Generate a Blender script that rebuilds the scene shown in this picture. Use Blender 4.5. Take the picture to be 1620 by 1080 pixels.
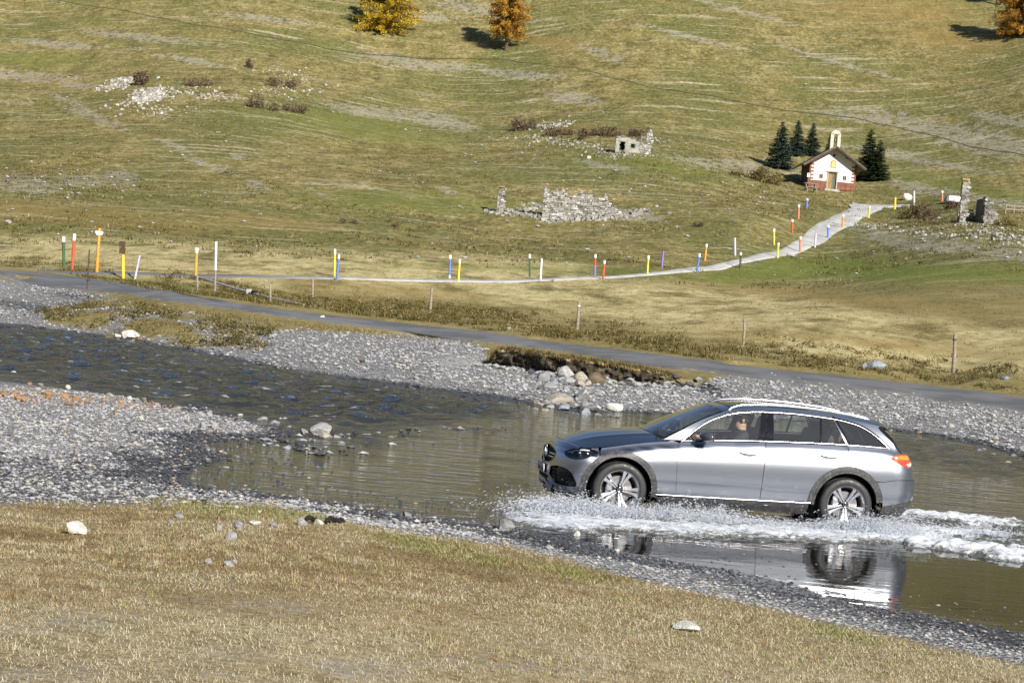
import bpy, bmesh, math, random
import numpy as np
from mathutils import Vector, Matrix
from mathutils.geometry import delaunay_2d_cdt
for o in list(bpy.data.objects): bpy.data.objects.remove(o, do_unlink=True)
scene = bpy.context.scene
C = scene.collection
# ------------------------------------------------------------------ camera
F_PX, CAM_H, HOR, ROLL = 3050.0, 2.7, 450.0, math.radians(4.7)
_p = math.atan((540 - HOR) / F_PX)
_fw = np.array([0, math.cos(_p), -math.sin(_p)]); _r0 = np.array([1.0, 0, 0]); _u0 = np.array([0, math.sin(_p), math.cos(_p)])
CR = math.cos(ROLL) * _r0 + math.sin(ROLL) * _u0
CU = -math.sin(ROLL) * _r0 + math.cos(ROLL) * _u0
CP = np.array([0, 0, CAM_H])
cam = bpy.data.objects.new('camera', bpy.data.cameras.new('camera')); C.objects.link(cam)
cam.data.sensor_width = 36; cam.data.lens = F_PX / 1620 * 36; cam.data.clip_start = 0.5; cam.data.clip_end = 6000
cam.matrix_world = Matrix(((CR[0], CU[0], -_fw[0], CP[0]), (CR[1], CU[1], -_fw[1], CP[1]), (CR[2], CU[2], -_fw[2], CP[2]), (0, 0, 0, 1)))
scene.camera = cam
# ------------------------------------------------------------------ sky, sun, exposure
SUN_EL, SUN_AZ = math.radians(28.5), math.radians(29)      # azimuth: to the right of straight behind the camera
SUN_DIR = Vector((math.sin(SUN_AZ) * math.cos(SUN_EL), -math.cos(SUN_AZ) * math.cos(SUN_EL), math.sin(SUN_EL)))
world = bpy.data.worlds.new('World'); scene.world = world; world.use_nodes = True
nt = world.node_tree; nt.nodes.clear()
sky = nt.nodes.new('ShaderNodeTexSky'); sky.sky_type = 'NISHITA'; sky.sun_disc = False
sky.sun_elevation = SUN_EL; sky.sun_rotation = math.radians(180) - SUN_AZ; sky.altitude = 1900; sky.air_density = 1.0; sky.dust_density = 0.4; sky.ozone_density = 1.6
bg = nt.nodes.new('ShaderNodeBackground'); bg.inputs['Strength'].default_value = 0.065
wo = nt.nodes.new('ShaderNodeOutputWorld'); nt.links.new(sky.outputs[0], bg.inputs[0]); nt.links.new(bg.outputs[0], wo.inputs[0])
sun_l = bpy.data.lights.new('sun', 'SUN'); sun_l.energy = 5.0; sun_l.angle = math.radians(0.53); sun_l.color = (1.0, 0.945, 0.86)
sun = bpy.data.objects.new('sun', sun_l); C.objects.link(sun)
sun.rotation_euler = SUN_DIR.to_track_quat('Z', 'Y').to_euler(); sun.location = (30, -40, 60)
vs = scene.view_settings; vs.view_transform = 'Standard'; vs.look = 'None'; vs.exposure = 0.66; vs.gamma = 1.0; vs.use_curve_mapping = False
scene.render.engine = 'CYCLES'
scene.cycles.max_bounces = 8; scene.cycles.transparent_max_bounces = 24; scene.cycles.glossy_bounces = 4
scene.cycles.caustics_reflective = False; scene.cycles.caustics_refractive = False
# ------------------------------------------------------------------ helpers: pixels, numbers
def proj(P):
    v = np.asarray(P, float) - CP; z = v @ _fw; z = np.where(np.abs(z) < 1e-6, 1e-6, z)
    return 810 + F_PX * (v @ CR) / z, 540 - F_PX * (v @ CU) / z
def ray(px, py):
    d = _fw * F_PX + CR * (px - 810) - CU * (py - 540); return d / d[1]
def at_z(px, py, z): d = ray(px, py); t = (z - CAM_H) / d[2]; return CP + d * t
def at_d(px, py, y): return CP + ray(px, py) * y
def sstep(a, b, x): t = np.clip((np.asarray(x, float) - a) / (b - a), 0, 1); return t * t * (3 - 2 * t)
def vnoise(x, y, seed=0):
    """smooth value noise, vectorised"""
    xi = np.floor(x).astype(np.int64); yi = np.floor(y).astype(np.int64); fx = x - xi; fy = y - yi
    fx = fx * fx * (3 - 2 * fx); fy = fy * fy * (3 - 2 * fy)
    def h(a, b):
        n = (a * 374761393 + b * 668265263 + seed * 1442695041) & 0x7fffffff
        n = ((n ^ (n >> 13)) * 1274126177) & 0x7fffffff
        return ((n ^ (n >> 16)) & 0xffff) / 65535.0
    return (h(xi, yi) * (1 - fx) + h(xi + 1, yi) * fx) * (1 - fy) + (h(xi, yi + 1) * (1 - fx) + h(xi + 1, yi + 1) * fx) * fy
def fbm(x, y, oct=4, seed=0):
    s = 0; a = 0.5
    for k in range(oct): s = s + a * (vnoise(x, y, seed + k * 17) - 0.5); x = x * 2.03 + 11.3; y = y * 2.03 + 7.7; a *= 0.5
    return s
def poly_sd(X, Y, poly):
    """signed distance to a closed polygon: negative inside"""
    poly = np.asarray(poly, float); d2 = np.full(X.shape, 1e18); inside = np.zeros(X.shape, bool)
    for i in range(len(poly)):
        x0, y0 = poly[i]; x1, y1 = poly[(i + 1) % len(poly)]
        ex, ey = x1 - x0, y1 - y0; L = ex * ex + ey * ey + 1e-12
        t = np.clip(((X - x0) * ex + (Y - y0) * ey) / L, 0, 1)
        d2 = np.minimum(d2, (X - x0 - t * ex) ** 2 + (Y - y0 - t * ey) ** 2)
        c = (y0 > Y) != (y1 > Y)
        if y1 != y0: inside ^= c & (X < (x1 - x0) * (Y - y0) / (y1 - y0) + x0)
    d = np.sqrt(d2); return np.where(inside, -d, d)
def pchip(xs, ys):
    xs = np.asarray(xs, float); ys = np.asarray(ys, float); h = np.diff(xs); s = np.diff(ys) / h
    m = np.zeros(len(xs))
    for i in range(1, len(xs) - 1):
        if s[i - 1] * s[i] > 0:
            w1 = 2 * h[i] + h[i - 1]; w2 = h[i] + 2 * h[i - 1]; m[i] = (w1 + w2) / (w1 / s[i - 1] + w2 / s[i])
    m[0] = s[0]; m[-1] = s[-1]
    def f(x):
        x = np.clip(np.asarray(x, float), xs[0], xs[-1]); i = np.clip(np.searchsorted(xs, x) - 1, 0, len(xs) - 2)
        t = (x - xs[i]) / h[i]
        return ys[i] * (1 + 2 * t) * (1 - t) ** 2 + m[i] * h[i] * t * (1 - t) ** 2 + ys[i + 1] * t * t * (3 - 2 * t) + m[i + 1] * h[i] * t * t * (t - 1)
    return f
# ------------------------------------------------------------------ helpers: objects and meshes
def tag(o, label=None, cat=None, group=None, kind=None):
    if label: o['label'] = label
    if cat: o['category'] = cat
    if group: o['group'] = group
    if kind: o['kind'] = kind
    return o
def empty(name, loc=(0, 0, 0), rz=0, label=None, cat=None, group=None):
    o = bpy.data.objects.new(name, None); C.objects.link(o); o.location = loc; o.rotation_euler = (0, 0, rz); o.empty_display_size = 0.3
    return tag(o, label, cat, group)
def link(name, me, parent=None, loc=None, mat=None):
    if mat is not None and not me.materials: me.materials.append(mat)
    o = bpy.data.objects.new(name, me); C.objects.link(o)
    if parent: o.parent = parent
    if loc is not None: o.location = loc
    return o
def np_mesh(name, V, faces, mat=None, smooth=False, attrs=None):
    """faces: int array (n,3) or (n,4) or list of those"""
    me = bpy.data.meshes.new(name); V = np.asarray(V, np.float32)
    fl = faces if isinstance(faces, list) else [faces]
    fl = [np.asarray(f, np.int32) for f in fl if len(f)]
    me.vertices.add(len(V)); me.vertices.foreach_set('co', V.ravel())
    nl = sum(f.size for f in fl); nf = sum(len(f) for f in fl)
    me.loops.add(nl); me.polygons.add(nf)
    me.loops.foreach_set('vertex_index', np.concatenate([f.ravel() for f in fl]))
    tot = np.concatenate([np.full(len(f), f.shape[1], np.int32) for f in fl]); st = np.concatenate([[0], np.cumsum(tot)[:-1]]).astype(np.int32)
    me.polygons.foreach_set('loop_start', st); me.polygons.foreach_set('loop_total', tot)
    me.polygons.foreach_set('use_smooth', np.full(nf, smooth, bool))
    me.update(calc_edges=True); me.validate()
    for k, a in (attrs or {}).items():
        a = np.asarray(a, np.float32)
        if a.ndim == 1: at = me.attributes.new(k, 'FLOAT', 'POINT'); at.data.foreach_set('value', a)
        else:
            at = me.attributes.new(k, 'FLOAT_COLOR', 'POINT'); at.data.foreach_set('color', np.concatenate([a, np.ones((len(a), 1), np.float32)], 1).ravel())
    if mat is not None: me.materials.append(mat)
    return me
class MB:
    """collects boxes, tubes and lathes into one bmesh"""
    def __init__(s): s.bm = bmesh.new()
    def box(s, c, d, rot=None, bev=0):
        r = bmesh.ops.create_cube(s.bm, size=1.0); vs_ = r['verts']
        M = Matrix.Translation(c) @ (rot.to_4x4() if rot is not None else Matrix()) @ Matrix.Diagonal((d[0], d[1], d[2], 1))
        bmesh.ops.transform(s.bm, matrix=M, verts=vs_)
        if bev:
            ed = {e for v in vs_ for e in v.link_edges}
            bmesh.ops.bevel(s.bm, geom=list(ed), offset=bev, segments=2, affect='EDGES', profile=0.6)
        return s
    def tube(s, pts, radii, n=8, cap=True):
        if not hasattr(radii, '__len__'): radii = [radii] * len(pts)
        pts = [Vector(p) for p in pts]; rings = []
        up = Vector((0, 0, 1))
        for i, p in enumerate(pts):
            t = (pts[min(i + 1, len(pts) - 1)] - pts[max(i - 1, 0)]).normalized()
            a = t.cross(up if abs(t.z) < 0.9 else Vector((1, 0, 0))).normalized(); b = a.cross(t)
            rings.append([s.bm.verts.new(p + (a * math.cos(k * 2 * math.pi / n) + b * math.sin(k * 2 * math.pi / n)) * radii[i]) for k in range(n)])
        for i in range(len(rings) - 1):
            for k in range(n): s.bm.faces.new((rings[i][k], rings[i][(k + 1) % n], rings[i + 1][(k + 1) % n], rings[i + 1][k]))
        if cap:
            try: s.bm.faces.new(rings[0][::-1]); s.bm.faces.new(rings[-1])
            except ValueError: pass
        return s
    def lathe(s, prof, axis='y', n=48, center=(0, 0, 0), close=False):
        rings = []
        for (r, h) in prof:
            ring = []
            for k in range(n):
                a = 2 * math.pi * k / n; c_, s_ = r * math.cos(a), r * math.sin(a)
                co = (c_, h, s_) if axis == 'y' else (c_, s_, h) if axis == 'z' else (h, c_, s_)
                ring.append(s.bm.verts.new(Vector(co) + Vector(center)))
            rings.append(ring)
        R = list(zip(rings, rings[1:])) + ([(rings[-1], rings[0])] if close else [])
        for a, b in R:
            for k in range(n): s.bm.faces.new((a[k], a[(k + 1) % n], b[(k + 1) % n], b[k]))
        return s
    def prism(s, poly, vec):
        """poly: list of 3-D points, extruded along vec"""
        a = [s.bm.verts.new(p) for p in poly]; b = [s.bm.verts.new(Vector(p) + Vector(vec)) for p in poly]; n = len(a)
        s.bm.faces.new(a); s.bm.faces.new(b[::-1])
        for i in range(n): s.bm.faces.new((a[i], b[i], b[(i + 1) % n], a[(i + 1) % n]))
        return s
    def build(s, name, mat, parent=None, smooth=False, loc=None):
        bmesh.ops.recalc_face_normals(s.bm, faces=s.bm.faces)
        me = bpy.data.meshes.new(name); s.bm.to_mesh(me); s.bm.free()
        if smooth:
            me.polygons.foreach_set('use_smooth', np.ones(len(me.polygons), bool))
            me.set_sharp_from_angle(angle=math.radians(smooth if smooth > 1 else 40))
        me.materials.append(mat)
        return link(name, me, parent, loc)
def copy_tree(o, parent=None):
    c = o.copy(); C.objects.link(c); c.parent = parent
    for ch in list(o.children): copy_tree(ch, c)
    return c
# ------------------------------------------------------------------ helpers: node materials
class NM:
    def __init__(s, name):
        s.m = bpy.data.materials.new(name); s.m.use_nodes = True; s.t = s.m.node_tree; s.t.nodes.clear()
        s.out = s.t.nodes.new('ShaderNodeOutputMaterial')
    def n(s, typ, ins=None, **kw):
        nd = s.t.nodes.new('ShaderNode' + typ)
        for k, v in kw.items(): setattr(nd, k, v)
        for k, v in (ins or {}).items(): s.set(nd.inputs[k], v)
        return nd
    def set(s, inp, v):
        if isinstance(v, bpy.types.NodeSocket): s.t.links.new(v, inp)
        elif isinstance(v, (tuple, list)) and inp.type == 'RGBA' and len(v) == 3: inp.default_value = (*v, 1)
        else: inp.default_value = v
    def math(s, op, a, b=0.0, clamp=False):
        nd = s.n('Math', operation=op, use_clamp=clamp); s.set(nd.inputs[0], a); s.set(nd.inputs[1], b); return nd.outputs[0]
    def mix(s, f, a, b, blend='MIX'):
        nd = s.n('Mix', data_type='RGBA', blend_type=blend); s.set(nd.inputs[0], f); s.set(nd.inputs[6], a); s.set(nd.inputs[7], b); return nd.outputs[2]
    def pos(s, scale=(1, 1, 1), obj=False):
        g = s.n('TexCoord').outputs['Object'] if obj else s.n('NewGeometry').outputs['Position']
        return s.n('Mapping', {'Vector': g, 'Scale': scale}).outputs[0]
    def noise(s, vec, scale, detail=4, rough=0.55, dist=0.0):
        return s.n('TexNoise', {'Vector': vec, 'Scale': scale, 'Detail': detail, 'Roughness': rough, 'Distortion': dist}).outputs[0]
    def ramp(s, fac, a, b, va=0.0, vb=1.0):
        return s.n('MapRange', {'Value': fac, 'From Min': a, 'From Max': b, 'To Min': va, 'To Max': vb}, interpolation_type='SMOOTHSTEP').outputs[0]
    def cramp(s, fac, stops):
        nd = s.n('ValToRGB', {'Fac': fac}); el = nd.color_ramp.elements
        while len(el) < len(stops): el.new(0.5)
        for e, (p, c) in zip(el, stops): e.position = p; e.color = (*c, 1)
        return nd.outputs[0]
    def attr(s, name, col=False): nd = s.n('Attribute', attribute_name=name); return nd.outputs['Color' if col else 'Fac']
    def bump(s, h, strength=0.5, dist=0.02): return s.n('Bump', {'Height': h, 'Strength': strength, 'Distance': dist}).outputs[0]
    def bsdf(s, **kw):
        nd = s.n('BsdfPrincipled')
        for k, v in kw.items(): s.set(nd.inputs[k.replace('_', ' ')], v)
        return nd
    def done(s, sh): s.t.links.new(sh.outputs[0] if hasattr(sh, 'outputs') else sh, s.out.inputs[0]); return s.m
def plain(name, col, rough=0.6, metal=0.0, var=0.25, scale=6.0, bump=0.0, spec=0.5, obj=True, bscale=None):
    """a simple procedural material: base colour broken up by noise"""
    m = NM(name); v = m.pos(obj=obj); n = m.noise(v, scale, 5, 0.6)
    dark = tuple(c * (1 - var) for c in col); lite = tuple(min(1, c * (1 + var)) for c in col)
    c = m.mix(m.ramp(n, 0.3, 0.7), dark, lite); kw = dict(Base_Color=c, Roughness=rough, Metallic=metal, Specular_IOR_Level=spec)
    if bump: kw['Normal'] = m.bump(m.noise(v, bscale or scale * 4, 4), 0.6, bump)
    return m.done(m.bsdf(**kw))
rng = np.random.default_rng(7); random.seed(7)
# ================================================================== TERRAIN
def tps_fit(P):
    P = np.asarray(P, float); U = P[:, 0] / P[:, 1] * 4.0; V = np.log(P[:, 1]); n = len(P)
    def k(r2): return 0.5 * r2 * np.log(r2 + 1e-9)
    K = k((U[:, None] - U) ** 2 + (V[:, None] - V) ** 2) + 1e-5 * np.eye(n)
    A = np.zeros((n + 3, n + 3)); A[:n, :n] = K; A[:n, n] = 1; A[:n, n + 1] = U; A[:n, n + 2] = V; A[n:, :n] = A[:n, n:].T
    w = np.linalg.solve(A, np.concatenate([P[:, 2], [0, 0, 0]]))
    def f(x, y):
        y = np.maximum(y, 4.0); u = np.clip(x / y, -0.42, 0.42) * 4.0; v = np.log(y)
        s = w[n] + w[n + 1] * u + w[n + 2] * v
        for i in range(n): s = s + w[i] * k((u - U[i]) ** 2 + (v - V[i]) ** 2)
        return s
    return f
far_pts = []
ROAD_N = [(-260, 398), (-60, 428), (0, 438), (100, 453), (200, 471), (300, 486), (400, 498), (500, 510), (600, 521), (700, 532), (800, 546), (900, 559), (1000, 573), (1100, 589), (1200, 601), (1300, 613), (1400, 624), (1500, 636), (1620, 652), (1760, 672)]
ROAD_F = [(-260, 390), (-60, 416), (0, 422), (100, 434), (200, 456), (300, 470), (400, 482), (500, 493), (600, 504), (700, 515), (800, 529), (900, 541), (1000, 553), (1100, 567), (1200, 578), (1300, 588), (1400, 599), (1500, 610), (1620, 626), (1760, 646)]
RZ = pchip([-260, 0, 200, 400, 600, 800, 1000, 1200, 1400, 1620, 1760], [1.9, 1.35, 1.08, 0.92, 0.8, 0.72, 0.64, 0.55, 0.46, 0.38, 0.34])
for (a, b) in zip(ROAD_N[1:], ROAD_F[1:]):
    far_pts.append(at_z(a[0], a[1], float(RZ(a[0])) - 0.10)); far_pts.append(at_z(b[0], b[1], float(RZ(b[0])) + 0.15))
for (x, y, d) in [(912, 520, 84), (1508, 588, 62), (680, 494, 92), (494, 470, 99), (530, 441, 114), (727, 445, 124), (855, 443, 130), (955, 439, 134), (1025, 433, 139), (1105, 427, 150),
                  (1232, 403, 170), (1290, 378, 190), (1330, 345, 212), (1417, 330, 236), (1310, 300, 256), (156, 430, 101), (0, 410, 122), (300, 425, 112), (1500, 450, 118), (1620, 560, 74), (1620, 480, 100),
                  (1300, 500, 92), (1620, 400, 152), (1400, 400, 168), (1525, 350, 195), (900, 350, 188), (500, 350, 172), (0, 345, 152), (990, 238, 262), (450, 170, 296), (230, 150, 300), (0, 250, 222),
                  (800, 80, 382), (610, 50, 392), (0, 0, 405), (1620, 0, 405), (1620, 200, 292), (1200, 100, 362), (810, -150, 480), (0, -150, 485), (1620, -150, 490), (810, -330, 700), (-100, -330, 700), (1720, -330, 710), (1200, 350, 190), (700, 260, 245), (-200, 200, 250), (1800, 300, 235)]:
    far_pts.append(at_d(x, y, d))
for (x, y, z) in [(-300, 560, 0.05), (0, 515, 0.1), (150, 530, .1), (300, 553, .1), (450, 585, .08), (600, 600, .1), (750, 615, .12), (1000, 640, .1), (1250, 650, .12), (1420, 665, .12), (1530, 680, .1), (1620, 700, .1), (1900, 730, .1),
                  (0, 470, .55), (150, 500, .5), (300, 515, .5), (600, 560, .35), (700, 550, .5), (1300, 635, .28), (1500, 660, .25)]:
    far_pts.append(at_z(x, y, z))
near_pts = [at_z(x, y, z) for (x, y, z) in [(0, 1080, .95), (400, 1080, .8), (810, 1080, .55), (1200, 1080, .32), (1620, 1080, .1), (-300, 1080, 1.0), (0, 900, .6), (400, 900, .5), (800, 950, .35), (1200, 1020, .2), (0, 830, .25), (400, 830, .22),
                                           (600, 860, .18), (0, 640, .1), (0, 700, .2), (150, 680, .16), (-300, 700, .22), (0, 760, .06), (200, 740, .05), (300, 700, .05), (0, 790, .1), (250, 790, .08), (500, 805, .06), (700, 842, .06), (900, 875, .06), (1100, 925, .06), (1300, 985, .05), (1620, 1060, .05), (1800, 1080, .05), (-300, 1500, 1.1), (810, 1500, .8), (1900, 1500, .35), (0, 1300, 1.05)]]
T_far, T_near = tps_fit(far_pts), tps_fit(near_pts)
W_FAR = [(-420, 470), (-150, 498), (0, 512), (80, 522), (150, 531), (220, 541), (300, 556), (380, 570), (450, 585), (520, 595), (600, 604), (680, 615), (750, 625), (820, 634), (850, 640), (920, 650), (1000, 652), (1080, 655), (1130, 659), (1250, 666), (1350, 671), (1420, 680), (1480, 688), (1530, 697), (1580, 710), (1620, 722), (1760, 750), (2100, 800)]
W_NEAR = [(2100, 1130), (1760, 1040), (1620, 1008), (1500, 985), (1400, 968), (1300, 948), (1240, 925), (1180, 908), (1050, 888), (960, 872), (880, 852), (800, 834), (720, 826), (640, 816), (560, 803), (480, 790), (400, 782), (310, 775), (255, 757), (275, 742), (330, 728), (350, 716), (300, 704), (350, 697), (430, 692), (445, 682), (400, 668), (340, 658), (270, 643), (200, 628), (100, 614), (0, 603), (-150, 592), (-420, 575)]
WPOLY = np.array([at_z(x, y, 0.0)[:2] for x, y in W_FAR + W_NEAR])
LOWPOLY = np.array([at_z(x, y, z)[:2] for x, y, z in [(690, 578, .2), (770, 576, .15), (810, 582, .15), (850, 589, .15), (900, 596, .15), (950, 602, .15), (1010, 606, .17), (1060, 609, .2), (1105, 609, .27), (1125, 612, .3), (1150, 640, .15), (1000, 650, .1), (850, 638, .1), (740, 620, .1)]])
_re = np.arange(-250, 1760, 30.0); _rn = np.array([at_z(a, float(np.interp(a, [p[0] for p in ROAD_N], [p[1] for p in ROAD_N])), float(RZ(a)) - .10) for a in _re]); _rf = np.array([at_z(a, float(np.interp(a, [p[0] for p in ROAD_F], [p[1] for p in ROAD_F])), float(RZ(a)) + .15) for a in _re])
def road_bed(x, y, z):
    """ground graded to carry the road"""
    zone = (y > 50) & (y < 135) & (np.abs(x) < .36 * y + 2)
    if not zone.any(): return z
    X, Y = x[zone], y[zone]; best = np.full(X.shape, 1e9); zt = np.zeros(X.shape); wt = np.zeros(X.shape); c = (_rn + _rf) / 2
    for i in range(len(c) - 1):
        e = c[i + 1, :2] - c[i, :2]; L = e @ e; t = np.clip(((X - c[i, 0]) * e[0] + (Y - c[i, 1]) * e[1]) / L, 0, 1); dx = X - c[i, 0] - t * e[0]; dy = Y - c[i, 1] - t * e[1]; d = np.hypot(dx, dy)
        h = (_rf[i, :2] - _rn[i, :2]) / 2; e_ = e / math.sqrt(L); nrm_ = np.array([-e_[1], e_[0]]); hw = abs(h @ nrm_); lat = dx * nrm_[0] + dy * nrm_[1]; sgn = np.sign(h @ nrm_)
        zz = c[i, 2] * (1 - t) + c[i + 1, 2] * t + np.clip(lat * sgn / max(hw, .3), -1.6, 1.6) * .125 - .03
        b = d < best; best = np.where(b, d, best); zt = np.where(b, zz, zt); wt = np.where(b, 1 - sstep(hw + .4, hw + 3.0, d), wt)
    out = z.copy(); out[zone] = z[zone] * (1 - wt) + zt * wt; return out
def H(x, y):
    x = np.asarray(x, float); y = np.asarray(y, float)
    if x.ndim == 0: return H0(x[None], y[None])[0]
    return H0(x, y)
def H0(x, y):
    x = np.asarray(x, float); y = np.asarray(y, float); r = np.hypot(x, y); th = np.abs(np.arctan2(x, y))
    yy = np.maximum(y, 4.0)
    land = T_near(x, yy) * (1 - sstep(27, 36, y)) + T_far(x, np.maximum(y, 25)) * sstep(27, 36, y)
    land = np.maximum(land, 0.035)
    land = land + sstep(120, 170, y) * (fbm(x / 22, y / 30, 4, 3) * 1.6 + fbm(x / 5, y / 7, 3, 9) * 0.5)
    land = land + sstep(92, 100, y) * (1 - sstep(120, 170, y)) * fbm(x / 4.0, y / 6.0, 3, 5) * 0.14
    land = land + (1 - sstep(20, 24, y)) * fbm(x / 0.8, y / 0.8, 3, 21) * 0.05
    sd = poly_sd(x, y, WPOLY)
    shore = 0.012 + 0.11 * np.maximum(sd, 0) + 0.03 * np.maximum(sd, 0) ** 2 + fbm(x / 1.2, y / 2.0, 3, 2) * 0.05
    kk = 0.05; hmix = np.clip(0.5 + 0.5 * (shore - land) / kk, 0, 1); z = shore * (1 - hmix) + land * hmix - kk * hmix * (1 - hmix)
    z = road_bed(x, y, z)
    sl = poly_sd(x, y, LOWPOLY); low = 0.13 + fbm(x / 1.5, y / 1.5, 3, 6) * 0.06
    z = np.where((sl < 0.25) & (z > low), low + (z - low) * sstep(-0.1, 0.25, sl), z)
    bed = -0.02 - 0.07 * sstep(0, 3, -sd) + fbm(x / 0.9, y / 1.6, 3, 4) * 0.05
    z = np.where(sd < 0, bed * sstep(0, 0.5, -sd) + z * (1 - sstep(0, 0.5, -sd)), z)
    # the rest of the valley, out of frame: meadow floor, then the facing slope
    gen = 1.0 + 0.16 * np.maximum(r - 70, 0) + fbm(x / 40, y / 40, 3, 8) * sstep(60, 200, r) * 14
    wgt = sstep(0.50, 0.95, th)
    return z * (1 - wgt) + gen * wgt
def ground_px(px, py, dmin=5, dmax=800):
    d = ray(px, py); t = np.exp(np.linspace(math.log(dmin), math.log(dmax), 1500)); P = CP + d[None] * t[:, None]
    g = P[:, 2] - H(P[:, 0], P[:, 1]); i = np.argmax(g < 0) if (g < 0).any() else len(t) - 1
    i = max(i, 1); a, b = t[i - 1], t[i]
    tt = np.linspace(a, b, 40); Q = CP + d[None] * tt[:, None]; g = Q[:, 2] - H(Q[:, 0], Q[:, 1]); j = np.argmax(g < 0) if (g < 0).any() else 39
    q = Q[j]; return np.array([q[0], q[1], float(H(q[0], q[1]))])
# ---- zones of ground cover, traced on the photograph
FG_EDGE = [(-300, 806), (0, 798), (120, 796), (250, 793), (400, 797), (520, 813), (560, 829), (640, 843), (720, 851), (800, 863), (870, 881), (950, 901), (1050, 925), (1150, 946), (1280, 977), (1400, 1003), (1620, 1054), (1900, 1110)]
Z_FG = FG_EDGE + [(1900, 4000), (-600, 4000)]
Z_GRAVEL = [(-300, 430), (-60, 436), (60, 447), (130, 460), (185, 472), (120, 482), (62, 492), (70, 508), (180, 527), (300, 549), (400, 545), (345, 527), (440, 522), (560, 527), (700, 535), (765, 548), (785, 580), (850, 592), (950, 604), (1060, 610), (1115, 606), (1150, 592), (1260, 600), (1400, 618), (1620, 648), (1800, 670), (2100, 720), (2100, 1600), (1620, 1200), (-300, 1100), (-400, 700)]
Z_BAR = [(-200, 625), (0, 628), (90, 636), (180, 655), (260, 672), (340, 680), (240, 700), (160, 716), (80, 722), (0, 712), (-200, 700)]
Z_STRAW = [(-200, 372), (0, 372), (120, 376), (260, 380), (420, 392), (640, 405), (900, 412), (960, 440), (1100, 452), (1250, 465), (1400, 500), (1620, 520), (1800, 540), (1800, 600), (1500, 590), (1200, 548), (1000, 512), (700, 470), (400, 452), (100, 425), (-200, 415)]
Z_GREEN = [(1080, 442), (1180, 418), (1300, 402), (1460, 418), (1620, 424), (1620, 445), (1450, 446), (1280, 440), (1150, 450)]
ORANGE = [(420, 880, 620, 60, 6), (1050, 965, 500, 50, 9), (180, 345, 190, 18), (60, 335, 90, 12), (420, 352, 110, 10), (90, 130, 70, 8), (640, 460, 120, 10), (560, 470, 80, 6), (1420, 15, 140, 22), (1500, 60, 90, 16), (880, 70, 50, 10), (30, 330, 60, 10), (540, 452, 90, 7), (1300, 468, 200, 8), (1450, 548, 260, 9), (1180, 530, 80, 6)]
SOIL = [(45, 122, 75, 9, 3), (120, 134, 40, 7, 5), (150, 186, 55, 8, 18), (120, 165, 60, 4, 22), (25, 163, 30, 4, 3), (30, 290, 70, 15, 6), (140, 285, 60, 10, 0), (190, 279, 28, 12, 5), (405, 293, 18, 9, 5), (375, 247, 14, 6, 0), (708, 303, 17, 6, 15), (280, 232, 34, 5, 24), (495, 300, 28, 3, 28), (330, 262, 50, 4, 18),
        (690, 190, 70, 13, 10), (590, 178, 80, 9, 8), (905, 155, 45, 10, 8), (820, 118, 70, 8, 5), (680, 104, 90, 9, 4), (620, 92, 70, 6, 8), (950, 84, 40, 7, 22), (650, 22, 70, 8, 8), (740, 12, 60, 10, 10), (300, 96, 60, 6, 10), (230, 60, 110, 6, 6), (90, 70, 80, 7, 5), (420, 30, 90, 5, 6),
        (1390, 190, 110, 8, 8), (1480, 205, 150, 16, 12), (1560, 225, 110, 22, 12), (1590, 190, 60, 10, 10), (1400, 240, 70, 6, 8), (1480, 258, 110, 6, 10), (1450, 297, 60, 10, 12), (1540, 312, 60, 8, 12), (1600, 322, 40, 6, 8), (1480, 388, 120, 14, 4), (1600, 402, 80, 10, 4), (1390, 372, 50, 8, 10), (1250, 268, 60, 9, 14), (1180, 262, 60, 10, 10), (1110, 258, 60, 8, 10), (960, 262, 60, 5, 10), (1180, 20, 90, 4, 14), (1100, 60, 100, 4, 14), (1330, 100, 120, 4, 16), (1010, 345, 40, 8, 6)]
def ell(PX, PY, L, soft=0.6):
    s = np.zeros(PX.shape)
    for e in L:
        a = math.radians(e[4] if len(e) > 4 else 5); dx = PX - e[0]; dy = PY - e[1]
        u = (dx * math.cos(a) + dy * math.sin(a)) / e[2]; v = (-dx * math.sin(a) + dy * math.cos(a)) / e[3]
        s = np.maximum(s, 1 - sstep(1 - soft, 1 + soft, np.hypot(u, v)))
    return s
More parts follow.
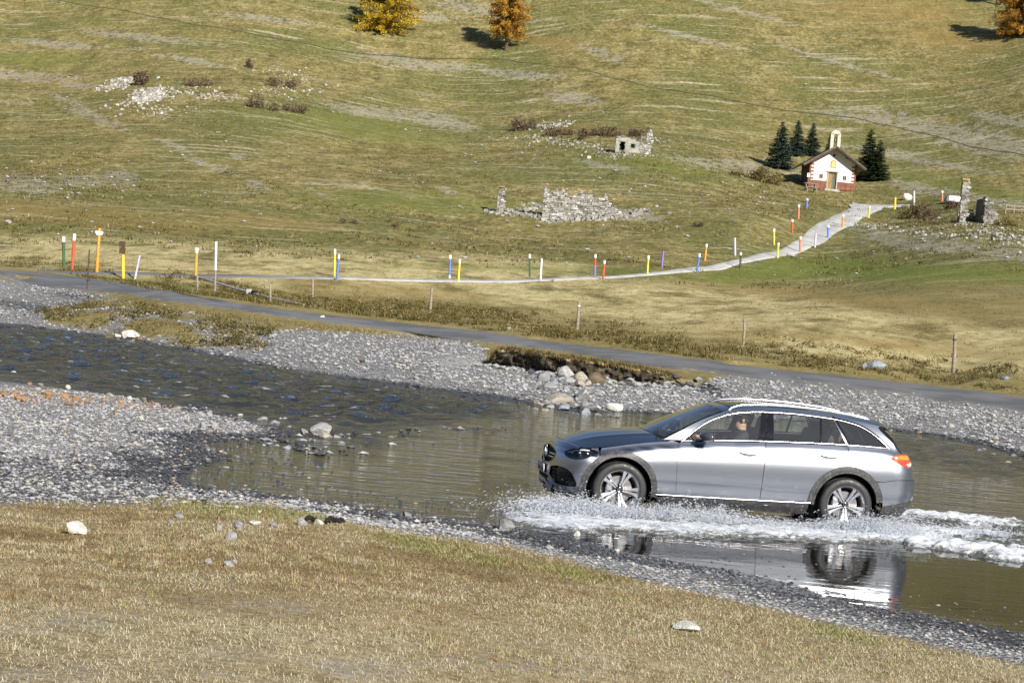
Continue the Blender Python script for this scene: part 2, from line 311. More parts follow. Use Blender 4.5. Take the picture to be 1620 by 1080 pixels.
def zones(x, y, z):
    """cover weights at ground points"""
    PX, PY = proj(np.stack([x, np.maximum(y, 3.0), z], -1)); PX = np.clip(PX, -280, 1900); PY = np.clip(PY, -300, 3000)
    jit = fbm(x / 0.9, y / 1.4, 4, 31) * 26 * np.where(PY > 560, 1, 0.45); PYj = PY + jit; PXj = PX + jit * 2
    fg = 1 - sstep(-7, 7, poly_sd(PXj, PYj, Z_FG)); fg = np.where(y < 8, 1.0, fg)
    sd = poly_sd(x, y, WPOLY)
    gr = 1 - sstep(-5, 5, poly_sd(PXj, PYj, Z_GRAVEL)); gr = np.maximum(gr, 1 - sstep(0.2, 0.5, sd)) * (1 - fg)
    bankp = 1 - sstep(-8, 14, poly_sd(PXj, PYj, [(65, 495), (130, 482), (250, 490), (330, 505), (430, 525), (420, 548), (330, 552), (180, 525), (80, 508)])); gr = np.maximum(gr, bankp * sstep(.02, .12, fbm(x / 1.0, y / 2.0, 4, 47)) * .9)
    near = 1 - sstep(26, 34, y)
    bar = 1 - sstep(-10, 12, poly_sd(PXj, PYj, Z_BAR))
    wet_near = np.clip(1 - sstep(0.25, 1.1, sd + fbm(x / 0.7, y / 0.7, 3, 44) * 1.2), 0, 1); wet_far = 1 - sstep(0.0, 0.5, sd + fbm(x / 1, y / 2, 3, 44) * .5)
    left = (1 - sstep(330, 460, PX)) * near * (1 - bar)
    wet = np.where(near > 0.5, np.maximum(wet_near, left * 0.45), wet_far) * gr
    # damp, dark shingle in the middle of the far left bank
    wet = np.maximum(wet, ell(PX, PY, [(40, 485, 70, 7, 8), (130, 470, 50, 5, 8)], .6) * 0.6 * gr)
    straw = (1 - sstep(-14, 14, poly_sd(PXj, PYj, Z_STRAW))) * (1 - gr)
    green = (1 - sstep(-10, 10, poly_sd(PXj, PYj, Z_GREEN)))
    green = np.maximum(green, ell(PX, PY, [(370, 805, 115, 14, 4), (480, 812, 60, 9, 14), (700, 868, 120, 13, 12), (900, 905, 70, 10, 12), (1320, 1000, 60, 10, 12)], .8) * 0.9)
    green = np.maximum(green, ell(PX, PY, [(160, 440, 60, 5, 8), (260, 452, 120, 8, 8), (900, 428, 260, 6, 2), (60, 95, 90, 10, 3), (560, 200, 140, 18, 10), (1000, 255, 150, 18, 10), (1490, 290, 160, 10, 12), (1590, 360, 40, 8, 5), (650, 320, 220, 14, 3)], .8) * 0.6)
    orange = ell(PX, PY, ORANGE, .8)
    soil = ell(PX, PY, SOIL, .6) * (y > 100)
    greyfg = ell(PX, PY, [(60, 1060, 120, 26, 0), (330, 1050, 90, 22, -5), (120, 985, 110, 16, -5), (420, 960, 110, 14, 5), (800, 1040, 160, 20, 4), (540, 1060, 120, 18, 0)], .8) * fg
    bankv = (sstep(440, 470, PY) * (1 - gr) * (1 - fg)) * (y > 50)          # rough verge along the road
    hill = sstep(120, 165, y)
    return dict(fg=fg, gr=gr, wet=wet, straw=straw, green=green, orange=orange, soil=soil, grey=greyfg, hill=hill, verge=bankv, px=PX, py=PY, sd=sd)
# ---- ground sheet: rings round the photographer's standing place, fine where the picture looks
rows = np.concatenate([np.arange(5, 26, 0.085), np.arange(26, 72, 0.24), np.arange(72, 140, 0.6), np.arange(140, 470, 1.5), np.geomspace(470, 2600, 40)])
ca = np.radians(19.5); cols = np.concatenate([np.radians(np.linspace(-180, -19.5, 54))[:-1], np.linspace(-ca, ca, 430), np.radians(np.linspace(19.5, 180, 54))[1:]])
RR, TT = np.meshgrid(rows, cols, indexing='ij'); GX = RR * np.sin(TT); GY = RR * np.cos(TT); GZ = H(GX.ravel(), GY.ravel()).reshape(GX.shape)
nr, nc = GX.shape; idx = np.arange(nr * nc).reshape(nr, nc)
quads = np.stack([idx[:-1, :-1], idx[:-1, 1:], idx[1:, 1:], idx[1:, :-1]], -1).reshape(-1, 4)
V = np.stack([GX, GY, GZ], -1).reshape(-1, 3)
V = np.concatenate([V, [[0, 0, float(H(0.0, 4.0))]]]); fan = np.stack([np.full(nc - 1, nr * nc), idx[0, 1:], idx[0, :-1]], -1)
Zn = zones(V[:, 0], V[:, 1], V[:, 2]); front = (V[:, 1] > 3)
za = np.stack([Zn['fg'], Zn['gr'], Zn['wet']], -1); zb = np.stack([Zn['straw'], Zn['green'], Zn['orange']], -1); zc = np.stack([Zn['soil'], Zn['grey'], Zn['hill']], -1)
back = ~front; za[back] = (1, 0, 0); zb[back] = (0, .3, 0); zc[back] = (0, 0, 0)
zc[:, 2] = np.maximum(zc[:, 2], sstep(90, 150, np.hypot(V[:, 0], V[:, 1])))
# materials of the ground
m = NM('ground_cover'); P = m.pos(); A = m.n('SeparateColor', {0: m.attr('za', True)}); B = m.n('SeparateColor', {0: m.attr('zb', True)}); D = m.n('SeparateColor', {0: m.attr('zc', True)})
flat = m.pos((1, 0.45, 1)); n_big = m.noise(flat, 0.045, 5, 0.6); n_mid = m.noise(flat, 0.32, 6, 0.65); n_sm = m.noise(P, 2.2, 6, 0.7); n_fine = m.noise(P, 14, 4, 0.7); n_far = m.noise(flat, 0.9, 6, 0.72)
streak = m.noise(m.n('Mapping', {'Vector': m.n('NewGeometry').outputs['Position'], 'Rotation': (0, 0, math.radians(-14)), 'Scale': (0.12, 0.9, 0.5)}).outputs[0], 0.55, 6, 0.68)
hillc = m.cramp(m.math('ADD', m.math('MULTIPLY', n_mid, 0.55), m.math('MULTIPLY', n_far, 0.45)), [(0.32, (0.075, 0.068, 0.028)), (0.45, (0.170, 0.150, 0.053)), (0.55, (0.255, 0.213, 0.085)), (0.68, (0.37, 0.315, 0.165))])
hillc = m.mix(m.ramp(n_big, 0.44, 0.60, 0, 0.75), hillc, (0.132, 0.140, 0.045))
hillc = m.mix(m.math('MULTIPLY', m.ramp(streak, 0.52, 0.66), m.ramp(n_big, .35, .6, .25, .9)), hillc, (0.40, 0.355, 0.235))
hillc = m.mix(m.math('MULTIPLY', m.ramp(streak, 0.40, 0.28), 0.7), hillc, (0.075, 0.062, 0.028))
n_sp = m.noise(m.pos((1, .55, 1)), 1.7, 5, .75)
hillc = m.mix(1.0, hillc, m.mix(m.ramp(n_sp, .34, .66), (.60, .58, .54), (1.34, 1.33, 1.30)), 'MULTIPLY')
speck = m.n('TexVoronoi', {'Vector': m.pos((1, 0.6, 1)), 'Scale': 0.9, 'Randomness': 1.0}).outputs['Distance']
hillc = m.mix(m.math('MULTIPLY', m.ramp(speck, 0.16, 0.09), m.ramp(n_mid, 0.50, 0.62)), hillc, (0.42, 0.40, 0.34))
n_md2 = m.noise(m.pos((1, .5, 1)), 5.0, 5, .75)
mead = m.cramp(m.math('ADD', m.math('MULTIPLY', n_mid, 0.35), m.math('ADD', m.math('MULTIPLY', n_sm, 0.30), m.math('MULTIPLY', n_md2, .35))), [(0.36, (0.10, 0.082, 0.034)), (0.46, (0.19, 0.155, 0.060)), (0.54, (0.27, 0.215, 0.092)), (0.64, (0.38, 0.32, 0.16))])
straw = m.cramp(m.math('ADD', m.math('MULTIPLY', n_far, 0.5), m.math('MULTIPLY', n_sm, 0.5)), [(0.36, (0.24, 0.19, 0.075)), (0.48, (0.42, 0.35, 0.165)), (0.60, (0.60, 0.52, 0.29))])
c = m.mix(D.outputs[2], mead, hillc)
c = m.mix(m.math('MULTIPLY', B.outputs[0], m.ramp(n_mid, 0.34, 0.55)), c, straw)
c = m.mix(m.math('MULTIPLY', B.outputs[1], m.ramp(n_sm, 0.30, 0.58)), c, m.mix(n_fine, (0.085, 0.125, 0.020), (0.20, 0.22, 0.045)))
c = m.mix(m.math('MULTIPLY', B.outputs[2], m.ramp(n_sm, 0.32, 0.6, 0.1, 0.65)), c, m.mix(n_fine, (0.20, 0.13, 0.04), (0.34, 0.24, 0.085)))
sedge = m.math('ADD', D.outputs[0], m.math('ADD', m.math('MULTIPLY', m.math('SUBTRACT', n_far, .5), 5.0), m.math('MULTIPLY', m.math('SUBTRACT', n_sm, .5), 2.4)))
c = m.mix(m.math('MULTIPLY', m.math('MULTIPLY', m.ramp(sedge, 0.55, 1.05), m.ramp(D.outputs[0], 0.03, 0.3)), .62), c, m.mix(m.ramp(n_sm, .3, .7), (0.24, 0.22, 0.17), (0.42, 0.39, 0.32)))
fgc = m.cramp(m.math('ADD', m.math('MULTIPLY', n_sm, 0.4), m.math('MULTIPLY', n_fine, 0.6)), [(0.30, (0.11, 0.085, 0.048)), (0.46, (0.25, 0.195, 0.105)), (0.57, (0.37, 0.305, 0.185)), (0.70, (0.50, 0.44, 0.32))])
fgc = m.mix(m.math('MULTIPLY', B.outputs[2], m.ramp(n_sm, .38, .62, .25, .8)), fgc, m.mix(n_fine, (0.09, 0.055, 0.022), (0.26, 0.18, 0.075)))
fgc = m.mix(m.math('MULTIPLY', B.outputs[1], 0.8), fgc, m.mix(n_fine, (0.07, 0.08, 0.02), (0.22, 0.215, 0.065)))
fgc = m.mix(m.math('MULTIPLY', D.outputs[1], m.ramp(n_sm, .42, .62, 0, .6)), fgc, m.mix(n_fine, (0.15, 0.14, 0.125), (0.34, 0.32, 0.29)))
vor = m.n('TexVoronoi', {'Vector': m.pos((1, 0.8, 1)), 'Scale': 20.0}); vcol = m.n('SeparateColor', {0: vor.outputs['Color']}).outputs[0]
grav = m.mix(m.ramp(vor.outputs['Distance'], 0.25, 0.75), m.cramp(vcol, [(0.0, (0.17, 0.17, 0.175)), (0.45, (0.34, 0.34, 0.345)), (0.85, (0.47, 0.47, 0.465)), (1.0, (0.40, 0.34, 0.26))]), (0.12, 0.12, 0.122))
grav = m.mix(m.ramp(n_sm, 0.62, 0.42, 0, 0.45), grav, (0.20, 0.20, 0.205))
gwet = m.mix(m.ramp(vor.outputs['Distance'], 0.3, 0.8), m.mix(vcol, (0.035, 0.036, 0.04), (0.13, 0.13, 0.135)), (0.018, 0.018, 0.02))
grav = m.mix(A.outputs[2], grav, gwet)
c = m.mix(A.outputs[1], c, grav); c = m.mix(A.outputs[0], c, fgc)
hgt = m.math('ADD', m.math('MULTIPLY', n_sm, 0.6), m.math('ADD', m.math('MULTIPLY', n_fine, 0.25), m.math('MULTIPLY', m.math('MULTIPLY', vor.outputs['Distance'], -0.5), A.outputs[1])))
hh = m.math('ADD', hgt, m.math('MULTIPLY', m.math('MULTIPLY', n_far, D.outputs[2]), 6.0))
rough = m.math('SUBTRACT', 0.95, m.math('MULTIPLY', A.outputs[2], 0.6))
ground_mat = m.done(m.bsdf(Base_Color=c, Roughness=rough, Specular_IOR_Level=m.math('ADD', 0.12, m.math('MULTIPLY', A.outputs[2], 0.4)), Normal=m.bump(hh, 0.7, 0.10)))
me = np_mesh('ground', V, [quads, fan], ground_mat, True, dict(za=za, zb=zb, zc=zc))
ground = tag(link('ground', me), kind='structure')
# ---- roads
def strip(name, A_, B_, mat, n=320, across=7, lift=0.035, edge=0.0, zf=None):
    ta = np.linspace(0, 1, n); a = np.array([ground_px(*p)[:2] if zf is None else at_z(p[0], p[1], float(zf(p[0])) - .10)[:2] for p in A_]); b = np.array([ground_px(*p)[:2] if zf is None else at_z(p[0], p[1], float(zf(p[0])) + .15)[:2] for p in B_])
    def cur(q):
        s = np.concatenate([[0], np.cumsum(np.hypot(*np.diff(q, axis=0).T))]); return np.stack([pchip(s, q[:, 0])(ta * s[-1]), pchip(s, q[:, 1])(ta * s[-1])], -1)
    a, b = cur(a), cur(b); w = np.linspace(0, 1, across)
    G = a[:, None] * (1 - w[None, :, None]) + b[:, None] * w[None, :, None]
    G[:, 0] += (fbm(ta * 90, ta * 0, 3, 5) * edge)[:, None]; G[:, -1] += (fbm(ta * 90, ta * 0 + 9, 3, 6) * edge)[:, None]
    Z = H(G[..., 0].ravel(), G[..., 1].ravel()).reshape(n, across)
    if zf is not None:      # an engineered surface: even grade along the road, straight crossfall
        Z = Z + .045
    Z = Z + lift; Z[:, 0] -= lift + 0.30; Z[:, -1] -= lift + 0.30
    Vv = np.concatenate([G, Z[..., None]], -1).reshape(-1, 3); ii = np.arange(n * across).reshape(n, across)
    q = np.stack([ii[:-1, :-1], ii[:-1, 1:], ii[1:, 1:], ii[1:, :-1]], -1).reshape(-1, 4)
    me = np_mesh(name, Vv, q, mat, True, dict(side=np.tile(w, n)))
    return tag(link(name, me), kind='structure')
m = NM('asphalt'); P = m.pos(); n1 = m.noise(P, 0.6, 5, .6); n2 = m.noise(P, 18, 3, .6); n3 = m.noise(m.pos((1, .5, 1)), 2.5, 5, .7)
s_ = m.attr('side'); edge_ = m.math('MULTIPLY', m.math('ABSOLUTE', m.math('SUBTRACT', s_, 0.5)), 2.0)
c = m.mix(m.ramp(n1, .38, .62), (0.075, 0.077, 0.083), (0.145, 0.146, 0.150)); c = m.mix(m.ramp(n3, .60, .70, 0, .5), c, (0.20, 0.195, 0.185)); c = m.mix(m.math('MULTIPLY', n2, .4), c, (0.18, 0.18, 0.18))
c = m.mix(m.ramp(m.math('ADD', edge_, m.math('MULTIPLY', n3, .9)), 1.10, 1.34), c, (0.25, 0.21, 0.13))
asphalt = m.done(m.bsdf(Base_Color=c, Roughness=0.85, Normal=m.bump(n2, .3, .01)))
m = NM('track_gravel'); P = m.pos((1, .6, 1)); n1 = m.noise(P, 0.8, 5, .6); n2 = m.noise(P, 6, 4, .6)
gpos = m.n('SeparateXYZ', {0: m.n('NewGeometry').outputs['Position']}).outputs
c = m.mix(m.ramp(n1, .3, .7), (0.36, 0.355, 0.34), (0.52, 0.51, 0.485)); c = m.mix(m.ramp(n2, .55, .75, 0, .5), c, (0.30, 0.28, 0.24))
c = m.mix(m.ramp(gpos[1], 118, 108), c, (0.15, 0.15, 0.155))
track_mat = m.done(m.bsdf(Base_Color=c, Roughness=0.95, Specular_IOR_Level=0.2))
strip('road', ROAD_N, ROAD_F, asphalt, 420, 7, 0.0, 0.10, RZ)
strip('track', [(60, 432), (160, 436), (250, 438), (400, 440), (530, 443), (727, 447), (855, 446), (955, 442), (1025, 437), (1105, 431), (1170, 420), (1240, 408), (1290, 393), (1322, 378), (1352, 360), (1385, 343), (1410, 332)],
      [(60, 427), (160, 430.5), (250, 433), (400, 435), (530, 438), (727, 442.5), (855, 441), (955, 437), (1025, 431), (1105, 421), (1170, 408), (1228, 393), (1258, 375), (1280, 353), (1305, 341), (1332, 329), (1338, 316)], track_mat, 360, 6, 0.06, 0.12)
strip('track', [(1352, 334), (1370, 333), (1392, 331), (1418, 329), (1440, 327)], [(1340, 319), (1356, 319), (1380, 320), (1410, 322), (1440, 323.5)], track_mat, 60, 5, 0.075, 0.12)
m = NM('shaded_path_earth'); dark_earth = m.done(m.bsdf(Base_Color=m.mix(m.noise(m.pos(), 1.5), (0.03, 0.027, 0.016), (0.07, 0.06, 0.035)), Roughness=1.0))  # path earth, its colour darkened to include shade
LINE = [(70, -3), (200, 18), (330, 42), (440, 62), (520, 78), (600, 88), (700, 94), (775, 94), (830, 100), (920, 110), (990, 128), (1060, 143), (1150, 158), (1240, 175), (1320, 184), (1400, 198), (1480, 216), (1620, 246)]
strip('footpath', [(a, b + (0.8 if a < 850 else .4)) for a, b in LINE], [(a, b - (0.8 if a < 850 else .4)) for a, b in LINE], dark_earth, 300, 3, 0.12, 0.0)
# ---- water
m = NM('stream_water'); P = m.pos(); rg = m.attr('rapid')
w1 = m.n('TexNoise', {'Vector': m.n('Mapping', {'Vector': P, 'Rotation': (0, 0, math.radians(18)), 'Scale': (1.0, 2.6, 1)}).outputs[0], 'Scale': 1.5, 'Detail': 3, 'Roughness': .5, 'Distortion': .4}).outputs[0]
w2 = m.n('TexNoise', {'Vector': m.pos((1.0, 1.7, 1)), 'Scale': 4.5, 'Detail': 5, 'Roughness': .65, 'Distortion': .6}).outputs[0]
hgt = m.math('ADD', m.math('MULTIPLY', w1, m.math('ADD', 0.24, m.math('MULTIPLY', rg, 0.2))), m.math('MULTIPLY', w2, m.math('ADD', 0.012, m.math('MULTIPLY', rg, 0.45))))
calm = m.attr('calm'); hgt = m.math('MULTIPLY', hgt, m.math('SUBTRACT', 1.0, m.math('MULTIPLY', calm, 0.93)))
nrm = m.bump(hgt, 1.0, 0.16)
fres = m.n('Fresnel', {'IOR': 1.33, 'Normal': nrm}).outputs[0]
gl = m.n('BsdfGlossy', {'Color': (0.95, 0.95, 0.95), 'Roughness': 0.04, 'Normal': nrm})
tr = m.n('BsdfTransparent', {'Color': (0.60, 0.58, 0.52)}); df = m.n('BsdfDiffuse', {'Color': m.mix(rg, (0.085, 0.085, 0.074), (0.028, 0.031, 0.036))})
calm0 = m.attr('calm'); body = m.n('MixShader', {0: m.math('SUBTRACT', m.math('ADD', 0.45, m.math('MULTIPLY', rg, .4)), m.math('MULTIPLY', calm0, .30)), 1: tr.outputs[0], 2: df.outputs[0]})
sh = m.n('MixShader', {0: fres, 1: body.outputs[0], 2: gl.outputs[0]})
foam_glint_n = m.noise(m.pos((1, 2.2, 1)), 1.6, 6, .75); foam = m.math('MULTIPLY', m.ramp(foam_glint_n, 0.585, 0.68), m.ramp(rg, .6, .9))  # pale flecks: whitewater, and glints painted the same way
fo = m.n('BsdfDiffuse', {'Color': (0.6, 0.62, 0.65)}); sh2 = m.n('MixShader', {0: m.math('MULTIPLY', foam, .7), 1: sh.outputs[0], 2: fo.outputs[0]})
water_mat = m.done(sh2)
wr = np.concatenate([np.arange(12, 30, 0.12), np.arange(30, 76, 0.17), np.arange(76, 140, 0.8)]); wa = np.radians(np.concatenate([np.linspace(-34, -17, 60)[:-1], np.linspace(-17, 17, 300), np.linspace(17, 34, 60)[1:]]))
RR, TT = np.meshgrid(wr, wa, indexing='ij'); X = (RR * np.sin(TT)).ravel(); Y = (RR * np.cos(TT)).ravel(); sd = poly_sd(X, Y, WPOLY).reshape(RR.shape)
PX, PY = proj(np.stack([X, Y, 0 * X], -1))
rap = 1 - sstep(-26, 30, fbm(X / 2.2, Y / 2.2, 3, 66) * 55 + poly_sd(PX, PY, [(-400, 440), (0, 505), (300, 550), (600, 600), (780, 630), (800, 650), (760, 662), (700, 672), (600, 688), (470, 684), (400, 655), (250, 628), (100, 606), (0, 590), (-400, 560)]))
rap = np.maximum(rap, 0.35 * ell(PX, PY, [(1540, 720, 160, 28, 8)], .5))
calm = ell(PX, PY, [(1220, 896, 340, 46, 9), (1560, 930, 260, 66, 9)], .35)
ii = np.arange(RR.size).reshape(RR.shape); q = np.stack([ii[:-1, :-1], ii[:-1, 1:], ii[1:, 1:], ii[1:, :-1]], -1).reshape(-1, 4)
keep = (sd.ravel() < 0.7)[q].any(1); q = q[keep]; used, inv = np.unique(q, return_inverse=True); q = inv.reshape(-1, 4)
zw = rap * (fbm(X / 1.1 + Y * .35, Y / 1.5, 3, 61) * .26 + fbm(X / .42, Y / .6, 2, 62) * .24) + (1 - calm) * (1 - rap) * fbm(X / .8, Y / 1.6, 2, 63) * .010
me = np_mesh('stream', np.stack([X, Y, zw], -1)[used], q, water_mat, True, dict(rapid=rap[used], calm=calm[used]))
tag(link('stream', me), kind='structure')
# ================================================================== CAR
# car space: x from the nose (0) to the tail (4.755), z up from the road, visible side at -y
def car_paint():
    m = NM('silver_paint'); P = m.pos(obj=True); fl = m.noise(P, 900, 2, .5); dirt = m.noise(P, 9, 6, .7); zz = m.n('SeparateXYZ', {0: P}).outputs[2]
    c = m.mix(fl, (0.335, 0.355, 0.40), (0.43, 0.45, 0.50))
    d = m.math('MULTIPLY', m.ramp(dirt, .56, .78), m.ramp(zz, .75, .3)); c = m.mix(m.math('MULTIPLY', d, .45), c, (0.30, 0.28, 0.25))
    return m.done(m.bsdf(Base_Color=c, Metallic=1.0, Roughness=m.math('ADD', 0.34, m.math('MULTIPLY', d, .3)), Coat_Weight=0.9, Coat_Roughness=0.04, Normal=m.bump(fl, 0.03, 0.001)))
M_paint = car_paint()
M_chrome = plain('satin_chrome', (0.62, 0.62, 0.65), 0.25, 1.0, .04)
M_black = plain('gloss_black_trim', (0.012, 0.012, 0.014), 0.12, 0.0, .2)
M_dark = plain('shadow_black', (0.01, 0.01, 0.01), 0.9, 0.0, .2)
M_int = plain('dark_interior', (0.022, 0.022, 0.026), 0.7, 0, .3, 12)
m = NM('wet_grey_plastic'); P = m.pos(obj=True); n1 = m.noise(P, 30, 5, .7); n2 = m.noise(P, 140, 3, .6)
M_clad = m.done(m.bsdf(Base_Color=m.mix(m.ramp(n1, .45, .7), (0.040, 0.040, 0.044), (0.125, 0.12, 0.115)), Roughness=m.ramp(n2, .3, .7, .25, .65), Normal=m.bump(n2, .25, .003)))
m = NM('tyre_rubber'); P = m.pos(obj=True); n1 = m.noise(P, 25, 5, .7)
M_tyre = m.done(m.bsdf(Base_Color=m.mix(n1, (0.010, 0.010, 0.011), (0.026, 0.025, 0.025)), Roughness=m.ramp(n1, .3, .7, .38, .7)))
M_rim = plain('machined_alloy', (0.82, 0.82, 0.85), 0.30, 1.0, .08, 30)
M_disc = plain('brake_steel', (0.34, 0.33, 0.33), 0.35, 1.0, .25, 20)
def glass(name, tint, refl=1.0, haze=.05):  # even pale veil mixed in, painting reflections and haze as well as dust
    m = NM(name); fr = m.n('Fresnel', {'IOR': 1.5}).outputs[0]; gl = m.n('BsdfGlossy', {'Color': (1, 1, 1), 'Roughness': 0.015}); tr = m.n('BsdfTransparent', {'Color': tint})
    drop = m.ramp(m.noise(m.pos(obj=True), 70, 3, .6), .68, .74); d = m.n('BsdfDiffuse', {'Color': (.55, .57, .6)})
    s1 = m.n('MixShader', {0: m.math('MINIMUM', m.math('MULTIPLY', fr, refl), 1.0), 1: tr.outputs[0], 2: gl.outputs[0]})
    zz = m.n('SeparateXYZ', {0: m.pos(obj=True)}).outputs[2]
    s2 = m.n('MixShader', {0: m.math('ADD', haze, m.math('MULTIPLY', m.math('MULTIPLY', drop, m.ramp(zz, 1.32, 1.1)), .40)), 1: s1.outputs[0], 2: d.outputs[0]})
    return m.done(s2)
M_glass = glass('window_glass', (0.86, 0.90, 0.88), 1.2); M_glass_dark = glass('privacy_glass', (0.16, 0.17, 0.18), 1.3); M_screen = glass('windscreen_glass', (0.45, 0.50, 0.52), 1.6)
M_lens = glass('clear_lens', (0.9, 0.92, 0.95), 1.2, .004)
zb = pchip([0.3, .50, .62, .99, 1.29, 1.58, 2.65, 3.7, 4.24, 4.6], [.78, .812, .832, .905, .952, .98, 1.05, 1.078, 1.07, 1.03])
yb = pchip([.50, .62, .99, 1.29, 1.58, 2.65, 3.7, 4.1, 4.30], [.775, .786, .795, .80, .808, .822, .824, .808, .786])
ysh = pchip([.50, .70, .90, 1.5, 2.65, 3.7, 4.1, 4.30], [.868, .885, .895, .896, .904, .906, .893, .876])
XF0, XR0 = 0.50, 4.30
Fz = pchip([.15, .20, .28, .36, .45, .56, .66, .74, .80, .86], [.10, .05, .02, .005, .0, .015, .04, .068, .095, .15])
Rz = pchip([.2, .30, .38, .50, .62, .76, .84, .92, 1.0, 1.1], [4.56, 4.64, 4.72, 4.755, 4.752, 4.735, 4.70, 4.655, 4.60, 4.50])
def Y1(x, z):
    """half width of the flank at one station x for an array z"""
    b = float(zb(x)); w = float(ysh(x)); e = float(yb(x)); k = b - .47
    zs_ = [.12, .20, .27, .34, .465, .485, .47 + .20 * k, .47 + .50 * k, .47 + .63 * k, .47 + .75 * k, b - .076, b - .050, b, b + .14, b + .27, b + .38, b + .5]
    ys_ = [w - .19, w - .125, w - .068, w - .044, w - .024, w - .015, w - .009, w, w - .007, w - .020, w - .040, e + .026, e - .012, e - .080, e - .164, e - .255, e - .38]
    return pchip(zs_, ys_)(z)
_XS = np.linspace(XF0, XR0, 191); _ZS = np.linspace(.12, 1.52, 281)
_YT = np.array([Y1(x, _ZS) for x in _XS])
def Yt(x, z):
    fx = np.clip((np.asarray(x) - XF0) / (XR0 - XF0), 0, 1) * 190; fz = np.clip((np.asarray(z) - .12) / 1.4, 0, 1) * 280
    i = np.clip(fx.astype(int), 0, 189); j = np.clip(fz.astype(int), 0, 279); a = fx - i; b = fz - j
    return _YT[i, j] * (1 - a) * (1 - b) + _YT[i + 1, j] * a * (1 - b) + _YT[i, j + 1] * (1 - a) * b + _YT[i + 1, j + 1] * a * b
def _arc(a, b, n_):
    th = np.linspace(0, math.pi / 2, 400); X = a * np.sin(th) ** (2 / n_); Yv = b * np.cos(th) ** (2 / n_)
    s = np.concatenate([[0], np.cumsum(np.hypot(np.diff(X), np.diff(Yv)))]); return s, X / a, Yv / b
_fs, _fa, _fb = _arc(.47, .86, 2.35); _rs, _ra, _rb = _arc(.44, .86, 2.6)
U_FRONT, U_REAR = XF0 - _fs[-1], XR0 + _rs[-1]
def S(u, z, side=-1):
    """flank, nose and tail skin: u runs round the plan outline from nose centre to tail centre"""
    u = np.asarray(u, float); z = np.asarray(z, float); x = np.clip(u, XF0, XR0); y = Yt(x, z)
    sf = np.clip(XF0 - u, 0, _fs[-1]); a = np.interp(sf, _fs, _fa); b = np.interp(sf, _fs, _fb)
    x = x - (XF0 - Fz(z)) * np.where(u < XF0, a, 0); y = y * np.where(u < XF0, b, 1)
    sr = np.clip(u - XR0, 0, _rs[-1]); a = np.interp(sr, _rs, _ra); b = np.interp(sr, _rs, _rb)
    x = x + (Rz(z) - XR0) * np.where(u > XR0, a, 0); y = y * np.where(u > XR0, b, 1)
    return np.stack([x, side * y, z], -1)
def surf_n(f, u, v, side, e=.006):
    a = f(u + e, v, side) - f(u - e, v, side); b = f(u, v + e, side) - f(u, v - e, side); n_ = np.cross(a, b); n_ /= np.linalg.norm(n_, axis=-1, keepdims=True) + 1e-12
    return n_
def spline(pts, n=8):
    """smooth open curve through 2-D points (Catmull-Rom)"""
    p = [np.array(q, float) for q in pts]; p = [2 * p[0] - p[1]] + p + [2 * p[-1] - p[-2]]; out = []
    for i in range(1, len(p) - 2):
        for t in np.linspace(0, 1, n, endpoint=False):
            out.append(.5 * ((2 * p[i]) + (-p[i - 1] + p[i + 1]) * t + (2 * p[i - 1] - 5 * p[i] + 4 * p[i + 1] - p[i + 2]) * t * t + (-p[i - 1] + 3 * p[i] - 3 * p[i + 1] + p[i + 2]) * t ** 3))
    out.append(p[-2]); return [tuple(q) for q in out]
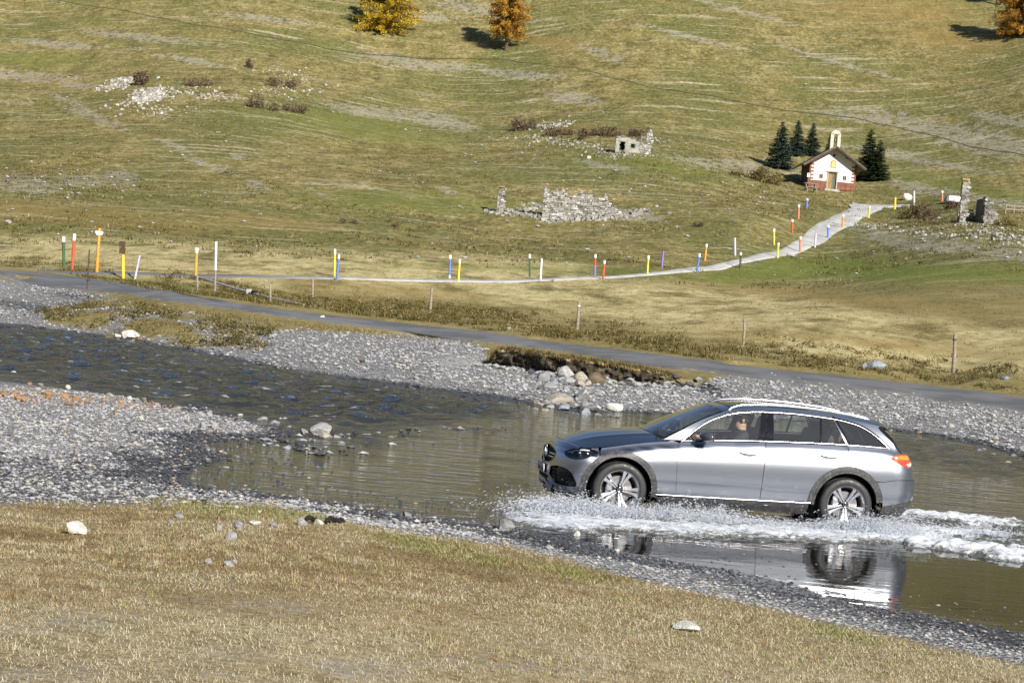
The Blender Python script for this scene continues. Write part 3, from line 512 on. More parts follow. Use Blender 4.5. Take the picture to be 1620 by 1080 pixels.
def panel(name, poly, mat, side, parent, f=S, step=.035, off=0.0, flange=.014, holes=(), bstep=.02, out_ref=True):
    def resample(pl):
        o = []
        for i in range(len(pl)):
            a = np.array(pl[i], float); b = np.array(pl[(i + 1) % len(pl)], float); k = max(1, int(math.ceil(np.linalg.norm(b - a) / bstep)))
            if np.linalg.norm(b - a) < 1e-5: continue
            o += [tuple(a + (b - a) * t / k) for t in range(k)]
        return o
    loops = [resample(poly)] + [resample(h) for h in holes]; pts = []; edges = []
    for L in loops:
        b0 = len(pts); pts += L; edges += [(b0 + i, b0 + (i + 1) % len(L)) for i in range(len(L))]
    P_ = np.array(poly); lo = P_.min(0); hi = P_.max(0)
    gx, gz = np.meshgrid(np.arange(lo[0] + step / 2, hi[0], step), np.arange(lo[1] + step / 2, hi[1], step)); gx[1::2] += step / 2; gx = gx.ravel(); gz = gz.ravel()
    ok = poly_sd(gx, gz, poly) < -.35 * step
    for h in holes: ok &= poly_sd(gx, gz, h) > .35 * step
    pts += [(a, b) for a, b in zip(gx[ok], gz[ok])]
    v, _, fc, *_r = delaunay_2d_cdt([Vector(p) for p in pts], edges, [], 0, 1e-6)
    v = np.array([(q[0], q[1]) for q in v]); fc = np.array([q for q in fc if len(q) == 3])
    cen = v[fc].mean(1); ok = poly_sd(cen[:, 0], cen[:, 1], poly) < 0
    for h in holes: ok &= poly_sd(cen[:, 0], cen[:, 1], h) > 0
    fc = fc[ok]
    Pn = surf_n(f, v[:, 0], v[:, 1], side); P3 = f(v[:, 0], v[:, 1], side)
    if out_ref:
        ref = P3 - np.array([2.4, 0, .6]); ref[:, 0] *= .35
        if np.mean(np.sum(ref * Pn, 1)) < 0: Pn = -Pn
    P3 = P3 + Pn * off
    e1 = np.cross(P3[fc[:, 1]] - P3[fc[:, 0]], P3[fc[:, 2]] - P3[fc[:, 0]]); flip = np.sum(e1 * Pn[fc[:, 0]], 1) < 0; fc[flip] = fc[flip][:, ::-1]
    faces = [fc]; Vv = P3; Nn = Pn
    if flange:
        cnt = {}
        for t in fc:
            for a, b in ((t[0], t[1]), (t[1], t[2]), (t[2], t[0])): cnt[(a, b)] = cnt.get((a, b), 0) + 1
        be = np.array([(a, b) for (a, b) in cnt if (b, a) not in cnt])
        n0 = len(Vv); A_, B_ = Vv[be[:, 0]], Vv[be[:, 1]]; A2 = A_ - Pn[be[:, 0]] * flange; B2 = B_ - Pn[be[:, 1]] * flange; kf = len(be)
        nn = np.cross(B_ - A_, Pn[be[:, 0]]); nn /= np.linalg.norm(nn, axis=1, keepdims=True) + 1e-12
        Vv = np.concatenate([Vv, A_, B_, B2, A2]); Nn = np.concatenate([Nn, nn, nn, nn, nn]); i0 = np.arange(kf) + n0
        faces.append(np.stack([i0 + kf, i0, i0 + 3 * kf, i0 + 2 * kf], -1))
    me = np_mesh(name, Vv, faces, mat, True)
    if len(me.vertices) == len(Nn): me.normals_split_custom_set_from_vertices([tuple(q) for q in Nn])
    return link(name, me, parent)
def grid_surf(name, fn, us, vs_, mat, parent, up=(0, 0, 1), thick=0.0, smooth=True):
    U_, V_ = np.meshgrid(us, vs_, indexing='ij'); P3 = fn(U_.ravel(), V_.ravel()); e = 1e-3
    N_ = np.cross(fn(U_.ravel() + e, V_.ravel()) - fn(U_.ravel() - e, V_.ravel()), fn(U_.ravel(), V_.ravel() + e) - fn(U_.ravel(), V_.ravel() - e)); N_ /= np.linalg.norm(N_, axis=1, keepdims=True) + 1e-12
    s = 1 if np.mean(N_ @ np.array(up)) > 0 else -1; N_ *= s
    i = np.arange(P3.shape[0]).reshape(U_.shape); q = np.stack([i[:-1, :-1], i[1:, :-1], i[1:, 1:], i[:-1, 1:]], -1).reshape(-1, 4)
    if s < 0: q = q[:, ::-1]
    me = np_mesh(name, P3, q, mat, True)
    if len(me.vertices) == len(N_): me.normals_split_custom_set_from_vertices([tuple(k) for k in N_])
    o = link(name, me, parent)
    return o
XFW, XRW, ZW = .845, 3.710, .340
def arc(cx, cz, r, a0, a1, n=28, sx=1.0): return [(cx + sx * r * math.cos(a), cz + r * math.sin(a)) for a in np.linspace(math.radians(a0), math.radians(a1), n)]
cant = pchip([1.36, 1.55, 1.75, 1.93, 2.18, 2.42, 2.71, 3.1, 3.51, 3.89, 4.15], [.985, 1.092, 1.205, 1.293, 1.383, 1.424, 1.446, 1.446, 1.424, 1.376, 1.336])
roofc = pchip([1.95, 2.08, 2.35, 2.7, 3.2, 3.7, 4.0, 4.3], [1.40, 1.425, 1.461, 1.480, 1.478, 1.454, 1.424, 1.385])
DLO_TOP = spline([(1.585, .985), (1.75, 1.125), (1.93, 1.245), (2.18, 1.345), (2.42, 1.392), (2.71, 1.414), (3.1, 1.416), (3.51, 1.393), (3.70, 1.368), (3.89, 1.320), (4.07, 1.222), (4.19, 1.125), (4.245, 1.075)], 6)
zbelt = lambda x: float(zb(x)) + .004
DLO_BOT = [(x, zbelt(x)) for x in np.linspace(4.245, 1.585, 60)]
D_EDGE = spline([(4.15, 1.336), (4.27, 1.225), (4.40, 1.105), (4.50, 1.02), (4.56, .975)], 6)
hoodz = pchip([.10, .19, .35, .6, .9, 1.2, 1.45], [.80, .852, .915, .982, 1.026, 1.052, 1.062])
def hood_f(x, y):
    xe = np.maximum(x, XF0); ye = np.maximum(np.where(x < XF0, .775, yb(xe)), .3) - .004; ze = np.where(x < XF0, zb(np.maximum(x, .3)), zb(xe)); r = np.clip(np.abs(y) / ye, 0, 1.05)
    z = ze + (hoodz(x) - ze) * (1 - r ** 2.3); z = z + .010 * np.exp(-((r - .60) / .07) ** 2) * sstep(.25, .5, x)
    return np.stack([x, y, z], -1)
def make_wheel(parent, cx, side, ang, rear):
    yo = side * .795; w = link('wheel', bpy.data.meshes.new('wheel'), parent); bpy.data.objects.remove(w, do_unlink=True)
    prof = [(.232, .085), (.245, .104), (.262, .112), (.29, .116), (.315, .111), (.331, .098), (.338, .078), (.3395, .055), (.333, .052), (.333, .046), (.3395, .043), (.3395, .008), (.333, .005), (.333, -.005), (.3395, -.008), (.3395, -.043), (.333, -.046), (.333, -.052), (.3395, -.055), (.338, -.078), (.331, -.098), (.315, -.111), (.262, -.112), (.235, -.10)]
    o = MB().lathe([(r, h) for r, h in prof], 'y', 72).build('tyre', M_tyre, parent, 50); o.location = (cx, yo, ZW)
    s = side
    rim = MB().lathe([(.232, s * .098), (.243, s * .104), (.245, s * .098), (.236, s * .085), (.226, s * .072), (.215, s * .05), (.205, -s * .03), (.228, -s * .10), (.236, -s * .10)], 'y', 64).build('rim', M_rim, parent, 35); rim.location = (cx, yo, ZW)
    bk = MB().lathe([(.004, -s * .02), (.16, -s * .02), (.22, -s * .035)], 'y', 40).build('wheel_back', M_dark, rim); 
    disc = MB().lathe([(.06, s * .012), (.165, s * .012), (.165, -s * .012), (.06, -s * .012)], 'y', 48, close=True).build('brake_disc', M_disc, rim, 35)
    a = math.radians(160); cal = MB().box((.13 * math.cos(a), s * .022, .13 * math.sin(a)), (.07, .05, .13), None, .012).build('brake_caliper', M_rim, rim, 40)
    for k in range(5):
        mb = MB(); t = math.radians(ang + 72 * k); ex = np.array([math.cos(t), math.sin(t)]); ey = np.array([-math.sin(t), math.cos(t)])
        for sg in (-1, 1):
            q = [(.040, sg * .006), (.045, sg * .021), (.12, sg * .027), (.17, sg * .042), (.226, sg * .060), (.230, sg * .012), (.12, sg * .0055)]
            yy = [s * .066, s * .066, s * .074, s * .082, s * .093, s * .093, s * .074]
            pts = [Vector(((ex * a_ + ey * b_)[0], y_, (ex * a_ + ey * b_)[1])) for (a_, b_), y_ in zip(q, yy)]
            mb.prism(pts, (0, -s * .035, 0))
        mb.build('spoke', M_rim, rim)
    cap = MB().lathe([(.001, s * .085), (.022, s * .085), (.034, s * .080), (.036, s * .06)], 'y', 32).build('hub_cap', M_black, rim, 40)
    star = MB()
    for k in range(3):
        t = math.radians(90 + 120 * k); d = np.array([math.cos(t), math.sin(t)]); n_ = np.array([-d[1], d[0]])
        star.prism([Vector((d[0] * .022, s * .0865, d[1] * .022)), Vector((n_[0] * .005, s * .0865, n_[1] * .005)), Vector((-n_[0] * .005, s * .0865, -n_[1] * .005))], (0, s * .003, 0))
    star.lathe([(.022, s * .086), (.027, s * .088), (.027, s * .084)], 'y', 28, close=True).build('badge', M_chrome, rim)
def build_car():
    car = empty('car', label='silver estate car with dark wheel arch cladding driving through the shallow ford', cat='car')
    for sd_ in (-1, 1):
        # ---- nose and bumper
        HL = spline([(.045, .735), (.10, .762), (.22, .793), (.34, .812), (.44, .812), (.52, .795), (.575, .770)], 5) + spline([(.575, .770), (.50, .735), (.40, .690), (.30, .668), (.20, .668), (.12, .685), (.07, .705), (.045, .735)], 5)[1:-1]
        INT = spline([(-.20, .53), (-.02, .555), (.14, .545), (.24, .50), (.30, .425), (.325, .36), (.29, .325), (.12, .325), (-.04, .34), (-.14, .40), (-.20, .43)], 4)
        GR = [(U_FRONT, .770)] + spline([(U_FRONT, .770), (-.45, .765), (-.27, .745), (-.165, .715), (-.150, .67), (-.20, .605), (-.30, .565), (-.42, .555), (U_FRONT, .555)], 5)[1:]
        PLT = [(U_FRONT, .535), (-.38, .535), (-.38, .425), (U_FRONT, .425)]
        top = [(u, float(z)) for u, z in zip(np.linspace(.56, U_FRONT, 30), np.interp(np.linspace(.56, U_FRONT, 30), [U_FRONT, -.2, .05, .3, .5, .56], [.80, .79, .785, .795, .812, .822]))]
        bump_poly = [(U_FRONT, .30), (-.30, .29), (-.10, .265), (.10, .25), (.345, .24)] + arc(XFW, ZW, .478, 192, 125, 24) + [(.575, .770)] + top
        panel('front_bumper', bump_poly, M_paint, sd_, car, holes=(HL, INT, GR), step=.03)
        panel('air_intake', INT, M_black, sd_, car, off=-.035, flange=0, step=.05)
        for zz in (.37, .415, .46, .505): panel('intake_slat', [(-.15, zz), (.24, zz), (.24, zz + .010), (-.15, zz + .010)], M_black, sd_, car, off=-.015, flange=.015, step=.05)
        panel('radiator_grille', GR, M_dark, sd_, car, off=-.045, flange=0, step=.05)
        ring_o = GR[1:]; ci = np.array([U_FRONT, .66])
        inner = [tuple(ci + (np.array(p) - ci) * np.array([.94, .90])) for p in ring_o]
        panel('grille_surround', ring_o + inner[::-1], M_black, sd_, car, off=.003, flange=.03, step=.03)
        for zz in (.632, .672):
            panel('grille_bar', [(-.47, zz), (-.19, zz), (-.19, zz + .017), (-.47, zz + .017)], M_chrome, sd_, car, off=-.012, flange=.02, step=.05)
        hl = panel('headlight', HL, M_lens, sd_, car, off=-.002, flange=.01, step=.04)
        panel('headlight_housing', HL, M_black, sd_, hl, off=-.05, flange=0, step=.05)
        c3 = S(.22, .735, sd_); nrm = surf_n(S, np.array([.22]), np.array([.735]), sd_)[0]
        for (uu, zz, rr) in ((.17, .735, .030), (.28, .738, .033), (.39, .742, .024)):
            q = S(uu, zz, sd_); pr = MB(); bmesh.ops.create_uvsphere(pr.bm, u_segments=16, v_segments=10, radius=rr, matrix=Matrix.Translation((q[0] + .03, q[1] - sd_ * .035, q[2])))
            pr.build('lamp_projector', M_chrome, hl, 60)
        panel('daytime_light', spline([(.10, .752), (.22, .783), (.34, .802), (.45, .800)], 5) + spline([(.45, .789), (.34, .789), (.22, .770), (.10, .740)], 5), plain('lamp_strip', (.8, .82, .85), .3, 0, .05), sd_, hl, off=-.02, flange=.008, step=.05)
        panel('skid_trim', [(U_FRONT, .375), (-.32, .365), (-.17, .30), (-.10, .235), (-.16, .225), (-.30, .255), (U_FRONT, .265)], M_chrome, sd_, car, off=.016, flange=.03, step=.04)
        for (a_, b_) in ((-.52, -.43), (-.40, -.31)): panel('skid_slot', [(a_, .318), (b_, .308), (b_, .285), (a_, .292)], M_dark, sd_, car, off=.0185, flange=.002, step=.05)
        panel('lower_grille', [(U_FRONT, .415), (-.34, .415), (-.21, .395), (-.29, .365), (U_FRONT, .372)], M_dark, sd_, car, off=.008, flange=.02, step=.05)
        panel('chin_spoiler', [(U_FRONT, .262), (-.30, .25), (-.1, .232), (.345, .232), (.345, .185), (0, .185), (U_FRONT, .195)], M_clad, sd_, car, off=-.006, flange=.02, step=.05)
        # ---- flank
        A_DOOR = spline([(1.560, .955), (1.536, .90), (1.530, .75), (1.545, .50), (1.558, .325)], 6)
        hood_line = [(x, float(zb(x)) - .003) for x in np.linspace(.60, 1.40, 24)]
        fend = [(.582, .772)] + hood_line + [(1.47, .985), (1.56, .958)] + A_DOOR[1:] + arc(XFW, ZW, .478, -1, 123, 40)
        panel('front_wing', fend, M_paint, sd_, car)
        g = .0035
        B_LINE = spline([(2.645, 1.052), (2.640, .98), (2.632, .80), (2.622, .55), (2.618, .338)], 5)
        C_LINE = spline([(3.693, 1.082), (3.697, 1.02), (3.690, .945), (3.650, .87), (3.57, .80), (3.50, .765)], 6)
        belt = lambda x0, x1, n_: [(x, zbelt(x) - .014) for x in np.linspace(x0, x1, n_)]
        panel('front_door', [(x + g, z) for x, z in A_DOOR[::-1]] + belt(1.575, 2.645 - g, 30) + [(x - g, z) for x, z in B_LINE[1:]], M_paint, sd_, car)
        sill = lambda x: float(np.interp(x, [1.56, 2.62, 3.30], [.325, .338, .352]))
        rd = [(x + g, z) for x, z in B_LINE[::-1]] + belt(2.65 + g, 3.693 - g, 26) + [(x - g, z) for x, z in C_LINE[1:]] + arc(XRW, ZW, .486, 121, 178, 20)
        panel('rear_door', rd, M_paint, sd_, car)
        QB = [(x, zbelt(x) - .010) for x in np.linspace(3.70, 4.235, 14)]
        dl = [p for p in DLO_TOP if p[0] > 3.52][::-1]; off_ = [(4.262, 1.062)] + [(x + .012, z + .014) for x, z in dl[1:]]
        TL = spline([(4.235, .962), (4.32, 1.000), (4.42, 1.012), (4.56, 1.010), (4.70, 1.0)], 5) + [(4.90, .985), (4.90, .90), (4.70, .885)] + spline([(4.60, .862), (4.52, .850), (4.42, .880), (4.32, .920), (4.235, .962)], 5)[:-1]
        q_poly = [(x + g, z) for x, z in C_LINE[::-1]] + QB[1:] + off_ + [(3.52, cant(3.52))] + [(x, float(cant(x))) for x in np.linspace(3.54, 4.15, 16)] + D_EDGE[1:] + [(4.60, .972), (4.62, .70)] + spline([(4.62, .70), (4.45, .700), (4.30, .690), (4.18, .665)], 5)[1:] + arc(XRW, ZW, .486, 42, 117, 36)
        panel('rear_wing', q_poly, M_paint, sd_, car, holes=(TL,) if False else ())
        rb = [(4.155, .50)] + arc(XRW, ZW, .486, 20, 40, 8) + [(4.175, .660)] + spline([(4.18, .658), (4.30, .684), (4.45, .694), (4.62, .694)], 5) + [(U_REAR, .70), (U_REAR, .43)] + spline([(U_REAR, .43), (4.75, .43), (4.55, .42), (4.35, .385), (4.20, .355)], 5)
        panel('rear_bumper', rb[1:], M_paint, sd_, car, step=.03)
        panel('bumper_cladding', [(4.195, .352), (4.35, .381), (4.55, .416), (4.75, .426), (U_REAR, .426), (U_REAR, .22), (4.55, .22), (4.30, .245), (4.18, .27)], M_clad, sd_, car, off=.004, flange=.02)
        panel('rear_skid_trim', [(4.78, .33), (U_REAR, .33), (U_REAR, .26), (4.80, .26)], M_chrome, sd_, car, off=.014, flange=.02)
        tl = panel('tail_light', TL, M_red, sd_, car, off=.006, flange=.012, step=.03)
        panel('indicator_lens', spline([(4.30, .975), (4.40, .997), (4.56, .996), (4.68, .985)], 4) + spline([(4.68, .955), (4.56, .950), (4.42, .952), (4.30, .965)], 4), M_amber, sd_, tl, off=.0085, flange=.003, step=.04)
        panel('reverse_lens', [(4.50, .895), (4.66, .915), (4.68, .895), (4.60, .872), (4.53, .868)], M_white_lens, sd_, tl, off=.0085, flange=.003, step=.04)
        panel('sill', [(1.33, .245), (1.33, .262)] + [(x, sill(x) - .028) for x in np.linspace(1.40, 3.24, 20)] + [(3.24, .245), (3.20, .19), (1.36, .17)], M_clad, sd_, car, off=.006, flange=.02)
        MB().tube([tuple(S(x, sill(x) - .014, sd_) + np.array([0, sd_ * .004, 0])) for x in np.linspace(1.31, 3.262, 24)], .0105, 8).build('sill_strip', M_chrome, car, 60)
        # ---- arch cladding
        for (cx, a0, a1, ro) in ((XFW, -8, 194, .478), (XRW, 8, 182, .486)):
            outer = arc(cx, ZW, ro, a0, a1, 60); inn = arc(cx, ZW, .402, a1, a0, 60)
            mid = arc(cx, ZW, .432, a1, a0, 60)
            panel('arch_cladding', outer + mid, M_clad, sd_, car, off=.010, flange=.016, step=.03)
            panel('arch_lip', arc(cx, ZW, .430, a0, a1, 60) + inn, M_clad, sd_, car, off=.017, flange=.05, step=.03)
            mb = MB(); th = np.linspace(math.radians(-25), math.radians(205), 40); rg = []
            for yy, rr in ((.86, .402), (.80, .43), (.50, .43), (.45, .05)): rg.append([mb.bm.verts.new((cx + rr * math.cos(t), sd_ * yy, ZW + rr * math.sin(t))) for t in th])
            for a_, b_ in zip(rg, rg[1:]):
                for k in range(39): mb.bm.faces.new((a_[k], a_[k + 1], b_[k + 1], b_[k]))
            mb.build('wheel_well', M_dark, car)
        # ---- side glass and its frames
        def clip_top(x0, x1, d=.016): return [(x, float(np.interp(x, [p[0] for p in DLO_TOP], [p[1] for p in DLO_TOP])) - d) for x in np.linspace(x0, x1, 22)]
        def bot(x0, x1, d=.012): return [(x, zbelt(x) + d) for x in np.linspace(x0, x1, 12)]
        panel('front_door_glass', clip_top(1.66, 2.615) + bot(2.555, 1.66), M_glass, sd_, car, off=-.012, flange=0, step=.05)
        panel('rear_door_glass', clip_top(2.765, 3.36) + bot(3.335, 2.745), M_glass, sd_, car, off=-.012, flange=0, step=.05)
        panel('rear_door_fixed_glass', clip_top(3.385, 3.535) + bot(3.675, 3.36), M_glass, sd_, car, off=-.012, flange=0, step=.05)
        panel('rear_side_window', clip_top(3.585, 4.215) + bot(4.215, 3.735), M_glass_dark, sd_, car, off=-.010, flange=0, step=.05)
        panel('window_divider', [(3.362, 1.39), (3.386, 1.388), (3.362, zbelt(3.36) + .010), (3.335, zbelt(3.34) + .010)], M_black, sd_, car, off=-.006, flange=.01)
        panel('door_pillar_trim', [(2.613, 1.388), (2.683, 1.394), (2.645 - g, zbelt(2.64) + .008), (2.553, zbelt(2.55) + .008)], M_black, sd_, car, off=-.004, flange=.012)
        panel('door_pillar_trim', [(2.690, 1.394), (2.768, 1.396), (2.747, zbelt(2.74) + .008), (2.645 + g, zbelt(2.65) + .008)], M_black, sd_, car, off=-.004, flange=.012)
        panel('door_pillar_trim', [(3.534, 1.372), (3.552, 1.370), (3.700, zbelt(3.70) + .012), (3.675, zbelt(3.68) + .012)], M_chrome, sd_, car, off=-.002, flange=.012)
        panel('door_pillar_trim', [(3.558, 1.369), (3.584, 1.366), (3.736, zbelt(3.73) + .012), (3.706, zbelt(3.70) + .012)], M_black, sd_, car, off=-.004, flange=.012)
        panel('mirror_triangle', [(1.60, zbelt(1.6) + .01), (1.665, 1.035), (1.665, zbelt(1.66) + .01)], M_black, sd_, car, off=-.004, flange=.01)
        panel('rear_window_tip', [(4.213, 1.093), (4.235, 1.078), (4.213, 1.082)], M_black, sd_, car, off=-.004, flange=.01)
        up_in = [(x + .004, z - .019) for x, z in DLO_TOP]
        MB().tube([tuple(S(x, z - .009, sd_)) for x, z in DLO_TOP], .0105, 8).build('window_chrome', M_chrome, car, 60)
        MB().tube([tuple(S(x, z + .002, sd_)) for x, z in DLO_BOT], .0085, 8).build('window_chrome', M_chrome, car, 60)
        fr_b = [p for p in DLO_TOP if p[0] < 3.53]
        panel('roof_frame', [(1.36, .985), (1.47, .990)] + [(x - .004, z + .006) for x, z in fr_b] + [(3.525, 1.396), (3.525, float(cant(3.525)))] + [(x, float(cant(x))) for x in np.linspace(3.5, 1.38, 60)], M_paint, sd_, car)
        dk = [(x - .055 * float(np.interp(z, [1.0, 1.12, 1.3, 1.34], [0, .9, 1, .6])), z - .012) for x, z in D_EDGE if z > 1.02]
        panel('tail_pillar_trim', [p for p in D_EDGE if p[1] > 1.02] + dk[::-1], M_black, sd_, car, off=.004, flange=.008)
        # ---- handles, mirror, rail
        for (hx, hz) in ((2.42, .905), (3.45, .940)):
            q = S(hx, hz, sd_); n_ = surf_n(S, np.array([hx]), np.array([hz]), sd_)[0]
            el = [(hx + .122 * math.cos(t), hz + .046 * math.sin(t)) for t in np.linspace(0, 2 * math.pi, 28, endpoint=False)]
            hd = panel('door_handle', [(hx + .110 * math.cos(t) * (1 - .08 * math.sin(t)), hz + .022 * math.sin(t) + .008) for t in np.linspace(0, 2 * math.pi, 30, endpoint=False)], M_paint, sd_, car, off=.026, flange=.014, step=.02)
            panel('handle_recess_shade', el, M_mirror, sd_, hd, off=.0015, flange=.0, step=.03)  # dark ellipse laid on the door, painting the shade of the recess
            panel('handle_strip', [(hx - .09, hz + .002), (hx + .09, hz + .002), (hx + .09, hz + .007), (hx - .09, hz + .007)], M_chrome, sd_, hd, off=.0275, flange=.004)
        mc = bmesh.new(); bmesh.ops.create_uvsphere(mc, u_segments=28, v_segments=16, radius=1)
        for v_ in mc.verts:
            x_, y_, z_ = v_.co; fx = .075 if x_ < 0 else .055
            sh = 1 - .25 * max(0, -x_) * max(0, z_)
            v_.co = Vector((1.86 + x_ * fx + .035 * (y_ * sd_) , sd_ * .985 + y_ * .125, 1.075 + z_ * (.068 * sh if z_ > 0 else .055)))
        me = bpy.data.meshes.new('door_mirror'); mc.to_mesh(me); mc.free(); me.polygons.foreach_set('use_smooth', np.ones(len(me.polygons), bool)); me.materials.append(M_mirror)
        mi = link('door_mirror', me, car)
        MB().box((1.80, sd_ * .895, 1.018), (.11, .11, .026), Matrix.Rotation(sd_ * .12, 3, 'X'), .008).build('mirror_foot', M_black, mi, 40)
        MB().box((1.922, sd_ * .99, 1.078), (.006, .20, .095), None, .003).build('mirror_glass', M_chrome, mi)
        rp = spline([(2.20, 1.402), (2.30, 1.448), (2.42, 1.472), (2.70, 1.492), (3.10, 1.496), (3.50, 1.478), (3.80, 1.450), (4.02, 1.412)], 6)
        MB().tube([(x, sd_ * (float(Yt(x, cant(min(max(x, 1.4), 4.14)))) - .035 - .03 * max(0, (x - 3.4))), z) for x, z in rp], [.010] + [.016] * (len(rp) - 2) + [.010], 10).build('roof_rail', M_chrome, car, 60)
        # ---- dark shell behind the shut lines
        panel('inner_shell', [(.62, .80), (1.3, .93), (1.56, .955), (2.65, 1.03), (3.7, 1.06), (4.3, 1.04), (4.5, .95), (4.55, .45), (4.2, .30)] + arc(XRW, ZW, .45, 5, 175, 20) + [(3.2, .22), (1.33, .22)] + arc(XFW, ZW, .45, 5, 120, 16), M_dark, sd_, car, off=-.03, flange=0, step=.1, bstep=.1)
    # ---- centre pieces
    hx_front = lambda y: .185 + .20 * (np.abs(y) / .74) ** 2.2
    def hood_uv(a, b):
        ye = .775 * np.ones_like(b); y0 = b * .745; xf = hx_front(y0); xr_ = 1.20 + .22 * b ** 2; x = xf + (xr_ - xf) * a
        yy = b * (np.where(x < XF0, .775, yb(np.maximum(x, XF0))) - .006) * (1 - .039 * (1 - a) ** 3); return hood_f(x, yy)
    grid_surf('bonnet', hood_uv, np.linspace(0, 1, 44), np.linspace(-1, 1, 61), M_paint, car)
    def nose(a, b):      # lip between grille and bonnet
        y0 = b * .742; top_ = hood_f(hx_front(y0) - .006, y0); s_ = np.abs(b); u = U_FRONT + s_ * (.28 - U_FRONT)
        zt = np.interp(u, [U_FRONT, -.2, .05, .3], [.803, .793, .788, .798]); lo_ = S(u, zt, 1); lo_[:, 1] *= np.sign(b + 1e-9)
        t = a[:, None]; bul = np.sin(a * math.pi)[:, None] * .012; P_ = lo_ * (1 - t) + top_ * t; P_[:, 2:] += bul; P_[:, :1] -= bul; return P_
    grid_surf('nose_panel', nose, np.linspace(0, 1, 8), np.linspace(-1, 1, 61), M_paint, car)
    def wind(a, b, i=0.0):
        xe = 1.40 + .73 * a; ze = cant(xe); ye = Yt(xe, ze) - .012; xm = 1.235 + .80 * a + .02 * np.sin(math.pi * a); zm = 1.052 + .372 * a + .018 * np.sin(math.pi * a)
        r = np.abs(b); return np.stack([xm + (xe - xm) * r ** 2.0, b * ye, zm + (ze - zm) * r ** 2.2 - i], -1)
    grid_surf('windscreen', wind, np.linspace(0, 1, 24), np.linspace(-.955, .955, 41), M_screen, car)
    for s_ in (-1, 1): grid_surf('windscreen_pillar', wind, np.linspace(0, 1, 24), np.linspace(.955, 1.02, 6) * s_, M_paint, car)
    def cowl(a, b): p0 = hood_uv(np.ones_like(b), b); p1 = wind(np.zeros_like(b), b * .99); t = a[:, None]; q = p0 * (1 - t) + p1 * t; q[:, 2] -= .018 * np.sin(math.pi * a); return q
    grid_surf('wiper_cowl', cowl, np.linspace(0, 1, 5), np.linspace(-1, 1, 31), M_black, car)
    for (x0, y0, x1, y1) in ((1.30, -.60, 1.42, .02), (1.27, .02, 1.40, .62)):
        MB().tube([(x0, y0, 1.055), ((x0 + x1) / 2 + .02, (y0 + y1) / 2, 1.10), (x1 - .06, y1, 1.085)], .009, 6).build('wiper', M_black, car)
    def roof(a, b):
        x = 2.055 + 2.10 * a + .075 * b ** 2 * (1 - a); xe = np.clip(x, 1.4, 4.15); ze = cant(xe); ye = Yt(xe, ze); r = np.abs(b); zc = roofc(x)
        return np.stack([x, b * ye, ze + (zc - ze) * (1 - r ** 2.6)], -1)
    grid_surf('roof', roof, np.linspace(0, 1, 60), np.linspace(-1, 1, 41), M_paint, car)
    def sunroof(a, b): p = roof(.07 + .50 * a, b * .74); p[:, 2] += .004; return p
    grid_surf('panoramic_roof_glass', sunroof, np.linspace(0, 1, 30), np.linspace(-1, 1, 25), M_black, car)
    def spoil(a, b):
        p0 = roof(np.ones_like(b), b * .97); t = a; xx = p0[:, 0] + t * (.16 - .05 * b ** 2); zz = p0[:, 2] - .030 * t - .02 * t * t; return np.stack([xx, p0[:, 1] * (1 - .04 * t), zz], -1)
    grid_surf('tail_spoiler', spoil, np.linspace(0, 1, 8), np.linspace(-1, 1, 31), M_paint, car)
    def spoil_u(a, b): p = spoil(1 - a, b); p[:, 2] -= .004 + .05 * a; return p
    grid_surf('tail_spoiler_underside', spoil_u, np.linspace(0, 1, 6), np.linspace(-1, 1, 31), M_black, car, up=(0, 0, -1))
    De = np.array(D_EDGE); ds = np.linspace(0, 1, len(De))
    def rglass(a, b):
        xe = np.interp(a, ds, De[:, 0]); ze = np.interp(a, ds, De[:, 1]); e_ = S(xe, ze, 1); r = np.abs(b); bul = .115 * (1 - r ** 2.2)
        return np.stack([e_[:, 0] + bul * .8, b * e_[:, 1], ze + bul * .25], -1)
    grid_surf('rear_window', rglass, np.linspace(0, .82, 20), np.linspace(-.985, .985, 31), M_glass_dark, car, up=(1, 0, .5))
    def tgate(a, b):
        t0 = rglass(np.full_like(a, .82), b); zt = .70; t1 = S(4.62 + (U_REAR - 4.62) * (1 - np.abs(b)), np.full_like(a, .70), 1); t1[:, 1] *= np.sign(b + 1e-9)
        zz = .985; tm = S(4.62 + (U_REAR - 4.62) * (1 - np.abs(b)), np.full_like(a, .92), 1); tm[:, 1] *= np.sign(b + 1e-9)
        t = a[:, None]; return (1 - t) ** 2 * t0 + 2 * t * (1 - t) * tm + t * t * t1
    grid_surf('tailgate', tgate, np.linspace(0, 1, 16), np.linspace(-1, 1, 41), M_paint, car, up=(1, 0, 0))
    # ---- badge and plate
    st = MB(); bx, bz, br = float(Fz(.66)) - .012, .662, .092
    for k in range(3):
        t = math.radians(90 + 120 * k); d = np.array([math.cos(t), math.sin(t)]); n_ = np.array([-d[1], d[0]])
        st.prism([Vector((bx, d[0] * br, bz + d[1] * br)), Vector((bx - .012, n_[0] * .017, bz + n_[1] * .017)), Vector((bx - .012, -n_[0] * .017, bz - n_[1] * .017))], (.02, 0, 0))
    st.lathe([(br - .003, bx - .002), (br + .010, bx - .012), (br + .012, bx + .006)], 'x', 40, (0, 0, bz), close=True).build('star_badge', M_chrome, car, 40)
    pl = MB().box((float(Fz(.48)) - .014, 0, .480), (.012, .52, .112), Matrix.Rotation(-.08, 3, 'Y'), .004).build('number_plate', plain('plate_white', (.62, .62, .60), .5, 0, .05), car)
    r_ = random.Random(5)
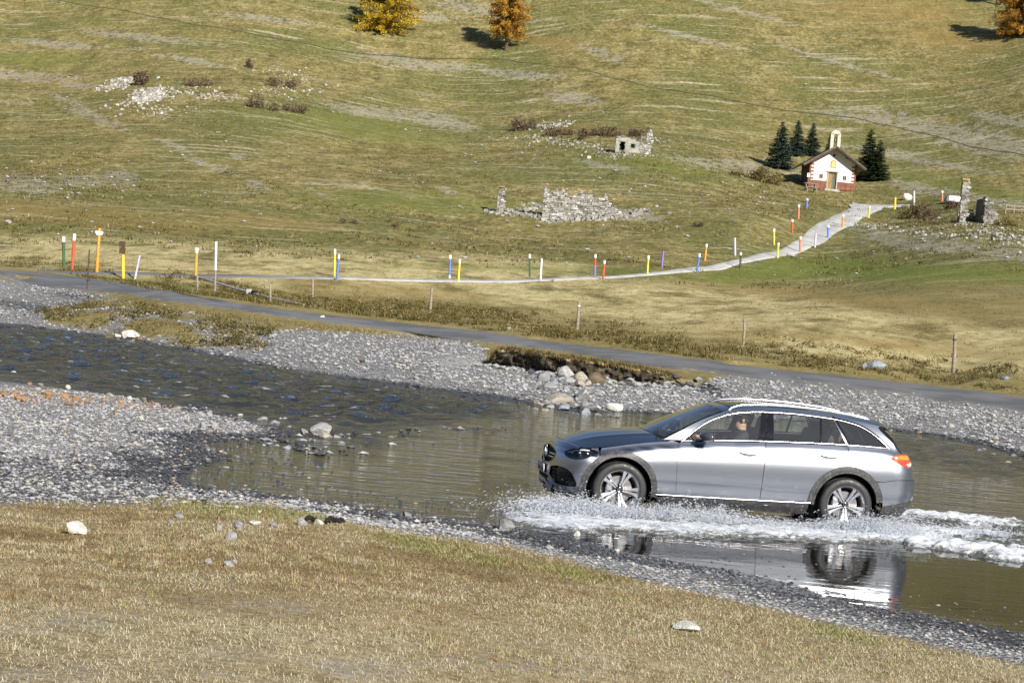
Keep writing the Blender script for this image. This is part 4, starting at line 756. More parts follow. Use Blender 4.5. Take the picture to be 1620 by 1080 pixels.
    for k in range(7):
        yk = -.20 + .062 * k + (.03 if k > 2 else 0); xk = float(Fz(.48)) - .0215; zk = .48 + r_.choice((-.03, 0, .03)); R_ = Matrix.Rotation(-.08, 3, 'Y')
        MB().prism([Vector((xk, yk + a_, .48 + b_)) for a_, b_ in ((-.019, -.035), (-.009, -.035), (-.009, zk - .486), (.009, zk - .486), (.009, -.035), (.019, -.035), (.019, .035), (.009, .035), (.009, zk - .474), (-.009, zk - .474), (-.009, .035), (-.019, .035))], (.003, 0, 0)).build('plate_character', M_black, pl)
    # ---- underbody and cabin
    mb = MB().box((2.35, 0, .235), (3.9, 1.36, .07), None, .02); mb.build('underbody', M_dark, car)
    MB().box((.30, 0, .42), (.45, 1.0, .36), None, .03).build('engine_bay', M_dark, car)
    MB().box((2.5, 0, .33), (2.5, 1.50, .10)).box((4.0, 0, .62), (.9, 1.1, .5)).box((1.33, 0, .60), (.14, 1.5, .62)).build('cabin_floor', M_int, car)
    MB().box((1.52, 0, .90), (.40, 1.46, .20), None, .05).box((1.44, 0, .955), (.30, 1.40, .05), None, .02).build('dashboard', M_int, car, 40)
    def seat(x, y, w, name):
        mb = MB(); mb.box((x, y, .56), (.52, w, .16), None, .05); R_ = Matrix.Rotation(math.radians(16), 3, 'Y')
        mb.box((x + .30, y, .88), (.15, w, .62), R_, .055); o = mb.build(name, M_int, car, 45)
        MB().box((x + .415, y, 1.245), (.10, min(w, .27), .19), R_, .04).build('headrest', M_int, o, 45); return o
    seat(2.28, -.37, .52, 'seat'); seat(2.28, .37, .52, 'seat'); rs_ = seat(3.20, 0, 1.25, 'rear_bench')
    for y in (-.42, .42): MB().box((3.60, y, 1.185), (.10, .25, .17), Matrix.Rotation(.28, 3, 'Y'), .04).build('headrest', M_int, rs_, 45)
    MB().box((3.66, -.50, 1.16), (.05, .20, .14), Matrix.Rotation(.3, 3, 'Y'), .03).build('sunlit_trim_patch', plain('sunlit_tan', (.50, .33, .13), .8), rs_, 45)  # added tan block standing in for sunlit rear pillar trim
    sw = MB(); pts = []
    for k in range(25):
        t = 2 * math.pi * k / 24; pts.append(Vector((1.78 + .06 * math.sin(t), -.37 + .18 * math.cos(t), .93 + .17 * math.sin(t))))
    sw.tube(pts, .014, 6, cap=False); sw.tube([(1.62, -.37, .90), (1.78, -.37, .93)], [.03, .04], 8).build('steering_wheel', M_int, car, 60)
    for s_ in (-1, 1): make_wheel(car, XFW, s_, -77, False); make_wheel(car, XRW, s_, -90, True)
    return car
M_mirror = plain('dark_grey_paint', (0.10, 0.105, 0.125), 0.18, 0.4, .05)
def lens_mat(name, a, b, rough=.15):
    m = NM(name); n_ = m.noise(m.pos((1, 1, 6), obj=True), 18, 3); return m.done(m.bsdf(Base_Color=m.mix(m.ramp(n_, .4, .6), a, b), Roughness=rough, Coat_Weight=1.0, Coat_Roughness=.03))
M_red = lens_mat('red_lens', (0.50, 0.035, 0.012), (0.62, 0.09, 0.02)); M_amber = lens_mat('amber_lens', (.70, .17, .02), (.85, .30, .04)); M_white_lens = lens_mat('white_lens', (.75, .6, .55), (.85, .8, .78))
car = build_car()
# wheels stand on the bed of the ford; the yaw comes from the two hubs seen in the photograph
_a = at_z(980, 774.4, ZW - .035); _b = at_z(1337.7, 799, ZW - .035); CAR_YAW = math.atan2(_b[1] - _a[1], _b[0] - _a[0])
_off = Matrix.Rotation(CAR_YAW, 3, 'Z') @ Vector((XFW, -.795 - .09, 0))
car.location = (_a[0] - _off.x, _a[1] - _off.y, -.035); car.rotation_euler = (0, 0, CAR_YAW)
CAR_M = Matrix.Translation(car.location) @ Matrix.Rotation(CAR_YAW, 4, 'Z')
# ================================================================== DRIVER
def lathe_pts(mb, path, secs, n=12):
    """loft of elliptical rings: path points, (rx, ry) radii, ring axes x/y"""
    rings = []
    for (p, (rx, ry)) in zip(path, secs): rings.append([mb.bm.verts.new((p[0] + rx * math.cos(t), p[1] + ry * math.sin(t), p[2])) for t in np.linspace(0, 2 * math.pi, n, endpoint=False)])
    for a, b in zip(rings, rings[1:]):
        for k in range(n): mb.bm.faces.new((a[k], a[(k + 1) % n], b[(k + 1) % n], b[k]))
    mb.bm.faces.new(rings[0][::-1]); mb.bm.faces.new(rings[-1])
def make_driver():
    M_skin = plain('skin', (.42, .25, .18), .5, 0, .1, 20); M_hair = plain('dark_hair', (.03, .022, .016), .6, 0, .3, 60); M_jacket = plain('dark_jacket', (.02, .022, .028), .8, 0, .3, 15)
    # one continuous figure grown along a skeleton, seated, hands on the wheel
    j = dict(pel=(2.36, -.37, .70), bel=(2.40, -.37, .84), che=(2.44, -.37, 1.02), nek=(2.45, -.37, 1.13), hed0=(2.43, -.37, 1.17), hed=(2.42, -.37, 1.27),
             sl=(2.43, -.545, 1.08), el=(2.22, -.60, .92), wl=(1.98, -.53, .99), hl=(1.86, -.51, 1.02), sr=(2.43, -.195, 1.08), er=(2.22, -.13, .92), wr=(1.98, -.21, .99), hr=(1.86, -.235, 1.02),
             kl=(1.98, -.47, .70), al=(1.75, -.46, .46), kr=(1.98, -.27, .70), ar=(1.75, -.28, .46))
    rad = dict(pel=.15, bel=.14, che=.15, nek=.062, hed0=.065, hed=.10, sl=.075, el=.052, wl=.036, hl=.034, sr=.075, er=.052, wr=.036, hr=.034, kl=.075, al=.05, kr=.075, ar=.05)
    E_ = [('pel', 'bel'), ('bel', 'che'), ('che', 'nek'), ('nek', 'hed0'), ('hed0', 'hed'), ('che', 'sl'), ('sl', 'el'), ('el', 'wl'), ('wl', 'hl'), ('che', 'sr'), ('sr', 'er'), ('er', 'wr'), ('wr', 'hr'), ('pel', 'kl'), ('kl', 'al'), ('pel', 'kr'), ('kr', 'ar')]
    names = list(j); me = bpy.data.meshes.new('person'); me.from_pydata([j[k] for k in names], [(names.index(a), names.index(b)) for a, b in E_], [])
    o = bpy.data.objects.new('person', me); C.objects.link(o)
    mod = o.modifiers.new('skin', 'SKIN'); sv = me.skin_vertices[0].data
    for k, n_ in enumerate(names): sv[k].radius = (rad[n_], rad[n_] * (1.25 if n_ in ('che', 'bel') else 1)); sv[k].use_root = (n_ == 'pel')
    o.modifiers.new('sub', 'SUBSURF').levels = 2; o.modifiers['sub'].render_levels = 2
    dg = bpy.context.evaluated_depsgraph_get(); dg.update(); m2 = bpy.data.meshes.new_from_object(o.evaluated_get(dg)); bpy.data.objects.remove(o, do_unlink=True)
    m2.materials.clear(); m2.materials.append(M_jacket); m2.materials.append(M_skin); hd = Vector(j['hed'])
    for v in m2.vertices:                       # face: brow, nose, chin towards -x
        d = v.co - hd
        if d.length < .17 and v.co.z > 1.17:
            v.co = hd + Vector((d.x * 1.0, d.y * .80, d.z * 1.18))
            if d.x < -.05: v.co.x -= .018 * math.exp(-((d.z + .005) / .022) ** 2 - (d.y / .022) ** 2) + .012 * math.exp(-((d.z + .075) / .025) ** 2 - (d.y / .04) ** 2)
            if d.x < -.05: v.co.x += .010 * math.exp(-((d.z - .028) / .016) ** 2 - ((abs(d.y) - .035) / .02) ** 2)
    for p in m2.polygons:
        c_ = p.center; p.use_smooth = True; p.material_index = 1 if (c_.z > 1.155 or c_.x < 1.97 and c_.z > .9) else 0
    o = link('person', m2); tag(o, 'person in a dark jacket at the steering wheel of the silver car', 'person')
    hm = bmesh.new(); bmesh.ops.create_icosphere(hm, subdivisions=3, radius=1)
    for v in hm.verts: v.co = Vector((2.432 + v.co.x * .098, -.37 + v.co.y * .086, 1.298 + v.co.z * .103))
    bmesh.ops.delete(hm, geom=[v for v in hm.verts if v.co.x < 2.395 and v.co.z < 1.368 or v.co.z < 1.235], context='VERTS')
    me = bpy.data.meshes.new('hair'); hm.to_mesh(me); hm.free(); me.materials.append(M_hair); link('hair', me, o)
    for s_, hn in ((-.51, 'hl'), (-.235, 'hr')):      # fingers closed on the rim
        for k in range(5):
            b_ = Vector((1.855, s_ + (-.032 + .016 * k), 1.03 - .004 * abs(k - 2))); L = (.050, .062, .066, .060, .045)[k]
            MB().tube([b_, b_ + Vector((-L * .75, 0, .018)), b_ + Vector((-L * 1.05, 0, -.012)), b_ + Vector((-L * .8, 0, -.034))], [.010, .009, .0085, .007], 6).build('finger', M_skin, o, 60)
        e_ = MB(); bmesh.ops.create_uvsphere(e_.bm, u_segments=8, v_segments=6, radius=.016, matrix=Matrix.Translation((2.432, -.37 + (.088 if hn == 'hr' else -.088), 1.268)) @ Matrix.Diagonal((1, .5, 1.6, 1))); e_.build('ear', M_skin, o, 60)
    o.matrix_world = CAR_M
    return o
make_driver()
# ================================================================== ROCKS
def rock_mat(name, lo, hi, stain, rough=.9):
    m = NM(name); P = m.pos(obj=True); n1 = m.noise(P, 1.6, 6, .65); n2 = m.noise(P, 7, 5, .7); rnd = m.n('ObjectInfo').outputs['Random']
    c = m.mix(m.ramp(n1, .32, .68), lo, hi); c = m.mix(m.ramp(n2, .58, .74, 0, .6), c, stain); c = m.mix(m.math('MULTIPLY', rnd, .16), c, tuple(x * .55 for x in hi))
    return m.done(m.bsdf(Base_Color=c, Roughness=rough, Specular_IOR_Level=.25, Normal=m.bump(m.math('ADD', n1, m.math('MULTIPLY', n2, .5)), .6, .12)))
RM = dict(pale=rock_mat('pale_rock', (.27, .27, .265), (.46, .455, .44), (.24, .23, .20)), grey=rock_mat('grey_rock', (.20, .20, .205), (.36, .36, .355), (.12, .115, .10)), tan=rock_mat('tan_rock', (.28, .25, .20), (.46, .42, .35), (.20, .16, .10)),
          dark=rock_mat('dark_wet_rock', (.03, .03, .032), (.085, .085, .09), (.02, .02, .02), .35), brown=rock_mat('brown_rock', (.10, .075, .045), (.20, .155, .10), (.06, .05, .03)), orange=rock_mat('orange_rock', (.30, .16, .075), (.42, .27, .15), (.2, .11, .06)), white=rock_mat('white_rock', (.55, .53, .47), (.78, .76, .70), (.38, .34, .26)), blue=rock_mat('blue_grey_rock', (.20, .22, .26), (.38, .40, .43), (.13, .13, .13)))
ROCK_SHAPES = []
for k in range(9):
    bm = bmesh.new(); bmesh.ops.create_icosphere(bm, subdivisions=3, radius=1); r_ = random.Random(k + 40)
    planes = [(Vector((r_.gauss(0, 1), r_.gauss(0, 1), r_.gauss(0, .8))).normalized(), r_.uniform(.45, .80)) for _ in range(11)]
    off = Vector((r_.uniform(0, 50), r_.uniform(0, 50), 0))
    for v in bm.verts:
        for n_, d_ in planes:
            e_ = v.co.dot(n_) - d_
            if e_ > 0: v.co -= n_ * e_ * .93
        v.co *= 1 + .16 * float(fbm(np.array([v.co.x * 2 + off.x]), np.array([v.co.y * 2 + v.co.z * 3 + off.y]), 3, k)[0])
    me = bpy.data.meshes.new('rock'); bm.to_mesh(me); bm.free(); me.polygons.foreach_set('use_smooth', np.ones(len(me.polygons), bool)); me.set_sharp_from_angle(angle=math.radians(32)); ROCK_SHAPES.append(me)
_rk = {}
def rock(px, py, wpx, hpx, col, label, group, cat='rock', rz=None, tilt=0, name='rock', sink=.24):
    """a rock whose foot shows at the pixel (px, py + hpx/2)"""
    g = ground_px(px, py + hpx * .42); sc = g[1] / F_PX; w = wpx * sc / 2 * 1.28; h = max(hpx * sc * .82, w * .34)
    k = random.randrange(len(ROCK_SHAPES)); key = (k, col)
    if key not in _rk: me = ROCK_SHAPES[k].copy(); me.materials.append(RM[col]); _rk[key] = me
    o = link(name, _rk[key]); d = random.uniform(.65, .95); o.scale = (w, w * d, h); zz = g[2]
    if poly_sd(np.array([g[0]]), np.array([g[1]]), WPOLY)[0] < 0: zz = min(zz, -.02)
    o.location = (g[0], g[1] + w * d * .5, max(zz, -.1) + h * (1 - 2 * sink)); o.rotation_euler = (random.uniform(-.1, .1), tilt + random.uniform(-.1, .1), random.uniform(0, 6.28) if rz is None else rz)
    return tag(o, label, cat, group)
def zr(X, Y, W_, H_): return 830 + X / 9.53, 560 + Y / 9.53, W_ / 9.53, H_ / 9.53
heap = 'boulders heaped below the eroded bank'
for (X, Y, W_, H_, c_, lab, t_) in [(300, 370, 230, 150, 'grey', 'tall grey slab boulder at the back of the heap below the eroded bank', -.3), (350, 510, 270, 105, 'grey', 'long grey boulder lying in front of the tall slab boulder', 0), (640, 300, 230, 150, 'pale', 'pale angular boulder against the dark earth of the eroded bank', 0), (650, 420, 220, 100, 'pale', 'rounded whitish boulder in the middle of the heap below the bank', 0),
        (860, 360, 210, 120, 'tan', 'tan block boulder touching the eroded bank', 0), (830, 455, 180, 90, 'tan', 'small cream boulder in front of the tan block boulder', 0), (950, 450, 110, 80, 'tan', None, 0), (1080, 395, 230, 165, 'brown', 'brown earthy boulder at the foot of the eroded bank', 0), (870, 620, 250, 130, 'pale', 'white rounded boulder on the shingle in front of the heap', 0),
        (500, 690, 390, 100, 'tan', 'long flat pinkish slab tilted at the edge of the stream', .22), (220, 765, 160, 60, 'tan', 'small tan rock in the water beside the flat slab', 0), (560, 810, 180, 80, 'blue', 'blue grey rock in the water in front of the flat slab', 0), (320, 860, 120, 60, 'tan', None, 0), (900, 790, 150, 130, 'grey', 'upright grey rock standing in the stream', .5), (940, 900, 190, 110, 'blue', 'pale bluish rock leaning on the upright grey rock', 0),
        (1350, 815, 260, 90, 'white', 'pale rounded rock alone in the water by the shingle', 0), (510, 270, 70, 90, 'grey', None, 0), (90, 350, 190, 60, 'grey', None, 0), (440, 455, 170, 90, 'blue', None, 0), (380, 800, 120, 55, 'pale', None, 0), (1000, 340, 100, 60, 'grey', None, 0), (620, 530, 120, 70, 'pale', None, 0), (160, 830, 110, 40, 'pale', None, 0)]:
    rock(*zr(X, Y, W_ * 1.12, H_ * 1.02), c_, lab or 'small %s rock wedged among the boulders below the eroded bank' % dict(blue='blue grey').get(c_, c_), heap, tilt=t_, name='boulder' if lab and W_ > 200 else 'rock')
mid = 'rocks standing in the shallow stream'
for i, (x, y, w, h, c_) in enumerate([(504, 681, 34, 20, 'pale'), (514, 691, 27, 14, 'tan'), (480, 684, 14, 10, 'grey'), (533, 694, 12, 9, 'pale'), (452, 710, 17, 10, 'blue'), (475, 704, 22, 8, 'dark'), (500, 716, 14, 5, 'pale'), (553, 701, 14, 5, 'pale'), (608, 700, 9, 5, 'blue'), (560, 688, 20, 8, 'dark'), (580, 691, 20, 7, 'grey'), (640, 683, 18, 5, 'dark'), (668, 682, 14, 5, 'dark'), (735, 680, 18, 4, 'dark'), (470, 750, 18, 5, 'pale'), (432, 669, 24, 8, 'pale'), (414, 664, 18, 7, 'pale'), (446, 677, 10, 6, 'dark'), (540, 683, 14, 7, 'dark'), (398, 735, 10, 6, 'dark')]):
    lab = {0: 'largest pale rock in the stream below the rapids', 1: 'tan rock leaning against the largest pale rock in the stream', 4: 'blue grey rock in the pool near the largest pale rock', 5: 'dark wet rock in the pool beside the blue grey rock'}.get(i) or dict(pale='small pale rock poking out of the shallow stream', dark='small dark wet rock poking out of the shallow stream', grey='small grey rock poking out of the shallow stream', blue='small blue grey rock poking out of the shallow stream')[c_]
    rock(x, y, w, h, c_, lab, mid)
bar_g = 'stones along the upstream edge of the gravel bar'
for (x, y, w, h, c_) in [(356, 633, 24, 11, 'grey'), (340, 674, 15, 10, 'pale'), (321, 674, 13, 9, 'pale'), (301, 637, 16, 6, 'pale'), (259, 629, 20, 6, 'tan'), (250, 617, 13, 6, 'tan'), (272, 648, 13, 6, 'tan'), (282, 646, 9, 5, 'pale'), (174, 626, 15, 8, 'tan'), (156, 629, 9, 5, 'pale'), (21, 591, 11, 6, 'white'), (83, 594, 7, 4, 'white'), (106, 613, 9, 6, 'white'), (182, 613, 13, 5, 'white'), (214, 614, 18, 5, 'white'), (231, 613, 10, 5, 'pale'), (63, 609, 13, 4, 'tan'), (47, 607, 9, 4, 'orange'), (27, 629, 15, 8, 'orange'), (38, 632, 13, 7, 'orange'), (74, 629, 12, 6, 'orange'), (75, 622, 18, 6, 'orange'), (101, 628, 12, 8, 'orange'), (118, 632, 14, 8, 'orange'), (106, 639, 17, 6, 'orange'), (22, 622, 14, 6, 'orange'), (3, 624, 12, 7, 'orange'), (163, 633, 9, 5, 'orange'), (134, 628, 8, 5, 'orange'), (190, 642, 11, 5, 'orange'), (182, 651, 10, 4, 'orange'), (172, 752, 11, 7, 'dark'), (317, 656, 20, 6, 'pale'), (330, 655, 12, 6, 'pale'), (372, 660, 18, 5, 'grey'), (253, 679, 12, 5, 'white'), (380, 658, 9, 5, 'white'), (205, 630, 9, 5, 'white'), (222, 662, 12, 5, 'white')]:
    rock(x, y, w, h, c_, dict(grey='grey boulder stone at the water edge of the gravel bar', pale='pale stone at the water edge of the gravel bar', tan='tan stone at the water edge of the gravel bar', white='white stone on the gravel bar', orange='rusty orange stone on the gravel bar', dark='dark wet stone alone on the gravel bar')[c_], bar_g, 'stone', name='stone')
fgG = 'stones lying in the foreground grass'
for (x, y, w, h, c_, lab) in [(115, 838, 34, 18, 'white', 'large white angular stone lying alone in the dry grass'), (282, 816, 20, 6, 'pale', 'flat pale stone beside the green grass patch'), (268, 825, 10, 6, 'pale', 'small pale stone below the flat stone by the green patch'), (376, 832, 17, 10, 'pale', 'pale rounded stone in the row of stones in the dry grass'), (403, 828, 20, 6, 'white', 'flat white stone in the row of stones in the dry grass'), (346, 835, 8, 7, 'pale', 'small pale upright stone beside the row in the dry grass'), (365, 849, 18, 11, 'pale', 'larger pale stone lying in front of the row of stones'), (328, 888, 15, 8, 'pale', 'pale stone beside the cluster of pebbles in the grass'), (360, 893, 16, 8, 'pale', 'larger stone of the small pebble cluster in the grass'), (371, 888, 10, 6, 'pale', 'tiny stone of the pebble cluster in the grass'), (432, 830, 12, 6, 'grey', 'small grey stone at the end of the row in the grass'),
                             (478, 826, 17, 11, 'pale', 'pale stone of the fire ring beside charred wood'), (505, 827, 18, 10, 'white', 'whitish stone of the fire ring beside charred wood'), (1086, 994, 42, 10, 'white', 'long flat white stone half sunk in the dry grass'), (800, 834, 34, 15, 'grey', 'flat grey stone on the wet shingle by the ford'), (912, 845, 11, 9, 'white', 'small white stone in the shallows in front of the car'), (1600, 905, 24, 10, 'white', 'white stone alone in the brown shallows behind the car'), (644, 815, 18, 9, 'grey', 'grey stone on the dark shingle beside the pool'), (1106, 855, 9, 6, 'tan', 'small tan stone in the splashed shallows'), (410, 810, 8, 4, 'white', 'small white stone on the green grass patch'), (868, 866, 16, 7, 'pale', 'pale stone on the shingle where the grass begins'), (976, 872, 14, 6, 'white', 'white stone on the shingle opposite the front wheel'), (1140, 862, 6, 5, 'dark', 'tiny dark stone in the shallows beside the car'), (1356, 876, 12, 5, 'dark', None), (1394, 874, 10, 4, 'dark', None), (1298, 868, 18, 5, 'dark', None), (1410, 877, 14, 5, 'dark', None), (1527, 917, 18, 6, 'grey', None), (1448, 930, 12, 5, 'dark', None), (1476, 928, 14, 6, 'grey', None), (1520, 943, 20, 8, 'dark', None), (1575, 944, 14, 8, 'dark', None), (1484, 886, 14, 4, 'dark', None), (1502, 884, 9, 4, 'dark', None)]:
    rock(x, y, w, h, c_, lab or ('dark wet stone breaking the calm shallows' if c_ == 'dark' else 'grey stone breaking the calm shallows'), fgG if lab else 'stones breaking the calm shallows', 'stone', name='stone')
for (x, y, w, h, c_, lab) in [(1386, 580, 36, 13, 'blue', 'large blue grey boulder in the verge scrub beside the road'), (1368, 579, 12, 9, 'blue', 'small blue grey boulder next to the larger one in the verge'), (1592, 598, 22, 6, 'blue', 'flat blue grey stone in the verge near the tall fence post'), (206, 531, 30, 11, 'white', 'long white boulder at the water edge below the grassy bank'), (186, 532, 18, 7, 'white', 'white stone next to the long white boulder'), (172, 533, 16, 6, 'brown', 'reddish brown stone at the water edge below the grassy bank'), (572, 571, 14, 5, 'brown', 'brown mossy stone on the far shingle'), (511, 502, 10, 4, 'white', 'white stone at the road edge beside a fence post'), (1434, 313, 16, 10, 'white', 'big white boulder beside the track near the chapel'), (805, 520, 10, 4, 'pale', 'pale stone in the verge near the middle fence post')]:
    rock(x, y, w, h, c_, lab, None, name='boulder')
# charred wood of the fire ring
M_char = plain('charred_wood', (.008, .007, .006), .9, 0, .4, 20)
for i, (x, y, w, rz_) in enumerate([(490, 823, 16, .3), (497, 826, 12, -.4), (524, 824, 14, .2), (532, 827, 16, -.2), (518, 827, 10, .9), (540, 826, 10, .1)]):
    g = ground_px(x, y + 3); L = w * g[1] / F_PX / 2; d = Vector((math.cos(rz_), math.sin(rz_), 0)) * L; p = Vector(g) + Vector((0, 0, .03))
    tag(MB().tube([p - d, p - d * .3 + Vector((0, .01, .02)), p + d * .4 + Vector((0, -.01, .015)), p + d], [.018, .026, .022, .012], 7).build('charred_log', M_char, None, 60), 'short charred log between the two fire ring stones' if i < 2 else 'short charred log lying beyond the whitish fire ring stone', 'log', 'charred logs of the fire ring')
# ================================================================== POSTS
POSTC = dict(green=(.035, .10, .045), red=(.50, .085, .028), orange=(.62, .29, .045), yellow=(.72, .56, .05), blue=(.10, .18, .55), violet=(.20, .17, .48), lime=(.52, .55, .08), white=(.72, .71, .76), lilac=(.52, .48, .62), salmon=(.56, .19, .11), dgreen=(.045, .07, .035))
PM = {k: plain('post_' + k, v, .6, 0, .22, 9) for k, v in POSTC.items()}; PM['cap'] = plain('post_white_cap', (.80, .80, .80), .55, 0, .08, 9)
PM['wood'] = plain('grey_post_foot', (.22, .20, .18), .8)
M_wood = plain('weathered_wood', (.25, .21, .16), .85, 0, .35, 8, .02); M_rust = plain('rusty_iron', (.07, .045, .03), .8, 0, .4, 20)
def pole_pts(xt, yt, xb, yb_):
    """foot on the ground at (xb, yb_); top at the same depth on the ray through (xt, yt)"""
    g = ground_px(xb, yb_); t = at_d(xt, yt, g[1]); return Vector(g), Vector(t)
def post(name, xt, yt, xb, yb_, col, label, group, cap=True, wpx=4.0, two=None, base=None):
    g, t = pole_pts(xt, yt, xb, yb_); r = max(wpx * g.y / F_PX / 2, .035); ax = t - g; e = empty(name, g, 0, label, 'post', group); L = ax.length
    capf = .83 if cap else 1.0
    lo_ = -.25
    if two: MB().tube([ax * lo_, ax * .42], r, 10).build('lower_shaft', PM[two], e, 60); MB().tube([ax * .42, ax * capf], r, 10).build('shaft', PM[col], e, 60)
    elif base: MB().tube([ax * lo_, ax * .13], r * .95, 10).build('white_base', PM['cap'], e, 60); MB().tube([ax * .13, ax * capf], r, 10).build('shaft', PM[col], e, 60)
    else: MB().tube([ax * lo_, ax * capf], r, 10).build('shaft', PM[col], e, 60)
    if cap: MB().tube([ax * (capf - .01), ax * .985, ax], [r * 1.13, r * 1.13, r * .8], 10).build('cap', PM['cap'], e, 60)
    return e
pg = 'coloured marker posts along the track'
for a in [(100.5, 374, 101, 422, 'green', 'dark green marker post with white cap beside the red post'), (118, 370, 114, 428, 'red', 'red marker post with a long white cap at the road fork'),
          (530, 394, 529, 437, 'yellow', 'yellow marker post with white cap standing behind a blue one'), (536.5, 402, 533, 443, 'blue', 'blue marker post with white cap leaning in front of a yellow one'), (727.5, 410, 725, 446, 'yellow', 'yellow marker post with white cap on the near side of the pale track'),
          (838, 402, 838, 438, 'green', 'dark green marker post with white cap beside a plain white one'), (956.5, 412, 954, 442, 'red', 'short red marker post with white cap on the near side of the track'), (1026, 404, 1024, 435, 'lime', 'lime green marker post with white cap beside the track bend'),
          (1107, 401, 1102.5, 431, 'blue', 'leaning blue marker post with white cap at the widening track'), (1118, 386, 1115, 412, 'orange', 'orange marker post with white cap behind the leaning blue one'), (1172, 399, 1171, 424, 'dgreen', 'thin dark green marker post on the near edge of the track'),
          (1224.5, 362, 1224.5, 387, 'lime', 'lime marker post on the uphill side where the track climbs'), (1231.5, 384, 1230, 408, 'yellow', 'bright yellow marker post on the near side where the track climbs'), (1253.5, 347, 1253, 368, 'red', 'red marker post on the uphill side of the climbing track'),
          (1264, 324, 1263, 346, 'salmon', 'faded red marker post below the chapel'), (1277, 314, 1276, 329, 'blue', 'short blue marker post closest to the chapel steps'), (1266.5, 374, 1265.5, 399, 'salmon', 'salmon marker post on the near side of the climbing track'), (1310.5, 356, 1309.5, 377, 'blue', 'blue marker post on the near side of the climbing track'),
          (1334, 339, 1333, 361, 'orange', 'orange marker post on the near side of the track below the chapel'), (1376, 326, 1374, 345, 'lime', 'pale lime marker post at the track junction'), (1490.5, 302, 1490.5, 318, 'salmon', 'rust red marker post beside the white box by the ruined pillar')]:
    post('marker_post', *a, pg, wpx=4.6 if a[0] < 200 else 3.3)
for a in [(857, 409, 855, 443, 'white', 'plain white marker post beside a dark green one'), (1162.5, 376, 1163, 404, 'lilac', 'plain lilac marker post on the far side of the track'), (1049.5, 397, 1047, 423, 'violet', 'plain violet blue marker post on the far side of the track'), (1291, 369, 1289, 391, 'lilac', 'pale lilac marker post beside the salmon post on the climbing track'), (1416.5, 312, 1415.5, 332, 'yellow', 'plain yellow marker post at the end of the track by the chapel'), (1446, 302, 1446, 324, 'lilac', 'tall pale lilac post beside the big white boulder')]:
    post('marker_post', *a, pg, cap=False, wpx=3.3)
post('marker_post', 712.5, 403, 711, 440, 'blue', 'blue marker post with white cap and white foot', pg, base=True, wpx=3.3)
post('marker_post', 942, 402, 941, 435, 'red', 'red marker post with blue lower half and white cap', pg, two='violet', wpx=3.3)
post('marker_post', 311.5, 392, 309.5, 437, 'orange', 'orange marker post with white cap above the fallen barrier pole', pg, wpx=4.6)
post('marker_post', 342, 382, 340, 460, 'white', 'tall white pole with weathered grey foot behind the fallen barrier', pg, cap=False, two='wood', wpx=4.0)
post('marker_post', 221, 404, 213.5, 441, 'lilac', 'leaning pale weathered post beside the brown sign', pg, cap=False, wpx=3.3)
# signposts at the fork
g, t = pole_pts(157.5, 361, 153, 432); e = empty('signpost', g, 0, 'tall orange signpost with a small white arrow board', 'signpost'); ax = t - g
MB().tube([ax * -.2, ax], 5.2 * g.y / F_PX / 2, 10).build('post', PM['orange'], e, 60); s_ = g.y / F_PX
c_ = ax * .89; MB().prism([c_ + Vector((a_ * s_, -.10, b_ * s_)) for a_, b_ in ((-6.5, 2.2), (-4, 3.2), (6, 3), (7, 1), (5, -3), (-3, -3))], (0, .03, 0)).build('arrow_board', PM['cap'], e)
g, t = pole_pts(194.5, 381, 195, 440); e = empty('signpost', g, 0, 'yellow post carrying two square brown boards one above the other', 'signpost'); ax = t - g; s_ = g.y / F_PX
MB().tube([ax * -.2, ax * .95], 4.6 * s_ / 2, 10).build('post', PM['yellow'], e, 60); M_brown = plain('brown_sign', (.075, .042, .018), .5, 0, .15)
for zc_ in (.91, .74): MB().box(ax * zc_ + Vector((-.01, -.11, 0)), (10 * s_, .03, 9.3 * s_), None, .006).build('board', M_brown, e)
g, t = pole_pts(141.5, 395, 137.5, 459); e = empty('iron_stake', g, 0, 'thin rusty iron stake leaning at the edge of the asphalt road', 'stake'); ax = t - g
MB().tube([ax * -.2, ax], [.03, .028], 6).build('rod', M_rust, e); MB().box(ax * .27, (.14, .12, .12), None, .02).build('bracket', M_rust, e)
# wooden fence posts beyond the road
for (xt, yt, xb, yb_, lab, w) in [(1511, 528, 1508, 589, 'tall thick grey wooden fence post beside the road bend', 6.0), (1178, 504, 1176, 544, 'thin wooden fence post in the verge above the car', 4.0), (916, 477, 913, 521, 'grey wooden fence post with a pale band in the road verge', 5.0), (683, 456, 680, 495, 'weathered wooden fence post above the bend of the shingle', 4.4), (495, 440, 494, 472, 'thin wooden fence post next to the end of the fallen pole', 3.6), (427.5, 450, 427.5, 478, 'short wooden fence post touching the fallen barrier pole', 3.4), (312, 436, 312, 461, 'dark wooden stub below the orange marker post', 3.4)]:
    g, t = pole_pts(xt, yt, xb, yb_); e = empty('fence_post', g, 0, lab, 'post', 'wooden fence posts beside the road'); ax = t - g; r = w * g.y / F_PX / 2
    MB().tube([ax * -.25, ax * .1, ax * .5 + Vector((r * .25, 0, 0)), ax * .96, ax], [r * 1.05, r * 1.05, r, r * .95, r * .6], 9).build('trunk', M_wood, e, 60)
    if w in (5.0, 6.0): MB().tube([ax * .83, ax * .87], r * 1.15, 9).build('band', PM['cap'] if w == 5.0 else M_rust, e, 60)
p0 = Vector(ground_px(309, 452)); p0 = Vector(at_d(309, 437, p0.y)); p1 = Vector(ground_px(481, 484)); e = empty('barrier_pole', p1, 0, 'long fallen barrier pole sloping from the orange post to the ground', 'pole'); v_ = p0 - p1
